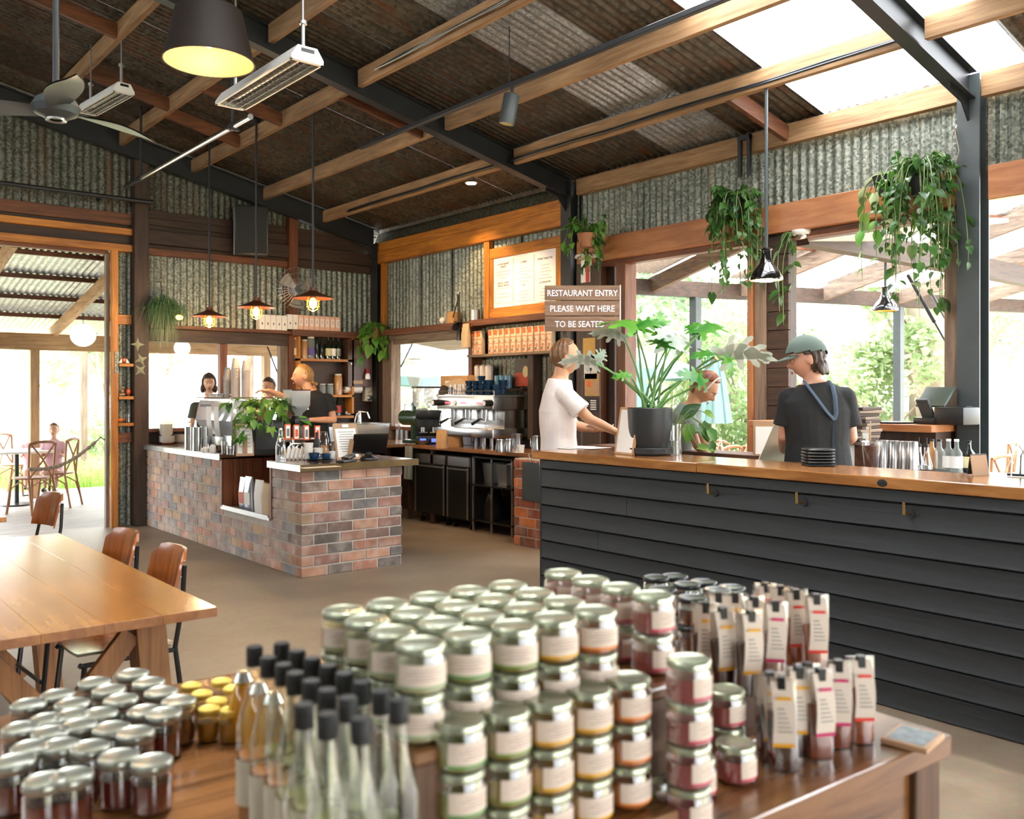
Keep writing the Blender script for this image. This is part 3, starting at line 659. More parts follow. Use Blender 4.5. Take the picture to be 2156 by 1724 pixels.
for i, (dy, w_, m_, lb, la) in enumerate(((1.05, .20, m_kraftw, 'big kraft-topped bag with a red and white label on the back step of the niche', m_red), (.82, .22, m_kraft, 'big kraft bag with a plain front on the back step of the niche', m_paper))):
    bag('coffee_bag', lb, (X0+.38, Y0+dy, zb_+.222), w_, .10, .34, m_, -PI/2, 0, la, 'coffee bags on the back step of the niche', m_kraftw)
# ---------------------------------------------------------------- espresso corner on the brick counter
m_pan = plain('polished_white_panel', '#dfe3e6', .12, .35, coat=.5)
q = Pz(500, 944, ZT)
mx0, my0 = 3.55, 8.62
t = thing('espresso_machine', 'white and chrome espresso machine on the brick counter with paper dockets stuck to its back', 'coffee machine', (mx0, my0, ZT))
MB().box(0, 0, .05, .56, .95, .16, b=.01).obj('drip_base', m_chrome, t)
MB().box(.10, .02, .15, .50, .93, .50, b=.02).obj('body', m_pan, t)
mb = MB(); mb.prism([(.0, .30), (.10, .14), (.12, .14), (.12, .52), (.05, .52)], .93, T(0, .95, 0) @ rot('X', 90)); mb.obj('back_panel', m_pan, t)
MB().prism([(.01, .32), (.085, .20), (.09, .46), (.04, .46)], .30, T(-.004, .90, 0) @ rot('X', 90)).obj('dark_window', m_black, t)
mb = MB()
for s_ in (.02, .93): mb.tube([(.0, s_, .53), (.54, s_, .53)], .006)
mb.tube([(0, .02, .53), (0, .93, .53)], .006); mb.tube([(0, .02, .56), (0, .93, .56)], .004); mb.box(0, .0, .5, .56, .95, .515)
mb.obj('cup_rail', m_chrome, t)
for a, b in ((.05, .05), (.05, .9), (.5, .05), (.5, .9)): MB().cyl(.02, 0, .05, 12, T(a, b, 0)).obj('foot', m_black, t)
for k in range(2): MB().grid(lambda u, v: (-.018-.02*math.sin(v*2), .22+.2*k+.13*u, .14+.30*v), 2, 6).obj('docket', m_paper, t)
for k in range(3): MB().tube([(.52, .2+.28*k, .28), (.60, .2+.28*k, .25), (.72, .2+.28*k, .24)], [.02, .014, .016], 8).obj('group_handle', m_black, t)
# cups on it
m_cupa = plain('takeaway_cup_card', '#b7aaa0', .6); m_cupb = plain('takeaway_cup_blue_grey', '#6c7d8a', .6)
cup_a = MB().lathe([(.024, .104), (.041, .006), (.044, .004), (.044, 0), (.038, .0), (.022, .10), (0, .101), (0, .104)], 16).mesh('paper_cup', m_cupa)
cup_b = MB().lathe([(.024, .104), (.041, .006), (.044, .004), (.044, 0), (.038, .0), (.022, .10), (0, .101), (0, .104)], 16).mesh('paper_cup', m_cupb)
zt2 = ZT+.516
for s_, (dx, dy, n_, me_) in enumerate(((.20, .58, 19, cup_b), (.17, .48, 17, cup_a), (.22, .40, 24, cup_a), (.17, .31, 26, cup_a), (.24, .22, 24, cup_a))):
    for i in range(n_):
        o = inst('paper_cup', me_, None, (mx0+dx, my0+dy, zt2+.0125*i))
        tag(o, '%s cup up in the %s takeaway stack on the espresso machine' % (ORD[i], ('blue-grey leftmost', 'second', 'middle', 'fourth', 'rightmost')[s_]), 'cup', 'takeaway cups stacked on the espresso machine')
for i in range(5):
    handled_cup('coffee_cup', 'blue-rimmed cup on the espresso machine beside the takeaway stacks, %s from the window' % ORD[i], (mx0+.15+.12*(i % 2), my0+.86-.06*(i//2)*1.6, zt2), m_blueware if i % 2 else m_whiteware, .04, .055, i, group='cups on the espresso machine rail')
# second black machine body behind the ivy + taps
t = thing('ice_bin', 'black appliance housing under the ivy on the brick counter', 'appliance', (3.50, 7.99, ZT))
MB().box(0, 0, 0, .32, .50, .32, b=.02).obj('housing', m_blackmatt, t); MB().box(.02, -.006, .05, .30, 0, .29).obj('front_panel', m_black, t)
# grinder
t = thing('coffee_grinder', 'black coffee grinder with a clear square hopper of beans in front of the barista', 'coffee grinder', (3.95, 8.02, ZT))
MB().box(-.09, -.12, 0, .09, .13, .03, b=.008).box(-.075, -.04, .03, .075, .12, .30, b=.02).cyl(.06, .30, .36, 16).box(-.08, -.12, .27, .08, .1, .34, b=.02).obj('grinder_body', m_black, t)
hop = [(.05, .36), (.06, .385), (.10, .42), (.13, .46), (.135, .60)]
MB().lathe(hop, 4, rot('Z', 45) , cap=False).obj('hopper', plain('smoky_hopper', '#cfd2d0', .08, alpha=.38), t)
MB().lathe([(.045, .365), (.055, .385), (.094, .42), (.112, .45), (0, .453)], 4, rot('Z', 45)).obj('beans', plain('coffee_beans', '#3a211a', .7, bump=.6, bs=200), t)
MB().lathe([(.137, .60), (.139, .61), (0, .612)], 4, rot('Z', 45)).obj('hopper_lid', m_black, t)
MB().tube([(-.06, -.05, .21), (-.06, -.16, .20)], .008).obj('dose_lever', m_chrome, t)
# beer taps with orange framed badges
m_orf = plain('orange_frame', '#d4602a', .5)
tw = thing('tap_font', 'steel tap font with four orange framed badges on the brick counter', 'beer tap', (4.02, 7.42, ZT))
bx_ = [Py(px, 905, 7.42).x-4.02 for px in (605, 622, 642, 664)]
MB().box(bx_[0]-.05, -.02, .0, bx_[3]+.06, .03, .02, b=.004).tube([(bx_[0]-.04, .06, .165), (bx_[3]+.05, .06, .165)], .02, 10).cyl(.022, 0, .165, 12, T(bx_[1], .06, 0)).obj('font_pipe', m_chrome, tw)
for i, bx in enumerate(bx_):
    b_ = MB().box(bx-.028, -.012, .17, bx+.028, .0, .305, T(0, -.01*i, -.006*i), b=.004).obj('badge_frame', m_orf, tw)
    MB().box(bx-.018, -.014, .182, bx+.018, -.012, .293, T(0, -.01*i, -.006*i)).obj('badge_paper', m_paper, b_)
    MB().box(bx-.012, -.0155, .20, bx+.012, -.014, .265, T(0, -.01*i, -.006*i)).obj('badge_print', [plain('badge_green_print', '#5f7f7a', .6), m_redink][i % 2 if i else 0], b_)
for i in range(3):
    MB().tube([(bx_[i]+.01, 0, 0), (bx_[i]+.01, 0, .10), (bx_[i]+.03, -.005, .125), (bx_[i]+.07, -.01, .13), (bx_[i]+.14, -.01, .128)], .009, 8).obj('loop_pipe', m_chrome, tw)
tag(lathe_thing('sauce_bottle', 'dark glass bottle with a red cap beside the orange badges', 'bottle', [(0, 0), (.03, 0), (.03, .13), (.012, .19), (.012, .23), (0, .23)], m_black, (3.80, 7.32, ZT)))
# ---------------------------------------------------------------- leaves
def leaf_mesh(name, mat, L_=.1, W_=.07, fold=.25, curl=.3, heart=True, nu=6):
    """a leaf lying along +x from its stalk at the origin"""
    mb = MB(); vs = []; fs = []
    for i in range(nu+1):
        u = i/nu
        w_ = W_/2*(math.sin(PI*min(1, u**.62))**.85) if heart else W_/2*math.sin(PI*u**.85)
        x = L_*(u*1.0) - (0 if not heart else .12*L_*(1 if i == 0 else 0))
        z = -curl*L_*u*u
        if i == 0 and heart: w_ = W_*.22
        if i == nu: w_ = .0005
        for sgn in (-1, 0, 1):
            vs.append((x+(.12*L_ if (i == 0 and sgn == 0 and heart) else 0), sgn*w_, z+(fold*w_ if sgn else 0)))
    for i in range(nu):
        a = i*3; fs += [(a, a+1, a+4, a+3), (a+1, a+2, a+5, a+4)]
    mb.add(vs, fs); return mb.mesh(name, mat, 80)
m_leafd = leafmat('deep_green_leaf', '#2c4f24', '#4d7a35'); m_leafl = leafmat('light_green_leaf', '#4f8a34', '#86b04a'); m_leafv = leafmat('variegated_leaf', '#6f8f58', '#b5bd8e')
m_stem = plain('green_stem', '#6b7f45', .6); m_pot = plain('terracotta', '#a06a48', .8, var=.1)
def orient(o, pos, az, tilt, roll=0, s=1):
    o.matrix_local = T(pos) @ Matrix.Rotation(az, 4, 'Z') @ Matrix.Rotation(tilt, 4, 'Y') @ Matrix.Rotation(roll, 4, 'X') @ Matrix.Scale(s, 4)
def trailing(name, label, loc, nst, drop, spread, lmes, nl, potr=.09, poth=.13, seed=1, bias=(0, 0), up=.12, size=(.6, 1.1), pot=True, hang=None, dz=0, potm=None, more=0):
    RR = random.Random(seed); t = thing(name, label, 'plant', loc)
    if pot: MB().lathe([(0, 0), (potr*.7, 0), (potr, poth), (potr*1.05, poth), (potr*.95, poth-.01), (0, poth-.012)], 18, T(0, 0, -poth)).obj('pot', potm or m_pot, t)
    sm = MB(); per = max(1, nl//nst); ct = 0; allp = []
    for s_ in range(nst):
        a = RR.uniform(0, 2*PI); r_ = RR.uniform(.3, 1)*spread; dr_ = RR.uniform(*drop) if RR.random() < .8 else -RR.uniform(.02, up)
        pts = []; K = 8; ox, oy = math.cos(a)*r_+bias[0], math.sin(a)*r_+bias[1]; ph = RR.uniform(0, 6)
        for k in range(K+1):
            u = k/K; h_ = min(1, u*2.4)
            pts.append(Vector((ox*h_**.8+.02*math.sin(ph+u*9), oy*h_**.8+.02*math.cos(ph+u*7), up*math.sin(min(1, u*2)*PI)*.5-dr_*max(0, u-.15)/.85+dz)))
        sm.tube(pts, [.003]*K+[.0012], 4); allp.append(pts)
        for k in range(per):
            u = (k+RR.random())/per; i = min(K-1, int(u*K)); p_ = pts[i].lerp(pts[i+1], u*K-i)
            o = inst('leaf', RR.choice(lmes), t); orient(o, p_, a+RR.uniform(-1.5, 1.5), RR.uniform(.1, 1.3), RR.uniform(-.6, .6), RR.uniform(*size)); ct += 1
    sm.obj('vines', m_stem, t)
    if more:
        src = lmes[0]; vv = [v.co.copy() for v in src.vertices]; ff = [tuple(p.vertices) for p in src.polygons]; em = MB()
        for k in range(more):
            pts = RR.choice(allp); u = RR.random(); i = min(len(pts)-2, int(u*(len(pts)-1))); p_ = pts[i].lerp(pts[i+1], RR.random())+Vector((RR.gauss(0, .015), RR.gauss(0, .015), 0))
            M = T(p_) @ Matrix.Rotation(RR.uniform(0, 6.28), 4, 'Z') @ Matrix.Rotation(RR.uniform(.1, 1.3), 4, 'Y') @ Matrix.Rotation(RR.uniform(-.6, .6), 4, 'X') @ Matrix.Scale(RR.uniform(.7, 1.1), 4)
            em.add(vv, ff, M)
        tag(em.obj('small_leaves', src.materials[0], t, ang=80), kind='stuff')
    return t
lf_small = leaf_mesh('leaf', m_leafd, .055, .042, curl=.4); lf_med = leaf_mesh('leaf', m_leafd, .085, .06, curl=.4); lf_light = leaf_mesh('leaf', m_leafl, .10, .065, curl=.35); lf_var = leaf_mesh('leaf', m_leafv, .11, .08, curl=.3)
# ivy drooping over the machine: maple-like leaves
def lobed_mesh(name, mat, L_, n=5):
    pts = []
    for k in range(n):
        a = (k/(n-1)-.5)*2*2.1; r1 = L_*(1 if k == n//2 else .62+.18*(1-abs(k-(n-1)/2)/(n/2)))
        pts.append((a, r1))
        if k < n-1: pts.append((((k+.5)/(n-1)-.5)*4.2, L_*.42))
    mb = MB(); vs = [(0, 0, 0)]+[(r_*math.cos(a), r_*math.sin(a), -.25*r_*r_/L_) for a, r_ in pts]
    fs = [(0, i, i+1) for i in range(1, len(vs)-1)]
    return mb.add(vs, fs).mesh(name, mat, 80)
ivy_l = [lobed_mesh('leaf', m_leafd, .085), lobed_mesh('leaf', m_leafl, .075), leaf_mesh('leaf', m_leafl, .12, .09)]
trailing('ivy_plant', 'bushy green ivy spilling over the black appliance on the brick counter', (3.66, 8.2, 1.372), 30, (.05, .36), .34, ivy_l, 150, seed=3, bias=(-.02, -.16), up=.16, size=(.7, 1.25), pot=True)
# ---------------------------------------------------------------- back bench along the right wall
ZB = .90; XB = 5.88
m_bench = wood('bench_timber', '#a2703f', '#6e4526', 'y', .3, coat=.4)
t = thing('back_bench', 'long wooden back bench under the orange coffee bags, open below', 'bench', (XB, 6.38, 0))
MB().box(0, 0, ZB-.045, .40, .56, ZB, b=.004).box(0, .56, ZB-.045, XR-.05-XB, 4.18, ZB, b=.004).obj('benchtop', m_bench, t)
for yy in (.60, 2.25, 3.8): MB().box(.06, yy, 0, .10, yy+.05, ZB-.045).obj('leg', m_dark['z'], t)
t2 = thing('side_bench', 'wooden sink bench below the bottle shelves in the corner', 'bench', (4.98, 10.06, 0))
MB().box(0, 0, ZB-.045, .88, .55, ZB, b=.004).obj('benchtop', wood('bench_timber_x', '#8d5c33', '#5c3a20', 'x', .35, coat=.3), t2)
MB().box(.02, .04, 0, .86, .54, ZB-.045).obj('cabinet', m_dark['z'], t2)
MB().box(.02, .50, ZB, .86, .53, ZB+.16).obj('splashback', m_zinc, t2)
# under-bench fridges and racks
def fridge(name, label, y0, w_, h_=.80):
    t = thing(name, label, 'fridge', (XB+.05, y0, 0))
    MB().box(.03, 0, .10, .46, w_, h_, b=.004).obj('body', m_blackmatt, t)
    d = MB().box(0, .01, .12, .03, w_-.01, h_-.12, b=.004).obj('door', m_black, t)
    MB().box(-.015, .02, h_-.15, .0, w_-.02, h_-.135, b=.003).obj('handle', m_brush, d)
    mb = MB()
    mb.box(-.004, .01, .12, .004, .035, h_-.12).box(-.004, w_-.035, .12, .004, w_-.01, h_-.12); mb.obj('door_trim', m_brush, d)
    MB().box(.01, .01, h_-.11, .03, w_-.01, h_-.01).obj('vent_panel', m_brush, t)
    for a in (.06, w_-.06):
        for b in (.08, .40): MB().cyl(.03, -.012, .012, 12, T(b, a, .03) @ rot('X', 90)).cyl(.008, .03, .10, 8, T(b, a, 0)).obj('castor', m_black, t)
fridge('bar_fridge', 'black under-bench fridge with steel handle nearest the brick counter', 8.38, .62)
fridge('bar_fridge', 'narrow black under-bench fridge beside the storage rack', 7.93, .42)
t = thing('storage_rack', 'black under-bench rack holding clear plastic tubs', 'rack', (XB+.06, 7.20, 0))
for z_ in (.12, .50, .80): MB().box(0, 0, z_, .42, .68, z_+.018).obj('shelf', m_black, t)
for a in (0, .34, .66):
    for b in (0, .40): MB().box(b, a, .02, b+.02, a+.02, .82).obj('upright', m_brush, t)
m_tub = glassy('frosted_tub', (.9, .92, .92), .45, .3)
for i in range(2):
    o = MB().lathe([(0, 0), (.10, 0), (.125, .22), (.135, .225), (.12, .22), (.09, .01)], 4, rot('Z', 45)).obj('plastic_tub', m_tub, None, (XB+.26, 7.52+.24*i, .519))
    tag(o, 'clear plastic tub on the rack under the bench, %s of the pair' % ('right' if i == 0 else 'left'), 'tub', 'clear tubs on the under-bench rack')
tag(bag('black_bag', 'black bin liner hanging between the clear tubs on the rack', (XB+.2, 7.67, .14), .18, .2, .3, m_black), None, 'bag')
# brick pier at the end of the bench
bp = thing('brick_pier', 'orange-red brick pier closing the end of the back bench', 'pier', (5.76, 6.40, 0))
for i in range(9):
    z = .004+i*.0945; odd = i % 2
    for a, b in spans(0, .56, .12 if odd else 0): brick(bp, 0, a, z, .11, b, z+.084, m_brickr)
    for a, b in spans(.12, .68, .12 if odd else 0): brick(bp, a, 0, z, b, .11, z+.084, m_brickr)
MB().box(.007, .007, 0, .67, .55, .855).obj('mortar_core', m_mortar, bp)
q = Px(1121, 1030, 5.70)
t = thing('clipboard', 'grey clipboard hanging on the brick pier', 'clipboard', (5.745, q.y-.05, .45))
MB().box(0, 0, 0, .012, .26, .38, b=.004).obj('board', m_greysteel, t); MB().tube([(0, .13, .38), (0, .10, .46), (0, .16, .46), (0, .13, .38)], .003).obj('hanging_cord', m_brush, t)
# tea towel
t = MB().grid(lambda u, v: (XB-.012-.006*math.sin(u*14)*v, 8.93+.17*u+.02*v, .905-.42*v) if v > .06 else (XB+.08-.09*v/.06, 8.93+.17*u, .905), 10, 12).obj('tea_towel', plain('grey_towel', '#a9a9a0', .9, bump=.4, bs=120), None)
tag(t, 'grey tea towel with green edge hanging off the back bench', 'towel'); MB().grid(lambda u, v: (XB-.016-.006*math.sin(.2+u)*v, 8.93+.012*u+.02*v, .905-.42*v), 1, 10).obj('edge_stripe', plain('green_stripe', '#2f8a5c', .9), t)
# coffee grinder with conical hopper (green cast body)
m_castg = plain('green_cast_iron', '#23402a', .3, coat=.4)
q = Pz(857, 935, ZB); gx, gy = 6.08, 9.22
t = thing('shop_grinder', 'old green cast-iron shop coffee grinder with tall clear conical hopper', 'coffee grinder', (gx, gy, ZB))
MB().box(-.1, -.12, 0, .1, .12, .04, b=.01).cyl(.05, .04, .22, 16).obj('pedestal', m_castg, t)
MB().cyl(.095, -.22, .16, 24, T(0, 0, .30) @ rot('X', 90)).cyl(.12, .14, .2, 24, T(0, 0, .30) @ rot('X', 90)).obj('motor_body', m_castg, t)
MB().cyl(.035, .0, .03, 16, T(0, .20, .30) @ rot('X', -90)).obj('dial', m_white, t)
MB().cyl(.028, .38, .62, 14).box(-.03, -.03, .44, .03, .03, .48).obj('throat', m_castg, t)
MB().tube([(-.09, -.08, .38), (-.09, -.08, .46), (-.09, .08, .46), (-.09, .08, .38)], .006).obj('guard', m_brush, t)
MB().lathe([(.03, .60), (.05, .66), (.10, .82), (.125, 1.00)], 24, cap=False).obj('hopper', plain('milky_hopper', '#dcdcd2', .1, alpha=.55), t)
MB().lathe([(.127, 1.0), (.128, 1.015), (0, 1.018)], 24).obj('lid', m_brush, t)
# bench grinders with displays
m_disp = plain('blue_display', '#3a49c8', .4, emit='#4b62ff', es=1.5)
for i, (px, lb) in enumerate(((888, 'black bench coffee grinder with a glowing blue display, left of the pair'), (912, 'black bench coffee grinder with a glowing blue display, right of the pair'))):
    q = Pz(px, 935, ZB)
    t = thing('bench_grinder', lb, 'coffee grinder', (q.x+.02, q.y, ZB), rad(-35), 'pair of black bench grinders')
    MB().box(-.085, -.1, 0, .085, .10, .10, b=.012).box(-.08, .0, .10, .08, .10, .34, b=.02).box(-.085, -.1, .30, .085, .10, .40, b=.02).obj('grinder_body', m_black, t)
    MB().box(-.035, -.104, .03, .035, -.10, .07).obj('display', m_disp, t)
    MB().cyl(.028, .14, .20, 12, T(0, -.06, 0)).tube([(-.05, -.09, .14), (.05, -.09, .14)], .006).obj('portafilter_fork', m_chrome, t)
    MB().lathe([(.05, .40), (.09, .44), (.125, .52), (.13, .66)], 20, cap=False).obj('hopper', plain('milky_hopper2', '#dfdfd8', .1, alpha=.5), t)
    MB().lathe([(.133, .655), (.134, .675), (0, .68)], 20).obj('lid', m_black, t)
# main espresso machine (end-on, chrome)
q0 = Pz(925, 938, ZB); ex, ey = 6.02, 7.50
t = thing('espresso_machine', 'large chrome espresso machine on the wooden back bench with glowing red buttons', 'coffee machine', (ex-.08, ey, ZB))
MB().box(-.02, 0, .12, .46, 1.02, .22, b=.012).obj('drip_tray', m_chrome, t)
for a in (.08, .94):
    for b in (.03, .40): MB().cyl(.022, 0, .13, 12, T(b, a, 0)).obj('foot', m_chrome, t)
MB().box(.16, .03, .2, .44, .99, .42, b=.01).obj('back_splash', m_chrome, t)
MB().box(-.02, .0, .42, .46, 1.02, .56, b=.012).obj('head_panel', m_chrome, t)
MB().box(.0, .0, .56, .46, 1.02, .575).tube([(0, 0, .62), (0, 1.02, .62)], .005).tube([(0, 0, .56), (0, 0, .62)], .005).tube([(0, 1.02, .56), (0, 1.02, .62)], .005).obj('cup_tray', m_brush, t)
for y_ in (.02, .96): MB().cyl(.035, 0, .10, 16, T(-.02, y_, .49) @ rot('Y', -90)).obj('steam_knob', m_black, t); MB().cyl(.025, .10, .104, 16, T(-.02, y_, .49) @ rot('Y', -90)).obj('knob_cap', m_white, t)
m_redl = plain('red_backlight', '#e05060', .4, emit='#ff4a50', es=2.0)
for y_ in (.22, .52, .80):
    for k in range(4): MB().cyl(.009, 0, .006, 10, T(-.022, y_+.028*k-.04, .49) @ rot('Y', -90)).obj('lit_button', m_redl, t)
for y_ in (.26, .56, .84):
    MB().cyl(.04, .33, .42, 16, T(.08, y_, 0)).obj('group_head', m_chrome, t)
    MB().cyl(.035, .30, .335, 16, T(.08, y_, 0)).tube([(.06, y_, .32), (-.02, y_-.02, .31)], .009).obj('filter_ring', m_chrome, t)
    MB().tube([(-.0, y_-.01, .312), (-.04, y_-.03, .30), (-.13, y_-.05, .27)], [.012, .014, .017], 10).obj('portafilter_handle', m_black, t)
MB().cyl(.03, 0, .01, 16, T(-.022, .68, .49) @ rot('Y', -90)).obj('gauge', m_white, t)
for y_ in (.10, .93): MB().tube([(.02, y_, .42), (-.02, y_, .38), (-.03, y_+.02, .24)], .005).obj('steam_wand', m_chrome, t)
# cups on the machine
ztop = ZB+.577
k = 0
for (dx, dy, n_, big) in ((.06, .52, 3, 0), (.06, .40, 3, 0), (.18, .46, 3, 0), (.05, .28, 4, 0), (.06, .17, 3, 1), (.07, .05, 2, 1), (.2, .1, 3, 1), (.19, .30, 3, 0), (.08, -.06+.0, 0, 1)):
    for i in range(n_):
        handled_cup('coffee_cup', 'navy cup on the chrome machine, %s up in the %s stack from the right' % (ORD[i], {.05: 'first', .1: 'second behind', .17: 'third', .28: 'fourth', .30: 'fifth behind', .40: 'sixth', .46: 'seventh behind', .52: 'eighth'}[dy]), (ex-.08+dx, ey+dy, ztop+.05*i), m_blueware, .052 if big else .044, .06 if big else .055, 3.3+.4*k, group='navy cups on the chrome espresso machine'); k += 1
for i in range(6):
    q = (ex-.06+.11*(i % 2), ey+.62+.09*(i//2), ztop)
    lathe_thing('drinking_glass', 'upturned clear glass on the chrome espresso machine, %s from the navy cups' % ORD[i], 'glass', [(.036, 0), (.028, .12), (0, .12)], m_glass, q, 'glasses on the chrome espresso machine', 14)
# cloth bag lying on machine
mb = MB(); mb.grid(lambda u, v: (ex-.02+.36*v, ey+.98+.42*u-.25, ztop+.18*math.sin(PI*min(1, u*1.0))**.7*(.6+.4*math.sin(PI*v))+.015*math.sin(11*u+5*v)), 14, 8)
t = tag(mb.obj('cloth_sack', plain('beige_cloth', '#a3917c', .9, bump=.3), None), 'beige cloth draped over glasses on the chrome espresso machine', 'cloth')
# cardboard box and steel urn in the window
t = thing('cardboard_box', 'brown cardboard box on the window ledge behind the espresso machine', 'box', (6.18, 8.30, 1.48))
MB().box(0, 0, 0, .24, .52, .22, b=.003).obj('carton', m_kraft, t); MB().box(-.002, .30, .03, -.0005, .42, .16).obj('label', m_paper, t); MB().box(-.001, .25, .0, .241, .27, .222).obj('tape', m_clipw, t)
t = thing('water_boiler', 'grey steel water boiler under the cardboard box', 'boiler', (6.2, 8.25, ZB)); MB().box(0, 0, 0, .22, .40, .58, b=.01).obj('casing', m_brush, t); MB().tube([(0, .2, .2), (-.07, .2, .2), (-.07, .2, .15)], .01).obj('spout', m_chrome, t)
# white tub of plates near the sink
q = fr(782, 934, 10.6)
tb = thing('plastic_tub', 'large frosted plastic tub full of white plates beside the sink', 'tub', (q.x+.02, q.y+.2, ZB))
MB().lathe([(0, 0), (.27, 0), (.31, .24), (.325, .245), (.30, .24), (.26, .01)], 4, rot('Z', 45)).obj('tub_body', m_tub, tb)
for i in range(14):
    o = inst('plate', plate_me, None, (q.x+.02-.12+.0195*i, q.y+.2, ZB+.125)); o.rotation_euler = (0, rad(76), 0); o.scale = (1.1,)*3
    tag(o, 'white plate on edge in the frosted tub, %s from the left' % ORD[i], 'plate', 'plates on edge in the frosted tub')
t = thing('bench_stand', 'narrow wooden work table carrying the tub of plates behind the brick counter', 'table', (q.x-.45, q.y-.1, 0))
MB().box(0, 0, ZB-.04, 1.0, .6, ZB-.002, b=.003).obj('tabletop', m_bench, t)
for a in (.03, .93):
    for b in (.03, .53): MB().box(a, b, 0, a+.045, b+.045, ZB-.04).obj('leg', m_dark['z'], t)
# tap, roll, dispenser, ladle, jug under the shelves
YS = YB-.02
q = Py(748, 905, 10.3); t = thing('sink_tap', 'tall curved chrome sink tap in the corner', 'tap', (q.x, 10.30, ZB))
MB().tube([(0, 0, 0), (0, 0, .24), (.01, -.02, .32), (.05, -.05, .36), (.12, -.09, .35), (.15, -.10, .27)], .011, 8).obj('spout', m_chrome, t); MB().cyl(.022, 0, .04, 12).tube([(0, 0, .03), (-.07, 0, .05)], .006).obj('tap_base', m_chrome, t)
q = Py(742, 817, YS-.1); t = thing('paper_roll', 'white paper towel roll on the wall beside the bottle shelves', 'paper roll', (q.x-.12, YS-.1, q.z))
MB().cyl(.065, 0, .24, 20, rot('Y', 90)).obj('roll', m_paper, t); MB().cyl(.012, -.03, .27, 10, rot('Y', 90)).obj('spindle', m_dark['x'], t)
q = Py(770, 817, YS); t = thing('soap_dispenser', 'cream soap dispenser on the corner wall under the cabinet', 'dispenser', (q.x, YS, q.z-.18))
MB().box(-.065, -.10, 0, .065, 0, .27, b=.02).obj('casing', plain('cream_plastic', '#d8cdb4', .4), t); MB().sph((0, -.10, .05), (.045, .012, .04), 12, 6).obj('push_button', m_brush, t); MB().tube([(-.03, -.103, .12), (0, -.103, .13), (.035, -.103, .16)], .003).obj('mark', m_ink, t)
q = Py(733, 860, YS-.05); t = thing('ladle', 'ladle hanging below the bottle shelves', 'ladle', (q.x, YS-.05, q.z-.06)); MB().sph((0, 0, 0), (.055, .03, .055), 14, 8).obj('bowl', m_brush, t); MB().tube([(0, 0, .05), (0, .01, .22)], .007).obj('handle', m_brush, t)
q = Py(750, 865, YS-.06); lathe_thing('steel_jug', 'steel jug on the splash ledge below the paper roll', 'jug', cup_prof(.055, .045, .2), m_chrome, (q.x+.02, YS-.10, ZB+.161))
# bottle shelves
sx0, sx1 = Py(612, 800, YB).x, Py(728, 800, YB).x
t = thing('bottle_shelf', 'open timber shelves of jars and bottles in the corner of the back wall', 'shelf', (sx0, YB-.22, 1.28))
H_ = 2.21-1.28
mso = m_orange['x']
zs = []
for py_ in (878, 833, 757):
    zz = Py(660, py_, YB-.2).z; zs.append(zz); MB().box(0, 0, zz-1.28-.02, sx1-sx0, .19, zz-1.28+.012, b=.002).obj('shelf_board', mso, t)
for x_ in (0, sx1-sx0-.03): MB().box(x_, 0, -.05, x_+.03, .19, H_, b=.002).obj('side_board', m_orange['z'], t)
MB().box(0, .185, -.05, sx1-sx0, .2, H_).obj('back_board', m_dark['x'], t)
def bottle(name, label, loc, r_, h_, mat, lab=None, cap=m_black, cat='bottle', group=None, jar=False):
    t = thing(name, label, cat, loc, 0, group)
    pr = [(0, 0), (r_, 0), (r_, h_*.82), (r_*.8, h_*.9), (r_*.8, h_*.94)] if jar else [(0, 0), (r_, 0), (r_, h_*.6), (r_*.4, h_*.75), (r_*.35, h_*.94)]
    MB().lathe(pr, 14).obj('glass_body', mat, t); MB().cyl((.85 if jar else .42)*r_, h_*.93, h_, 14).obj('lid', cap, t)
    if lab: MB().lathe([(r_*1.02, h_*.15), (r_*1.02, h_*.5)], 14, cap=False).obj('label', lab, t)
    return t
m_dg = plain('dark_bottle_glass', '#16201a', .08, coat=.6); m_amb = plain('amber_contents', '#b5824e', .25, coat=.5); m_clear = plain('clear_jar', '#8f9690', .1, alpha=.5)
m_purp = plain('purple_label', '#5a4a86', .6); m_crm = plain('cream_label', '#cfc59a', .6); m_red2 = plain('red_print_label', '#b03a2e', .6); m_lid = plain('pale_lid', '#cfcabc', .4)
rows = [(zs[2], [(626, .05, .26, m_clear, m_crm, m_lid, 'jar', 'tall clear jar of grounds at the left of the top bottle shelf'), (641, .05, .24, m_amb, None, m_lid, 'jar', 'clear jar of brown sugar on the top bottle shelf'),
                 (655, .06, .28, m_clear, m_purp, m_lid, 'jar', 'wide jar with a purple label on the top bottle shelf'), (668, .034, .36, m_dg, None, m_black, 'bottle', 'tall black bottle on the top shelf beside the purple jar'),
                 (678, .034, .30, m_dg, None, m_black, 'bottle', 'shorter black bottle in the middle of the top bottle shelf'), (692, .045, .28, m_dg, m_crm, m_black, 'bottle', 'dark bottle with a cream label on the top shelf'),
                 (702, .04, .28, m_dg, m_paper, m_black, 'bottle', 'dark bottle with a white label on the top shelf'), (713, .04, .28, m_dg, m_galv, m_black, 'bottle', 'dark bottle with a grey label at the right of the top shelf')]),
        (zs[1], [(680, .05, .14, m_clear, None, m_lid, 'jar', 'squat clear jar on the middle bottle shelf'), (696, .05, .14, m_clear, None, m_lid, 'jar', 'second squat clear jar on the middle bottle shelf'), (713, .06, .27, m_amb, None, m_lid, 'jar', 'large jar of brown powder at the right of the middle shelf')]),
        (zs[0], [(682, .05, .26, m_dg, m_red2, m_paper, 'bottle', 'dark bottle with a red label behind the barista, left on the bottom shelf'), (697, .05, .26, m_dg, m_paper, m_paper, 'bottle', 'dark bottle with a big white label on the bottom shelf'), (712, .05, .26, m_dg, m_red2, m_paper, 'bottle', 'dark bottle with a red label at the right of the bottom shelf')])]
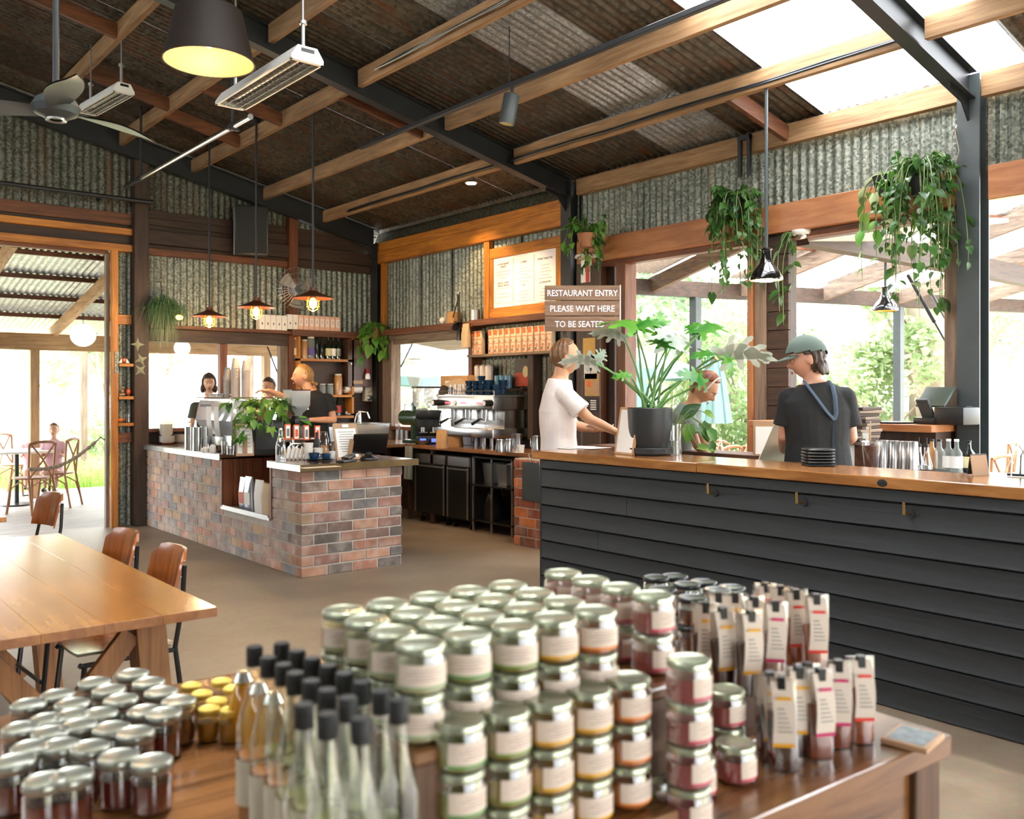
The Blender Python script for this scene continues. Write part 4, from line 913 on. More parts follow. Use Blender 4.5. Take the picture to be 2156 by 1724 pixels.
for zz, L_ in rows:
    for (px, r_, h_, mt, lb, cp, ct, label) in L_:
        x_ = Py(px, 800, YB-.13).x; bottle('bottle' if ct == 'bottle' else 'storage_jar', label, (x_, YB-.12, zz+.013), r_*.9, h_, mt, lb, cp, ct, jar=(ct == 'jar'))
# wall cabinet
cx0, cx1 = Py(731, 800, YB-.2).x, Py(789, 800, YB-.2).x
t = thing('wall_cabinet', 'dark timber wall cabinet in the corner above the soap dispenser', 'cabinet', (cx0, YB-.22, 1.58))
MB().box(0, .02, 0, cx1-cx0-.05, .20, .62).obj('carcass', m_dark['z'], t); d = MB().box(0, 0, 0, cx1-cx0-.05, .02, .62, b=.003).obj('door', wood('dark_panel', '#5d3a24', '#36200f', 'z', .4), t)
MB().cyl(.01, 0, .02, 10, T(.04, 0, .3) @ rot('X', 90)).obj('knob', m_brush, d)
MB().box(.08, -.003, .04, .22, -.001, .08).obj('paper_label', m_clipw, d)
tg = thing('garden_gnome', 'tiny red-hatted gnome figure fixed on the corner cabinet door', 'figurine', (cx0+.27, YB-.26, 1.68))
MB().lathe([(0, 0), (.035, 0), (.035, .05), (.02, .08), (0, .08)], 12).obj('body', m_white, tg); MB().lathe([(.03, .075), (.0, .16)], 10).obj('hat', m_redl if False else plain('red_hat', '#a02030', .6), tg)
# boxes along the back ledge
bx0 = Py(541, 690, YB-.12).x; bx1 = Py(711, 690, YB-.12).x
m_bw = plain('white_carton', '#e6e0d6', .6); m_bp = plain('pink_carton', '#e2b49a', .6)
for i in range(15):
    wd = (bx1-bx0)/15; wh = i < 7
    zl = 2.276 if bx0+wd*(i+.5) < 5.1 else 2.296
    t = thing('tea_carton', '%s %s carton from the left in the row on the back wall ledge' % (ORD[i if wh else i-7], 'white' if wh else 'pink-edged'), 'carton', (bx0+wd*i, YB-.19, zl), 0, 'cartons in a row on the back wall ledge')
    MB().box(.002, 0, 0, wd-.003, .10, .185, b=.002).obj('box', m_bw if wh else m_bp, t)
    MB().box(wd*.2, -.0015, .05, wd*.8, -.0003, .15).obj('front_panel', m_bw, t)
    MB().box(wd*.42, -.0025, .06 if wh else .08, wd*.58, -.0016, .09 if wh else .13).obj('print', m_ink if wh else plain('soft_print', '#b9a0a0', .7), t)
# speaker
q0 = Py(498, 447, 10.40); q1 = Py(566, 540, 10.40)
t = thing('wall_speaker', 'black loudspeaker hung high on the back wall', 'speaker', ((q0.x+q1.x)/2, 10.45, q1.z), rad(-22))
w_ = .19; MB().box(-w_, -.16, 0, w_, .14, .58, rot('X', 6), b=.012).obj('cabinet', m_black, t); MB().box(-w_+.015, -.165, .02, w_-.015, -.158, .56, rot('X', 6)).obj('grille', m_blackmatt, t)
MB().box(-w_-.012, -.02, .0, -w_, .02, .56).obj('bracket', m_brush, t); MB().box(-.06, .13, .2, .06, .3, .3).obj('wall_mount', m_black, t)
# wall fan
q = Py(627, 610, 10.45)
t = thing('wall_fan', 'round wire wall fan above the row of cartons', 'fan', (q.x, 10.48, q.z), rad(-15))
mb = MB()
for r_ in (.27, .2, .13): mb.tube([(r_*math.cos(a*PI/16), -.09+.06*(1-r_/.27)*-1, r_*math.sin(a*PI/16)) for a in range(33)], .004, 4)
for k in range(36):
    a = k*PI/18; mb.tube([(.05*math.cos(a), -.13, .05*math.sin(a)), (.2*math.cos(a), -.12, .2*math.sin(a)), (.27*math.cos(a), -.07, .27*math.sin(a)), (.2*math.cos(a), -.0, .2*math.sin(a))], .0018, 3)
mb.obj('wire_guard', m_brush, t)
for k in range(3):
    MB().grid(lambda u, v: ((.04+.19*u)*math.cos(2.1*k+.75*v), -.08+.04*v, (.04+.19*u)*math.sin(2.1*k+.75*v)), 5, 4).obj('blade', plain('grey_blade', '#8f8a82', .5), t)
MB().cyl(.06, .02, .14, 16, rot('X', 90) @ T(0, 0, -.12)).obj('motor', m_greysteel, t); MB().box(-.02, .1, -.2, .02, .26, -.12).tube([(0, .05, 0), (0, .15, -.15)], .015).obj('bracket', m_greysteel, t)
# steel jugs on the bench right of machine
for i, (px, py, r_, h_) in enumerate(((1052, 952, .045, .13), (1070, 951, .045, .13), (1095, 945, .05, .16), (1112, 943, .05, .17), (1128, 950, .045, .16), (1082, 935, .055, .2), (1122, 935, .05, .22))):
    q = Pz(px, py, ZB+.0)
    if q.x > 6.25: q.x = 6.25
    t = thing('milk_jug', '%s steel milk jug from the left on the back bench beside the espresso machine' % ORD[i], 'jug', (q.x, q.y, ZB), R.uniform(0, 6), 'steel milk jugs on the back bench')
    MB().lathe([(0, 0), (r_, 0), (r_*1.02, h_*.3), (r_*.85, h_*.75), (r_*.92, h_), (r_*.88, h_), (r_*.8, h_*.75), (0, .01)], 18).obj('jug_body', m_chrome, t)
    MB().tube([(r_*.9, 0, h_*.85), (r_*1.5, 0, h_*.8), (r_*1.5, 0, h_*.3), (r_*.98, 0, h_*.2)], .005, 6).obj('handle', m_chrome, t)
q = Pz(1101, 952, ZB); lathe_thing('paper_cup', 'small white paper cup in front of the steel milk jugs', 'cup', cup_prof(.034, .042, .075), m_pc, (q.x-.03, q.y, ZB))
# kraft bags and bowl in front of the machine
q = Pz(927, 944, ZB); bag('paper_bag', 'upright brown paper bag with a string handle in front of the espresso machine', (q.x+.02, q.y, ZB), .12, .08, .2, m_kraft, -1.0)
q = Pz(950, 940, ZB); bag('paper_bag', 'crumpled brown paper bag leaning back under the espresso machine', (q.x+.05, q.y-.02, ZB), .17, .10, .22, m_kraft, -1.2, 8)
q = Pz(892, 936, ZB); lathe_thing('steel_bowl', 'shallow steel bowl on the back bench before the bench grinders', 'bowl', [(0, 0), (.04, 0), (.09, .05), (.095, .055), (.087, .05), (.035, .006), (0, .006)], m_chrome, (q.x-.02, q.y, ZB))
for i, (px, lb) in enumerate(((838, 'steel canister of spoons on the back bench, left of three'), (848, 'steel canister of spoons on the back bench, middle of three'), (858, 'steel canister of spoons on the back bench, right of three'))):
    q = Pz(px, 926, ZB); t = thing('utensil_holder', lb, 'canister', (q.x, q.y, ZB), 0, 'spoon canisters on the back bench')
    MB().lathe(cup_prof(.035, .035, .13), 14).obj('canister', m_chrome, t)
    mb = MB()
    for k in range(4): mb.tube([(0.01*(k-1.5), 0, .02), (.02*(k-1.5), .01, .21)], .003, 4)
    mb.obj('spoons', m_chrome, t)
# shelf of orange bags over the machine
t = struct('trim_10')
MB().box(XR-.20, 6.95, 1.905, XR-.015, 8.40, 1.935, b=.003).obj('shelf_board', wood('pale_shelf', '#94785e', '#6b5442', 'y', .6), t)
MB().box(XR-.05, 8.39, 1.5, XR-.012, 8.43, 2.3).obj('shelf_post', m_brown['z'], t)
m_ob = plain('cream_orange_bag', '#d9c3a2', .5); m_oo = plain('bright_orange_print', '#dd6a34', .6); m_gr = plain('grey_print', '#5f6a60', .7)
def obag(y_, back, k):
    t = thing('coffee_bag', '', 'bag', (XR-.14+.07*back, y_, 1.936), rad(-90)+R.uniform(-.06, .06), 'orange printed coffee bags on the shelf below the menu board')
    w_ = .088; MB().box(-w_/2, -.028, 0, w_/2, .028, .245, b=.008).obj('pouch', m_ob, t)
    MB().box(-w_/2, -.030, .24, w_/2, .030, .27, b=.008).obj('folded_top', m_ob, t)
    pb = MB().box(-w_*.47, -.0310, .205, w_*.2, -.0284, .262).obj('orange_band', m_oo, t)
    mb = MB()
    for (a, b, c_, d_) in ((-.44, .015, -.40, .175), (.40, .015, .44, .175), (-.44, .012, .44, .018), (-.44, .11, .44, .116), (-.44, .17, .44, .177)): mb.box(w_*a, -.0296, b, w_*c_, -.0284, d_)
    for r_ in (.022, .014): mb.tube([(r_*math.cos(a*PI/8), -.0285, .06+r_*math.sin(a*PI/8)) for a in range(9)], .0022, 4)
    mb.box(-.006, -.0296, .04, .006, -.0284, .066)
    mb.obj('orange_print', m_oo, t)
    MB().box(-w_*.30, -.0298, .02, -w_*.05, -.0284, .045).box(.0, -.0298, .13, .022, -.0284, .134, rot('Y', -25)).box(-w_*.36, -.0298, .125, -w_*.24, -.0284, .138).obj('grey_print', m_gr, t)
    return t
ob0 = None; k = 0
for j in range(11):
    y_ = 7.02+.098*j
    if ob0 is None: ob0 = obag(y_, 0, 0); ob0['label'] = 'first orange printed coffee bag from the right on the shelf'
    else: dup(ob0, (XR-.14, y_+R.uniform(-.004, .004), 1.936), rad(-90)+R.uniform(-.07, .07), '%s orange printed coffee bag from the right on the shelf' % ORD[j])
dup(ob0, (XR-.13, 8.22, 1.936), rad(-90), 'orange printed coffee bag at the left, half behind the hanging paper bag'); dup(ob0, (XR-.13, 8.315, 1.936), rad(-97), 'outermost left orange printed coffee bag on the shelf')
bag('paper_bag', 'brown paper bag hung at the end of the shelf by the desk lamp', (XR-.24, 8.36, 2.02), .12, .07, .27, m_kraftw, -PI/2)
# wrapped cups, painting
for i in range(3): lathe_thing('cup_sleeve', 'plastic sleeve of pale takeaway cups under the orange bags, %s from the left' % ORD[i], 'cups', [(0, 0), (.045, 0), (.05, .25), (.03, .27), (0, .26)], plain('wrapped_cups%d' % i, '#b9aca0', .2, coat=.6, bump=.5), (XR-.12, 8.28-.10*i, 1.55), 'sleeves of pale takeaway cups')
for i in range(3): lathe_thing('cup_sleeve', 'plastic sleeve of blue takeaway cups under the orange bags, %s from the left' % ORD[i], 'cups', [(0, 0), (.04, 0), (.045, .14), (0, .15)], plain('wrapped_blue%d' % i, '#3f6a84', .2, coat=.6, bump=.5), (XR-.12, 7.92-.09*i, 1.55), 'sleeves of blue takeaway cups')
tag(MB().box(XR-.19, 7.55, 1.525, XR-.012, 8.35, 1.549).obj('cup_ledge', m_dark['y'], None), 'narrow dark ledge under the sleeves of takeaway cups', 'shelf')
q = Px(1108, 790, XR-.02)
t = thing('small_painting', 'small painting of a pale disc over a red field below the orange bags', 'painting', (XR-.035, 7.58-.17, 1.57))
MB().box(0, 0, 0, .02, .32, .30).obj('canvas', plain('canvas_grey', '#5d564e', .8, var=.1), t); MB().box(-.002, 0, 0, .0, .32, .15).obj('red_field', plain('painted_red', '#b9543e', .8, var=.08), t)
MB().lathe([(0, 0), (.045, 0), (.045, .003), (0, .003)], 24, T(-.001, .14, .16) @ rot('Y', -90), sx=1.4).obj('pale_disc', plain('painted_cream', '#d3bd8c', .8), t)
# menu board
q0 = Px(1024, 528, 6.38); q1 = Px(1186, 655, 6.38); q2 = Px(1186, 497, 6.38); q3 = Px(1024, 678, 6.38)
ya, yb_ = q1.y, q0.y; za, zt_ = 2.335, 3.13
t = thing('menu_board', 'large timber-framed printed menu board high on the right wall', 'menu board', (6.38, ya, za))
W_, Hh = yb_-ya, zt_-za; f = .12
mfo = m_orange['y']
MB().box(0, 0, 0, .035, W_, f, b=.004).obj('frame_rail', mfo, t); MB().box(0, 0, Hh-f, .035, W_, Hh, b=.004).obj('frame_rail', mfo, t)
MB().box(0, 0, f, .035, f, Hh-f, b=.004).obj('frame_stile', m_orange['z'], t); MB().box(0, W_-f, f, .035, W_, Hh-f, b=.004).obj('frame_stile', m_orange['z'], t)
MB().box(.012, f, f, .03, W_-f, Hh-f).obj('menu_sheet', plain('menu_white', '#e9e6ea', .5), t)
MB().box(.035, .1, .1, .06, W_-.1, Hh-.1).obj('backing', m_dark['y'], t)
fm = facing(-1, 0)
cw = (W_-2*f)/3
mb = MB()
for k in (1, 2): mb.box(.0105, f+cw*k-.002, f+.02, .012, f+cw*k+.002, Hh-f-.03)
mb.box(.0105, W_-f-cw+.02, .17, .012, W_-f-.03, .172).box(.0105, W_-f-cw+.02, .33, .012, W_-f-.03, .332).box(.0105, W_-f-.03, .17, .012, W_-f-.028, .33).box(.0105, W_-f-cw+.02, .17, .012, W_-f-cw+.022, .33)
mb.obj('ruled_lines', m_ink, t)
cols_ = [['HOUSE BLEND\nWHITE', 'BLACK COFFEE\nSINGLE ORIGIN'], ['COFFEE', 'TEA'], ['MORE THAN TEA', 'ALTERNATIVE']]
for k in range(3):
    yc = W_-f-cw*(k+.5)
    text(cols_[k][0], .03, m_ink, t, (.0105, yc, Hh-f-.09), fm); text(cols_[k][1], .028, m_ink, t, (.0105, yc, Hh-f-.34 if k != 0 else Hh-f-.30), fm)
    mb = MB()
    for i in range(13 if k else 8):
        z_ = Hh-f-.16-.035*i-(.04 if i > 5 else 0)
        if abs(z_-(Hh-f-.34)) < .03 or (k == 0 and abs(z_-(Hh-f-.30)) < .045): continue
        w_ = cw*R.uniform(.12, .36); mb.box(.0108, yc-w_, z_, .012, yc+w_, z_+.006)
    mb.obj('print_lines', plain('faint_ink%d' % k, '#9a979c', .8), t)
# desk lamp, tins on the ledge
t = thing('desk_lamp', 'black spring-arm desk lamp clamped to the ledge above the window', 'lamp', (XR-.22, 8.50, 2.22))
MB().tube([(0, 0, 0), (-.0, .02, .42)], .008).tube([(0, .03, 0), (-.0, .05, .42)], .006).tube([(0, .0, .44), (0, .14, .16)], .008).tube([(0, .0, .10), (0, .1, .1)], .005).obj('arm', m_black, t)
MB().box(-.03, -.03, -.12, .03, .03, .02, b=.006).obj('clamp', m_black, t); MB().lathe([(.02, 0), (.075, -.07), (.07, -.07), (.0, -.0)], 16, T(-.02, .07, .10) @ rot('X', -40)).obj('shade', m_dark['z'], t)
MB().cyl(.018, -.01, .02, 10, T(0, .03, .43)).obj('joint', m_brush, t)
lathe_thing('tin', 'round grey tin on the ledge beside the menu board frame', 'tin', [(0, 0), (.06, 0), (.06, .12), (0, .12)], m_brush, (XR-.11, 8.36, 2.332))
tag(MB().box(0, 0, 0, .1, .14, .14, b=.003).obj('card_box', m_kraft, None, (XR-.15, 8.72, 2.321)), 'small brown box on the ledge left of the desk lamp', 'box')
tag(MB().sph((0, 0, .045), (.04, .04, .045), 10, 8).obj('skull_ornament', m_whiteware, None, (XR-.15, 8.95, 2.321)), 'little white ornament on the ledge left of the small brown box', 'ornament')
tag(MB().box(0, 0, 0, .1, .06, .13, b=.006).obj('ornament', m_black, None, (6.18, YB-.20, 2.296)), 'small black and white ornament on the corner ledge', 'ornament')
# ---------------------------------------------------------------- charcoal counter
m_char = {}
def charcoal(name, c):
    m = wood(name, c, '#101214', 'y', .5, stretch=10, rnd=.12, bump=.5); return m
m_chw = charcoal('charcoal_painted_board', '#1a1d20')
m_ctop = wood('honey_hardwood_top', '#b07a45', '#845028', 'y', .16, sc=1.1, stretch=10, coat=.5)
XC = 4.155
kc = thing('service_counter', 'long charcoal shiplap service counter with a honey hardwood top', 'counter', (XC, .3, 0))
YE = 4.72-.3
zz = [0.0]+[.122*k for k in range(1, 8)]+[.979, 1.045]
for k in range(len(zz)-1):
    z0, z1 = zz[k], zz[k+1]
    cut = [0, YE] if k % 2 else [0, YE-[.0, 1.15, .9, 2.1, .55, 1.7, .8, 1.2, 0][k] if [.0, 1.15, .9, 2.1, .55, 1.7, .8, 1.2, 0][k] else YE, YE]
    cut = sorted(set(round(c, 3) for c in cut))
    for a, b in zip(cut[:-1], cut[1:]):
        mb = MB(); dz = .0022
        prof = [(0.002, z0+dz), (-.006, z0+dz+.004), (-.004, z0+dz+.012), (0.0, z0+dz+.018), (0.0, z1-dz-.006), (.006, z1-dz), (.02, z1-dz), (.02, z0+dz)]
        n = len(prof); vs = [(x, a+.0015, z) for x, z in prof]+[(x, b-.0015, z) for x, z in prof]
        fs = [tuple(range(n)), tuple(range(n, 2*n))[::-1]]+[(i, i+n, (i+1) % n+n, (i+1) % n) for i in range(n)]
        mb.add(vs, fs).obj('shiplap_board', m_chw, kc)
MB().box(.02, .02, 0, .40, YE-.005, 1.04).obj('carcass', m_blackmatt, kc)
MB().box(.0, YE, 0, .42, YE+.018, 1.045).obj('end_panel', m_chw, kc)
for a, b in ((0, 3.05), (3.05, YE+.07)): MB().box(-.032, a+.001, 1.045, .465, b-.001, 1.10, b=.004).obj('top_slab', m_ctop, kc)
MB().sph((-.0305, 1.93, 1.07), (.004, .03, .02), 10, 6).sph((-.0, 1.96, 1.099), (.02, .012, .002), 10, 6).obj('knot', m_blackmatt, kc)
# hooks
m_brass = plain('brass', '#9a7a45', .35, .9)
for i, (px, py, lb) in enumerate(((1505, 1037, 'left of three brass coat hooks on the charcoal counter'), (1692, 1057, 'middle of three brass coat hooks on the charcoal counter'), (1917, 1080, 'right of three brass coat hooks on the charcoal counter'))):
    q = Px(px, py, XC-.002)
    t = thing('coat_hook', lb, 'hook', q, 0, 'brass hooks under the counter top')
    MB().cyl(.021, 0, .008, 16, rot('Y', -90)).obj('rose', m_steel, t)
    MB().tube([(0, 0, 0), (-.05, 0, 0), (-.06, .0, .005)], .006, 8).obj('stem', m_brass, t); MB().tube([(-.062, 0, -.002), (-.064, 0, .055)], .006, 8).obj('prong', m_brass, t)
ZC = 1.1005
# rear shelf
a = Px(1600, 900, 4.9).y; b = Px(1232, 900, 4.9).y
t = thing('rear_shelf', 'dark timber staff shelf running behind the charcoal counter', 'shelf', (4.9, a, 0))
MB().box(0, 0, 1.055, .28, b-a, 1.10, b=.003).obj('shelf_board', m_brown['y'], t); MB().box(.2, .0, 0, .26, b-a, 1.055).obj('back_panel', m_dark['z'], t)
# papers
q = Pz(1215, 943, ZC)
t = thing('paper_stack', 'fan of white menus lying at the left end of the charcoal counter', 'paper', (q.x, q.y, ZC))
for k, (dx, dy, an) in enumerate(((0, 0, 8), (-.03, .05, -6), (.03, .1, 20), (.02, -.07, 2))): MB().box(-.11, -.15, 0, .11, .15, .0015, T(dx, dy, .002*k) @ rot('Z', an)).obj('sheet', m_paper, t)
# framed menu standing on edge
q = Pz(1326, 958, ZC)
t = thing('menu_stand', 'slim timber menu stand leaning beside the big black plant pot', 'menu', (q.x, q.y+.06, ZC), rad(-104))
M = rot('X', -9)
mf = plain('pale_oak', '#b88a5c', .5)
for (x0, z0, x1, z1) in ((-.11, 0, -.095, .31), (.095, 0, .11, .31), (-.11, 0, .11, .015), (-.11, .295, .11, .31)): MB().box(x0, 0, z0, x1, .018, z1, M, b=.002).obj('frame_bar', mf, t)
MB().box(-.095, .004, .015, .095, .010, .295, M).obj('menu_card', m_paper, t)
MB().box(-.06, .01, .0, .06, .10, .012, b=.002).obj('foot', mf, t)
# coaster / ashtray stack
q = Pz(1729, 981, ZC)
for i in range(6):
    t = tag(MB().box(-.075, -.06, 0, .075, .06, .013, b=.005).obj('slate_coaster', m_black if i else m_blackmatt, None, (q.x+R.uniform(-.003, .003), q.y+.02, ZC+.0165*i), rad(-38)), '%s black tray from the bottom of the little stack on the charcoal counter' % ORD[i], 'tray', 'black trays stacked on the charcoal counter')
    tag(t); 
    mbp = MB()
    for a_, b_ in ((-.06, -.045), (.06, -.045), (.06, .045), (-.06, .045)): mbp.cyl(.004, .012, .0175, 8, T(a_, b_, 0))
    mbp.obj('rubber_studs', m_blackmatt, t)
# objects right end: menu and stools
q = Pz(2076, 1000, ZC)
t = thing('menu_stand', 'small white-edged menu card standing at the right end of the charcoal counter', 'menu', (q.x-.05, q.y, ZC), rad(-20))
MB().box(-.05, 0, 0, .05, .005, .10, rot('X', -10)).obj('card', m_clipw, t); MB().box(-.05, .035, 0, .05, .039, .098, rot('X', 10)).obj('card_back', m_black, t)
t = thing('wire_basket', 'black wire rack with curved chrome rim at the right end of the charcoal counter', 'rack', (q.x+.12, q.y-.22, ZC))
MB().box(-.08, -.14, 0, .08, .14, .012).obj('base', m_black, t)
for k in range(7): MB().tube([(-.08, -.12+.04*k, 0), (-.07, -.12+.04*k, .1), (0, -.12+.04*k, .15), (.07, -.12+.04*k, .1), (.08, -.12+.04*k, 0)], .004, 6).obj('hoop', m_chrome if k % 3 == 0 else m_black, t)

# ---------------------------------------------------------------- produce table and its jars
ang = rad(-3.2); TX, TY = 1.885, .868
def tl(x, y):   # table frame -> world
    return Vector((TX+x*math.cos(ang)-y*math.sin(ang), TY+x*math.sin(ang)+y*math.cos(ang), 0))
ZTB = .80
m_tt = wood('rustic_tabletop', '#8a5c34', '#553318', 'x', .22, sc=.9, stretch=9, coat=.45)
tb = thing('produce_table', 'rustic low wooden table crowded with jars in the foreground', 'table', (TX, TY, 0), ang)
yy = 0
for k, wd in enumerate((.22, .25, .21, .24, .23, .13)):
    MB().box(-2.0, yy+.001, ZTB-.045, -.0 if k else -.0, yy+wd-.0015, ZTB, b=.003).obj('tabletop_plank', m_tt, tb); yy += wd
md_ = wood('rustic_leg', '#6a4425', '#3c2412', 'z', .55)
for a_, b_ in ((-.10, .02), (-1.95, .02), (-.10, 1.14), (-1.95, 1.14)): MB().box(a_, b_, 0, a_+.09, b_+.09, ZTB-.045, b=.004).obj('leg', md_, tb)
for b_ in (.035, 1.17): MB().box(-1.9, b_, ZTB-.17, -.05, b_+.03, ZTB-.046).obj('apron', m_tt, tb)
for a_ in (-.05, -1.93): MB().box(a_, .06, ZTB-.17, a_+.03, 1.18, ZTB-.046).obj('apron', m_tt, tb)
# risers
def riser(label, x0, y0, x1, y1, z1, name='wooden_riser'):
    p_ = tl(x0, y0); t = thing(name, label, 'riser', (p_.x, p_.y, ZTB), ang)
    w_, d_, h_ = x1-x0, y1-y0, z1-ZTB
    MB().box(0, 0, h_-.02, w_, d_, h_, b=.003).obj('top_board', m_tt, t); MB().box(0, .0, 0, w_, .02, h_-.02).obj('front_board', md_, t); MB().box(0, d_-.02, 0, w_, d_, h_-.02).obj('back_board', md_, t)
    for a_ in (0, w_-.02): MB().box(a_, .02, 0, a_+.02, d_-.02, h_-.02).obj('end_board', md_, t)
def loc_t(p):   # world -> table frame
    d = Vector(p)-Vector((TX, TY, 0)); return (d.x*math.cos(-ang)-d.y*math.sin(-ang), d.x*math.sin(-ang)+d.y*math.cos(-ang))
ZR1 = 1.01; ZR2 = .89; ZTR = .84
u0 = loc_t((.686, 1.04, 0)); u1 = loc_t((1.30, 1.40, 0))
riser('tall wooden riser box under the two-high rows of honey jars', u0[0], u0[1], u1[0], u1[1], ZR1)
jh = .0675
m_jg = glassy('jar_glass', (.98, 1, .97), .10, .04)
m_gold = plain('gold_lid', '#c9b46a', .3, .55); m_silver = plain('pale_metal_lid', '#a9ad96', .25, .7); m_blk = plain('black_lid', '#1d2124', .3, .3, coat=.3); m_whl = plain('silver_white_lid', '#a3a59a', .28, .75); m_yel = plain('yellow_lid', '#cdb04a', .4, .2)
def jar_protos(key, content, stripe, lidm, r_=.037, h_=jh, lidr=.0355, labm=None, lab=True, filln=.86):
    cm = plain('content_'+key, content, .25, coat=.2)
    body = MB().lathe([(r_*.85, .001), (r_, .006), (r_, h_*.72), (r_*.90, h_*.83), (r_*.90, h_*.9)], 22, cap=False).mesh('glass', m_jg)
    cont = MB().lathe([(0, .002), (r_*.84, .002), (r_*.965, .007), (r_*.965, h_*.70*filln), (0, h_*.70*filln)], 20).mesh('contents', cm)
    lid = MB().lathe([(lidr*.99, h_*.82), (lidr*1.02, h_*.84), (lidr*1.02, h_*.955), (lidr*.99, h_*.985), (lidr*.93, h_), (lidr*.86, h_*.985), (0, h_*.98)], 24, cap=False).mesh('lid', lidm)
    ms = []
    if lab:
        n = 12; mb = MB(); a0, a1 = -1.15, 1.15
        mb.grid(lambda u, v: (1.012*r_*math.sin(a0+(a1-a0)*u), -1.012*r_*math.cos(a0+(a1-a0)*u), h_*(.16+.50*v)), n, 1); ms.append(('label', mb.mesh('label', labm or plain('jar_label_'+key, '#d3c0b0', .6))))
        mb = MB(); mb.grid(lambda u, v: (1.016*r_*math.sin(a0+(a1-a0)*u), -1.016*r_*math.cos(a0+(a1-a0)*u), h_*(.16+.055*v)), n, 1); ms.append(('label_stripe', mb.mesh('label_stripe', plain('stripe_'+key, stripe, .6))))
        mb = MB()
        for q_, (w_, z_) in enumerate(((.5, .53), (.7, .46), (.4, .39), (.6, .33))): mb.grid(lambda u, v: (1.018*r_*math.sin(-w_+2*w_*u), -1.018*r_*math.cos(-w_+2*w_*u), h_*(z_+.018*v)), 6, 1)
        ms.append(('label_print', mb.mesh('label_print', plain('jar_print', '#9a8078', .8))))
    return [('glass', body), ('contents', cont), ('lid', lid)]+ms
def put_jar(proto, label, loc, rz, group, name='honey_jar', cat='jar'):
    t = thing(name, label, cat, loc, rz, group)
    for nm, me in proto: inst(nm, me, t)
    return t
HON = [jar_protos('pale', '#a39a74', '#8a9a72', m_silver), jar_protos('green', '#7d7a40', '#4f8a4a', m_silver), jar_protos('olive', '#7a6a28', '#6f8a3a', m_silver), jar_protos('yellow', '#a87a24', '#d8a020', m_silver), jar_protos('amber', '#a2561c', '#d87a2a', m_silver)]
PINK = jar_protos('pink', '#8e4244', '#c43a58', m_silver); BLK = jar_protos('dark', '#5a2c18', '#d8763a', m_blk, .034, .066, .034)
cn = ['pale', 'green-striped', 'olive', 'yellow', 'amber']
rown = ['front', 'second', 'third', 'back']
rzj = [-.9, -.55, -.4, -.25, -.2]
for i in range(5):
    for j in range(4):
        x_ = .725+.083*i+.0045*j; y_ = 1.085-.0042*i+.081*j
        for l_ in range(2):
            put_jar(HON[i], '%s %s honey jar, %s row, %s' % (['leftmost', 'second column', 'middle column', 'fourth column', 'rightmost'][i], cn[i], rown[j], 'top layer' if l_ else 'lower layer'),
                    (x_+R.uniform(-.002, .002), y_+R.uniform(-.002, .002), ZR1+jh*l_+.0005), rzj[i]+R.uniform(-.15, .15)+(.5 if i == 0 else 0), 'two-high honey jars on the tall riser')
for j in range(4):
    for l_ in range(2):
        put_jar(PINK, 'pink jar at the right end of the tall riser, %s from the front, %s layer' % (ORD[j], ('lower', 'top')[l_]), (1.216+.0045*j+R.uniform(-.002, .002), 1.083+.083*j, ZR1+jh*l_+.0005), .25+R.uniform(-.2, .2), 'pink jars on the tall riser')
# tray with three stacks
p0 = Pz(1150, 1468, 1.044); p1 = Pz(1325, 1425, 1.044)
u0, u1 = loc_t((p0.x-.34, p0.y, 0)), loc_t((p1.x, p1.y, 0))
riser('low wooden tray board in front of the tall riser', u0[0]-.05, u0[1]-.045, u1[0]+.05, u1[1]+.035, ZTR, 'wooden_tray')
for i, (px, py, c_, nm) in enumerate(((1322, 1425, 4, 'rightmost'), (1240, 1446, 3, 'second from the right'), (1155, 1469, 3, 'third from the right'), (1064, 1490, 2, 'fourth from the right'), (968, 1512, 1, 'leftmost'))):
    q = Pz(px, py, ZTR+3*jh)
    for l_ in range(3): put_jar(HON[c_], '%s jar of the %s stack on the low tray' % (('bottom', 'middle', 'top')[l_], nm), (q.x, q.y, ZTR+jh*l_+.0005), .1+R.uniform(-.2, .2), 'three-high stacks on the low tray')
def stack(px, py, n_, proto, lab, group, z0=ZTB, h_=jh, rz=.4, name='jam_jar'):
    q = Pz(px, py, z0+n_*h_)
    for l_ in range(n_): put_jar(proto, ('%s, %s up from the table' % (lab, ORD[l_])) if n_ > 1 else lab, (q.x, q.y, z0+h_*l_+.0005), rz+R.uniform(-.1, .1), group, name)
stack(1450, 1386, 4, PINK, 'pink jar of the lone tall stack', 'lone tall stack of pink jars')
stack(1528, 1450, 2, PINK, 'pink jar of the pair beside the pouches', 'pair of pink jars beside the pouches')
stack(1549, 1562, 1, PINK, 'single pink jar nearest the camera beside the pouches', 'pink jars on the table')
for i, (px, py) in enumerate(((1462, 1590), (1380, 1618), (1290, 1640), (1195, 1662), (1090, 1680), (985, 1700), (880, 1722))):
    stack(px, py, 1, HON[i % 3] if i else PINK, 'low jar in the near row on the tabletop, %s from the right' % ORD[i], 'low jars in the near row', name='honey_jar')
# black-lidded jars on a second riser with the pouches
q0 = loc_t((1.36, 1.05, 0)); q1 = loc_t((1.86, 1.70, 0))
riser('low wooden riser box under the taller group of pouches and black-lidded jars', q0[0]-.0, .27, -.03, q1[1], ZR2)
for i, (px, py) in enumerate(((1382, 1214), (1446, 1206), (1446, 1228), (1500, 1219), (1458, 1256), (1395, 1238), (1552, 1232), (1510, 1240))):
    q = Pz(px, py, ZR2+2*.066); q.x = min(q.x, 1.85)
    for l_ in range(2): put_jar(BLK, '%s black-lidded jar of the %s stack behind the pouches, counting from the left' % (('lower', 'upper')[l_], ORD[i]), (q.x, q.y, ZR2+.066*l_+.0005), .3, 'black-lidded jars stacked behind the pouches', 'sauce_jar')
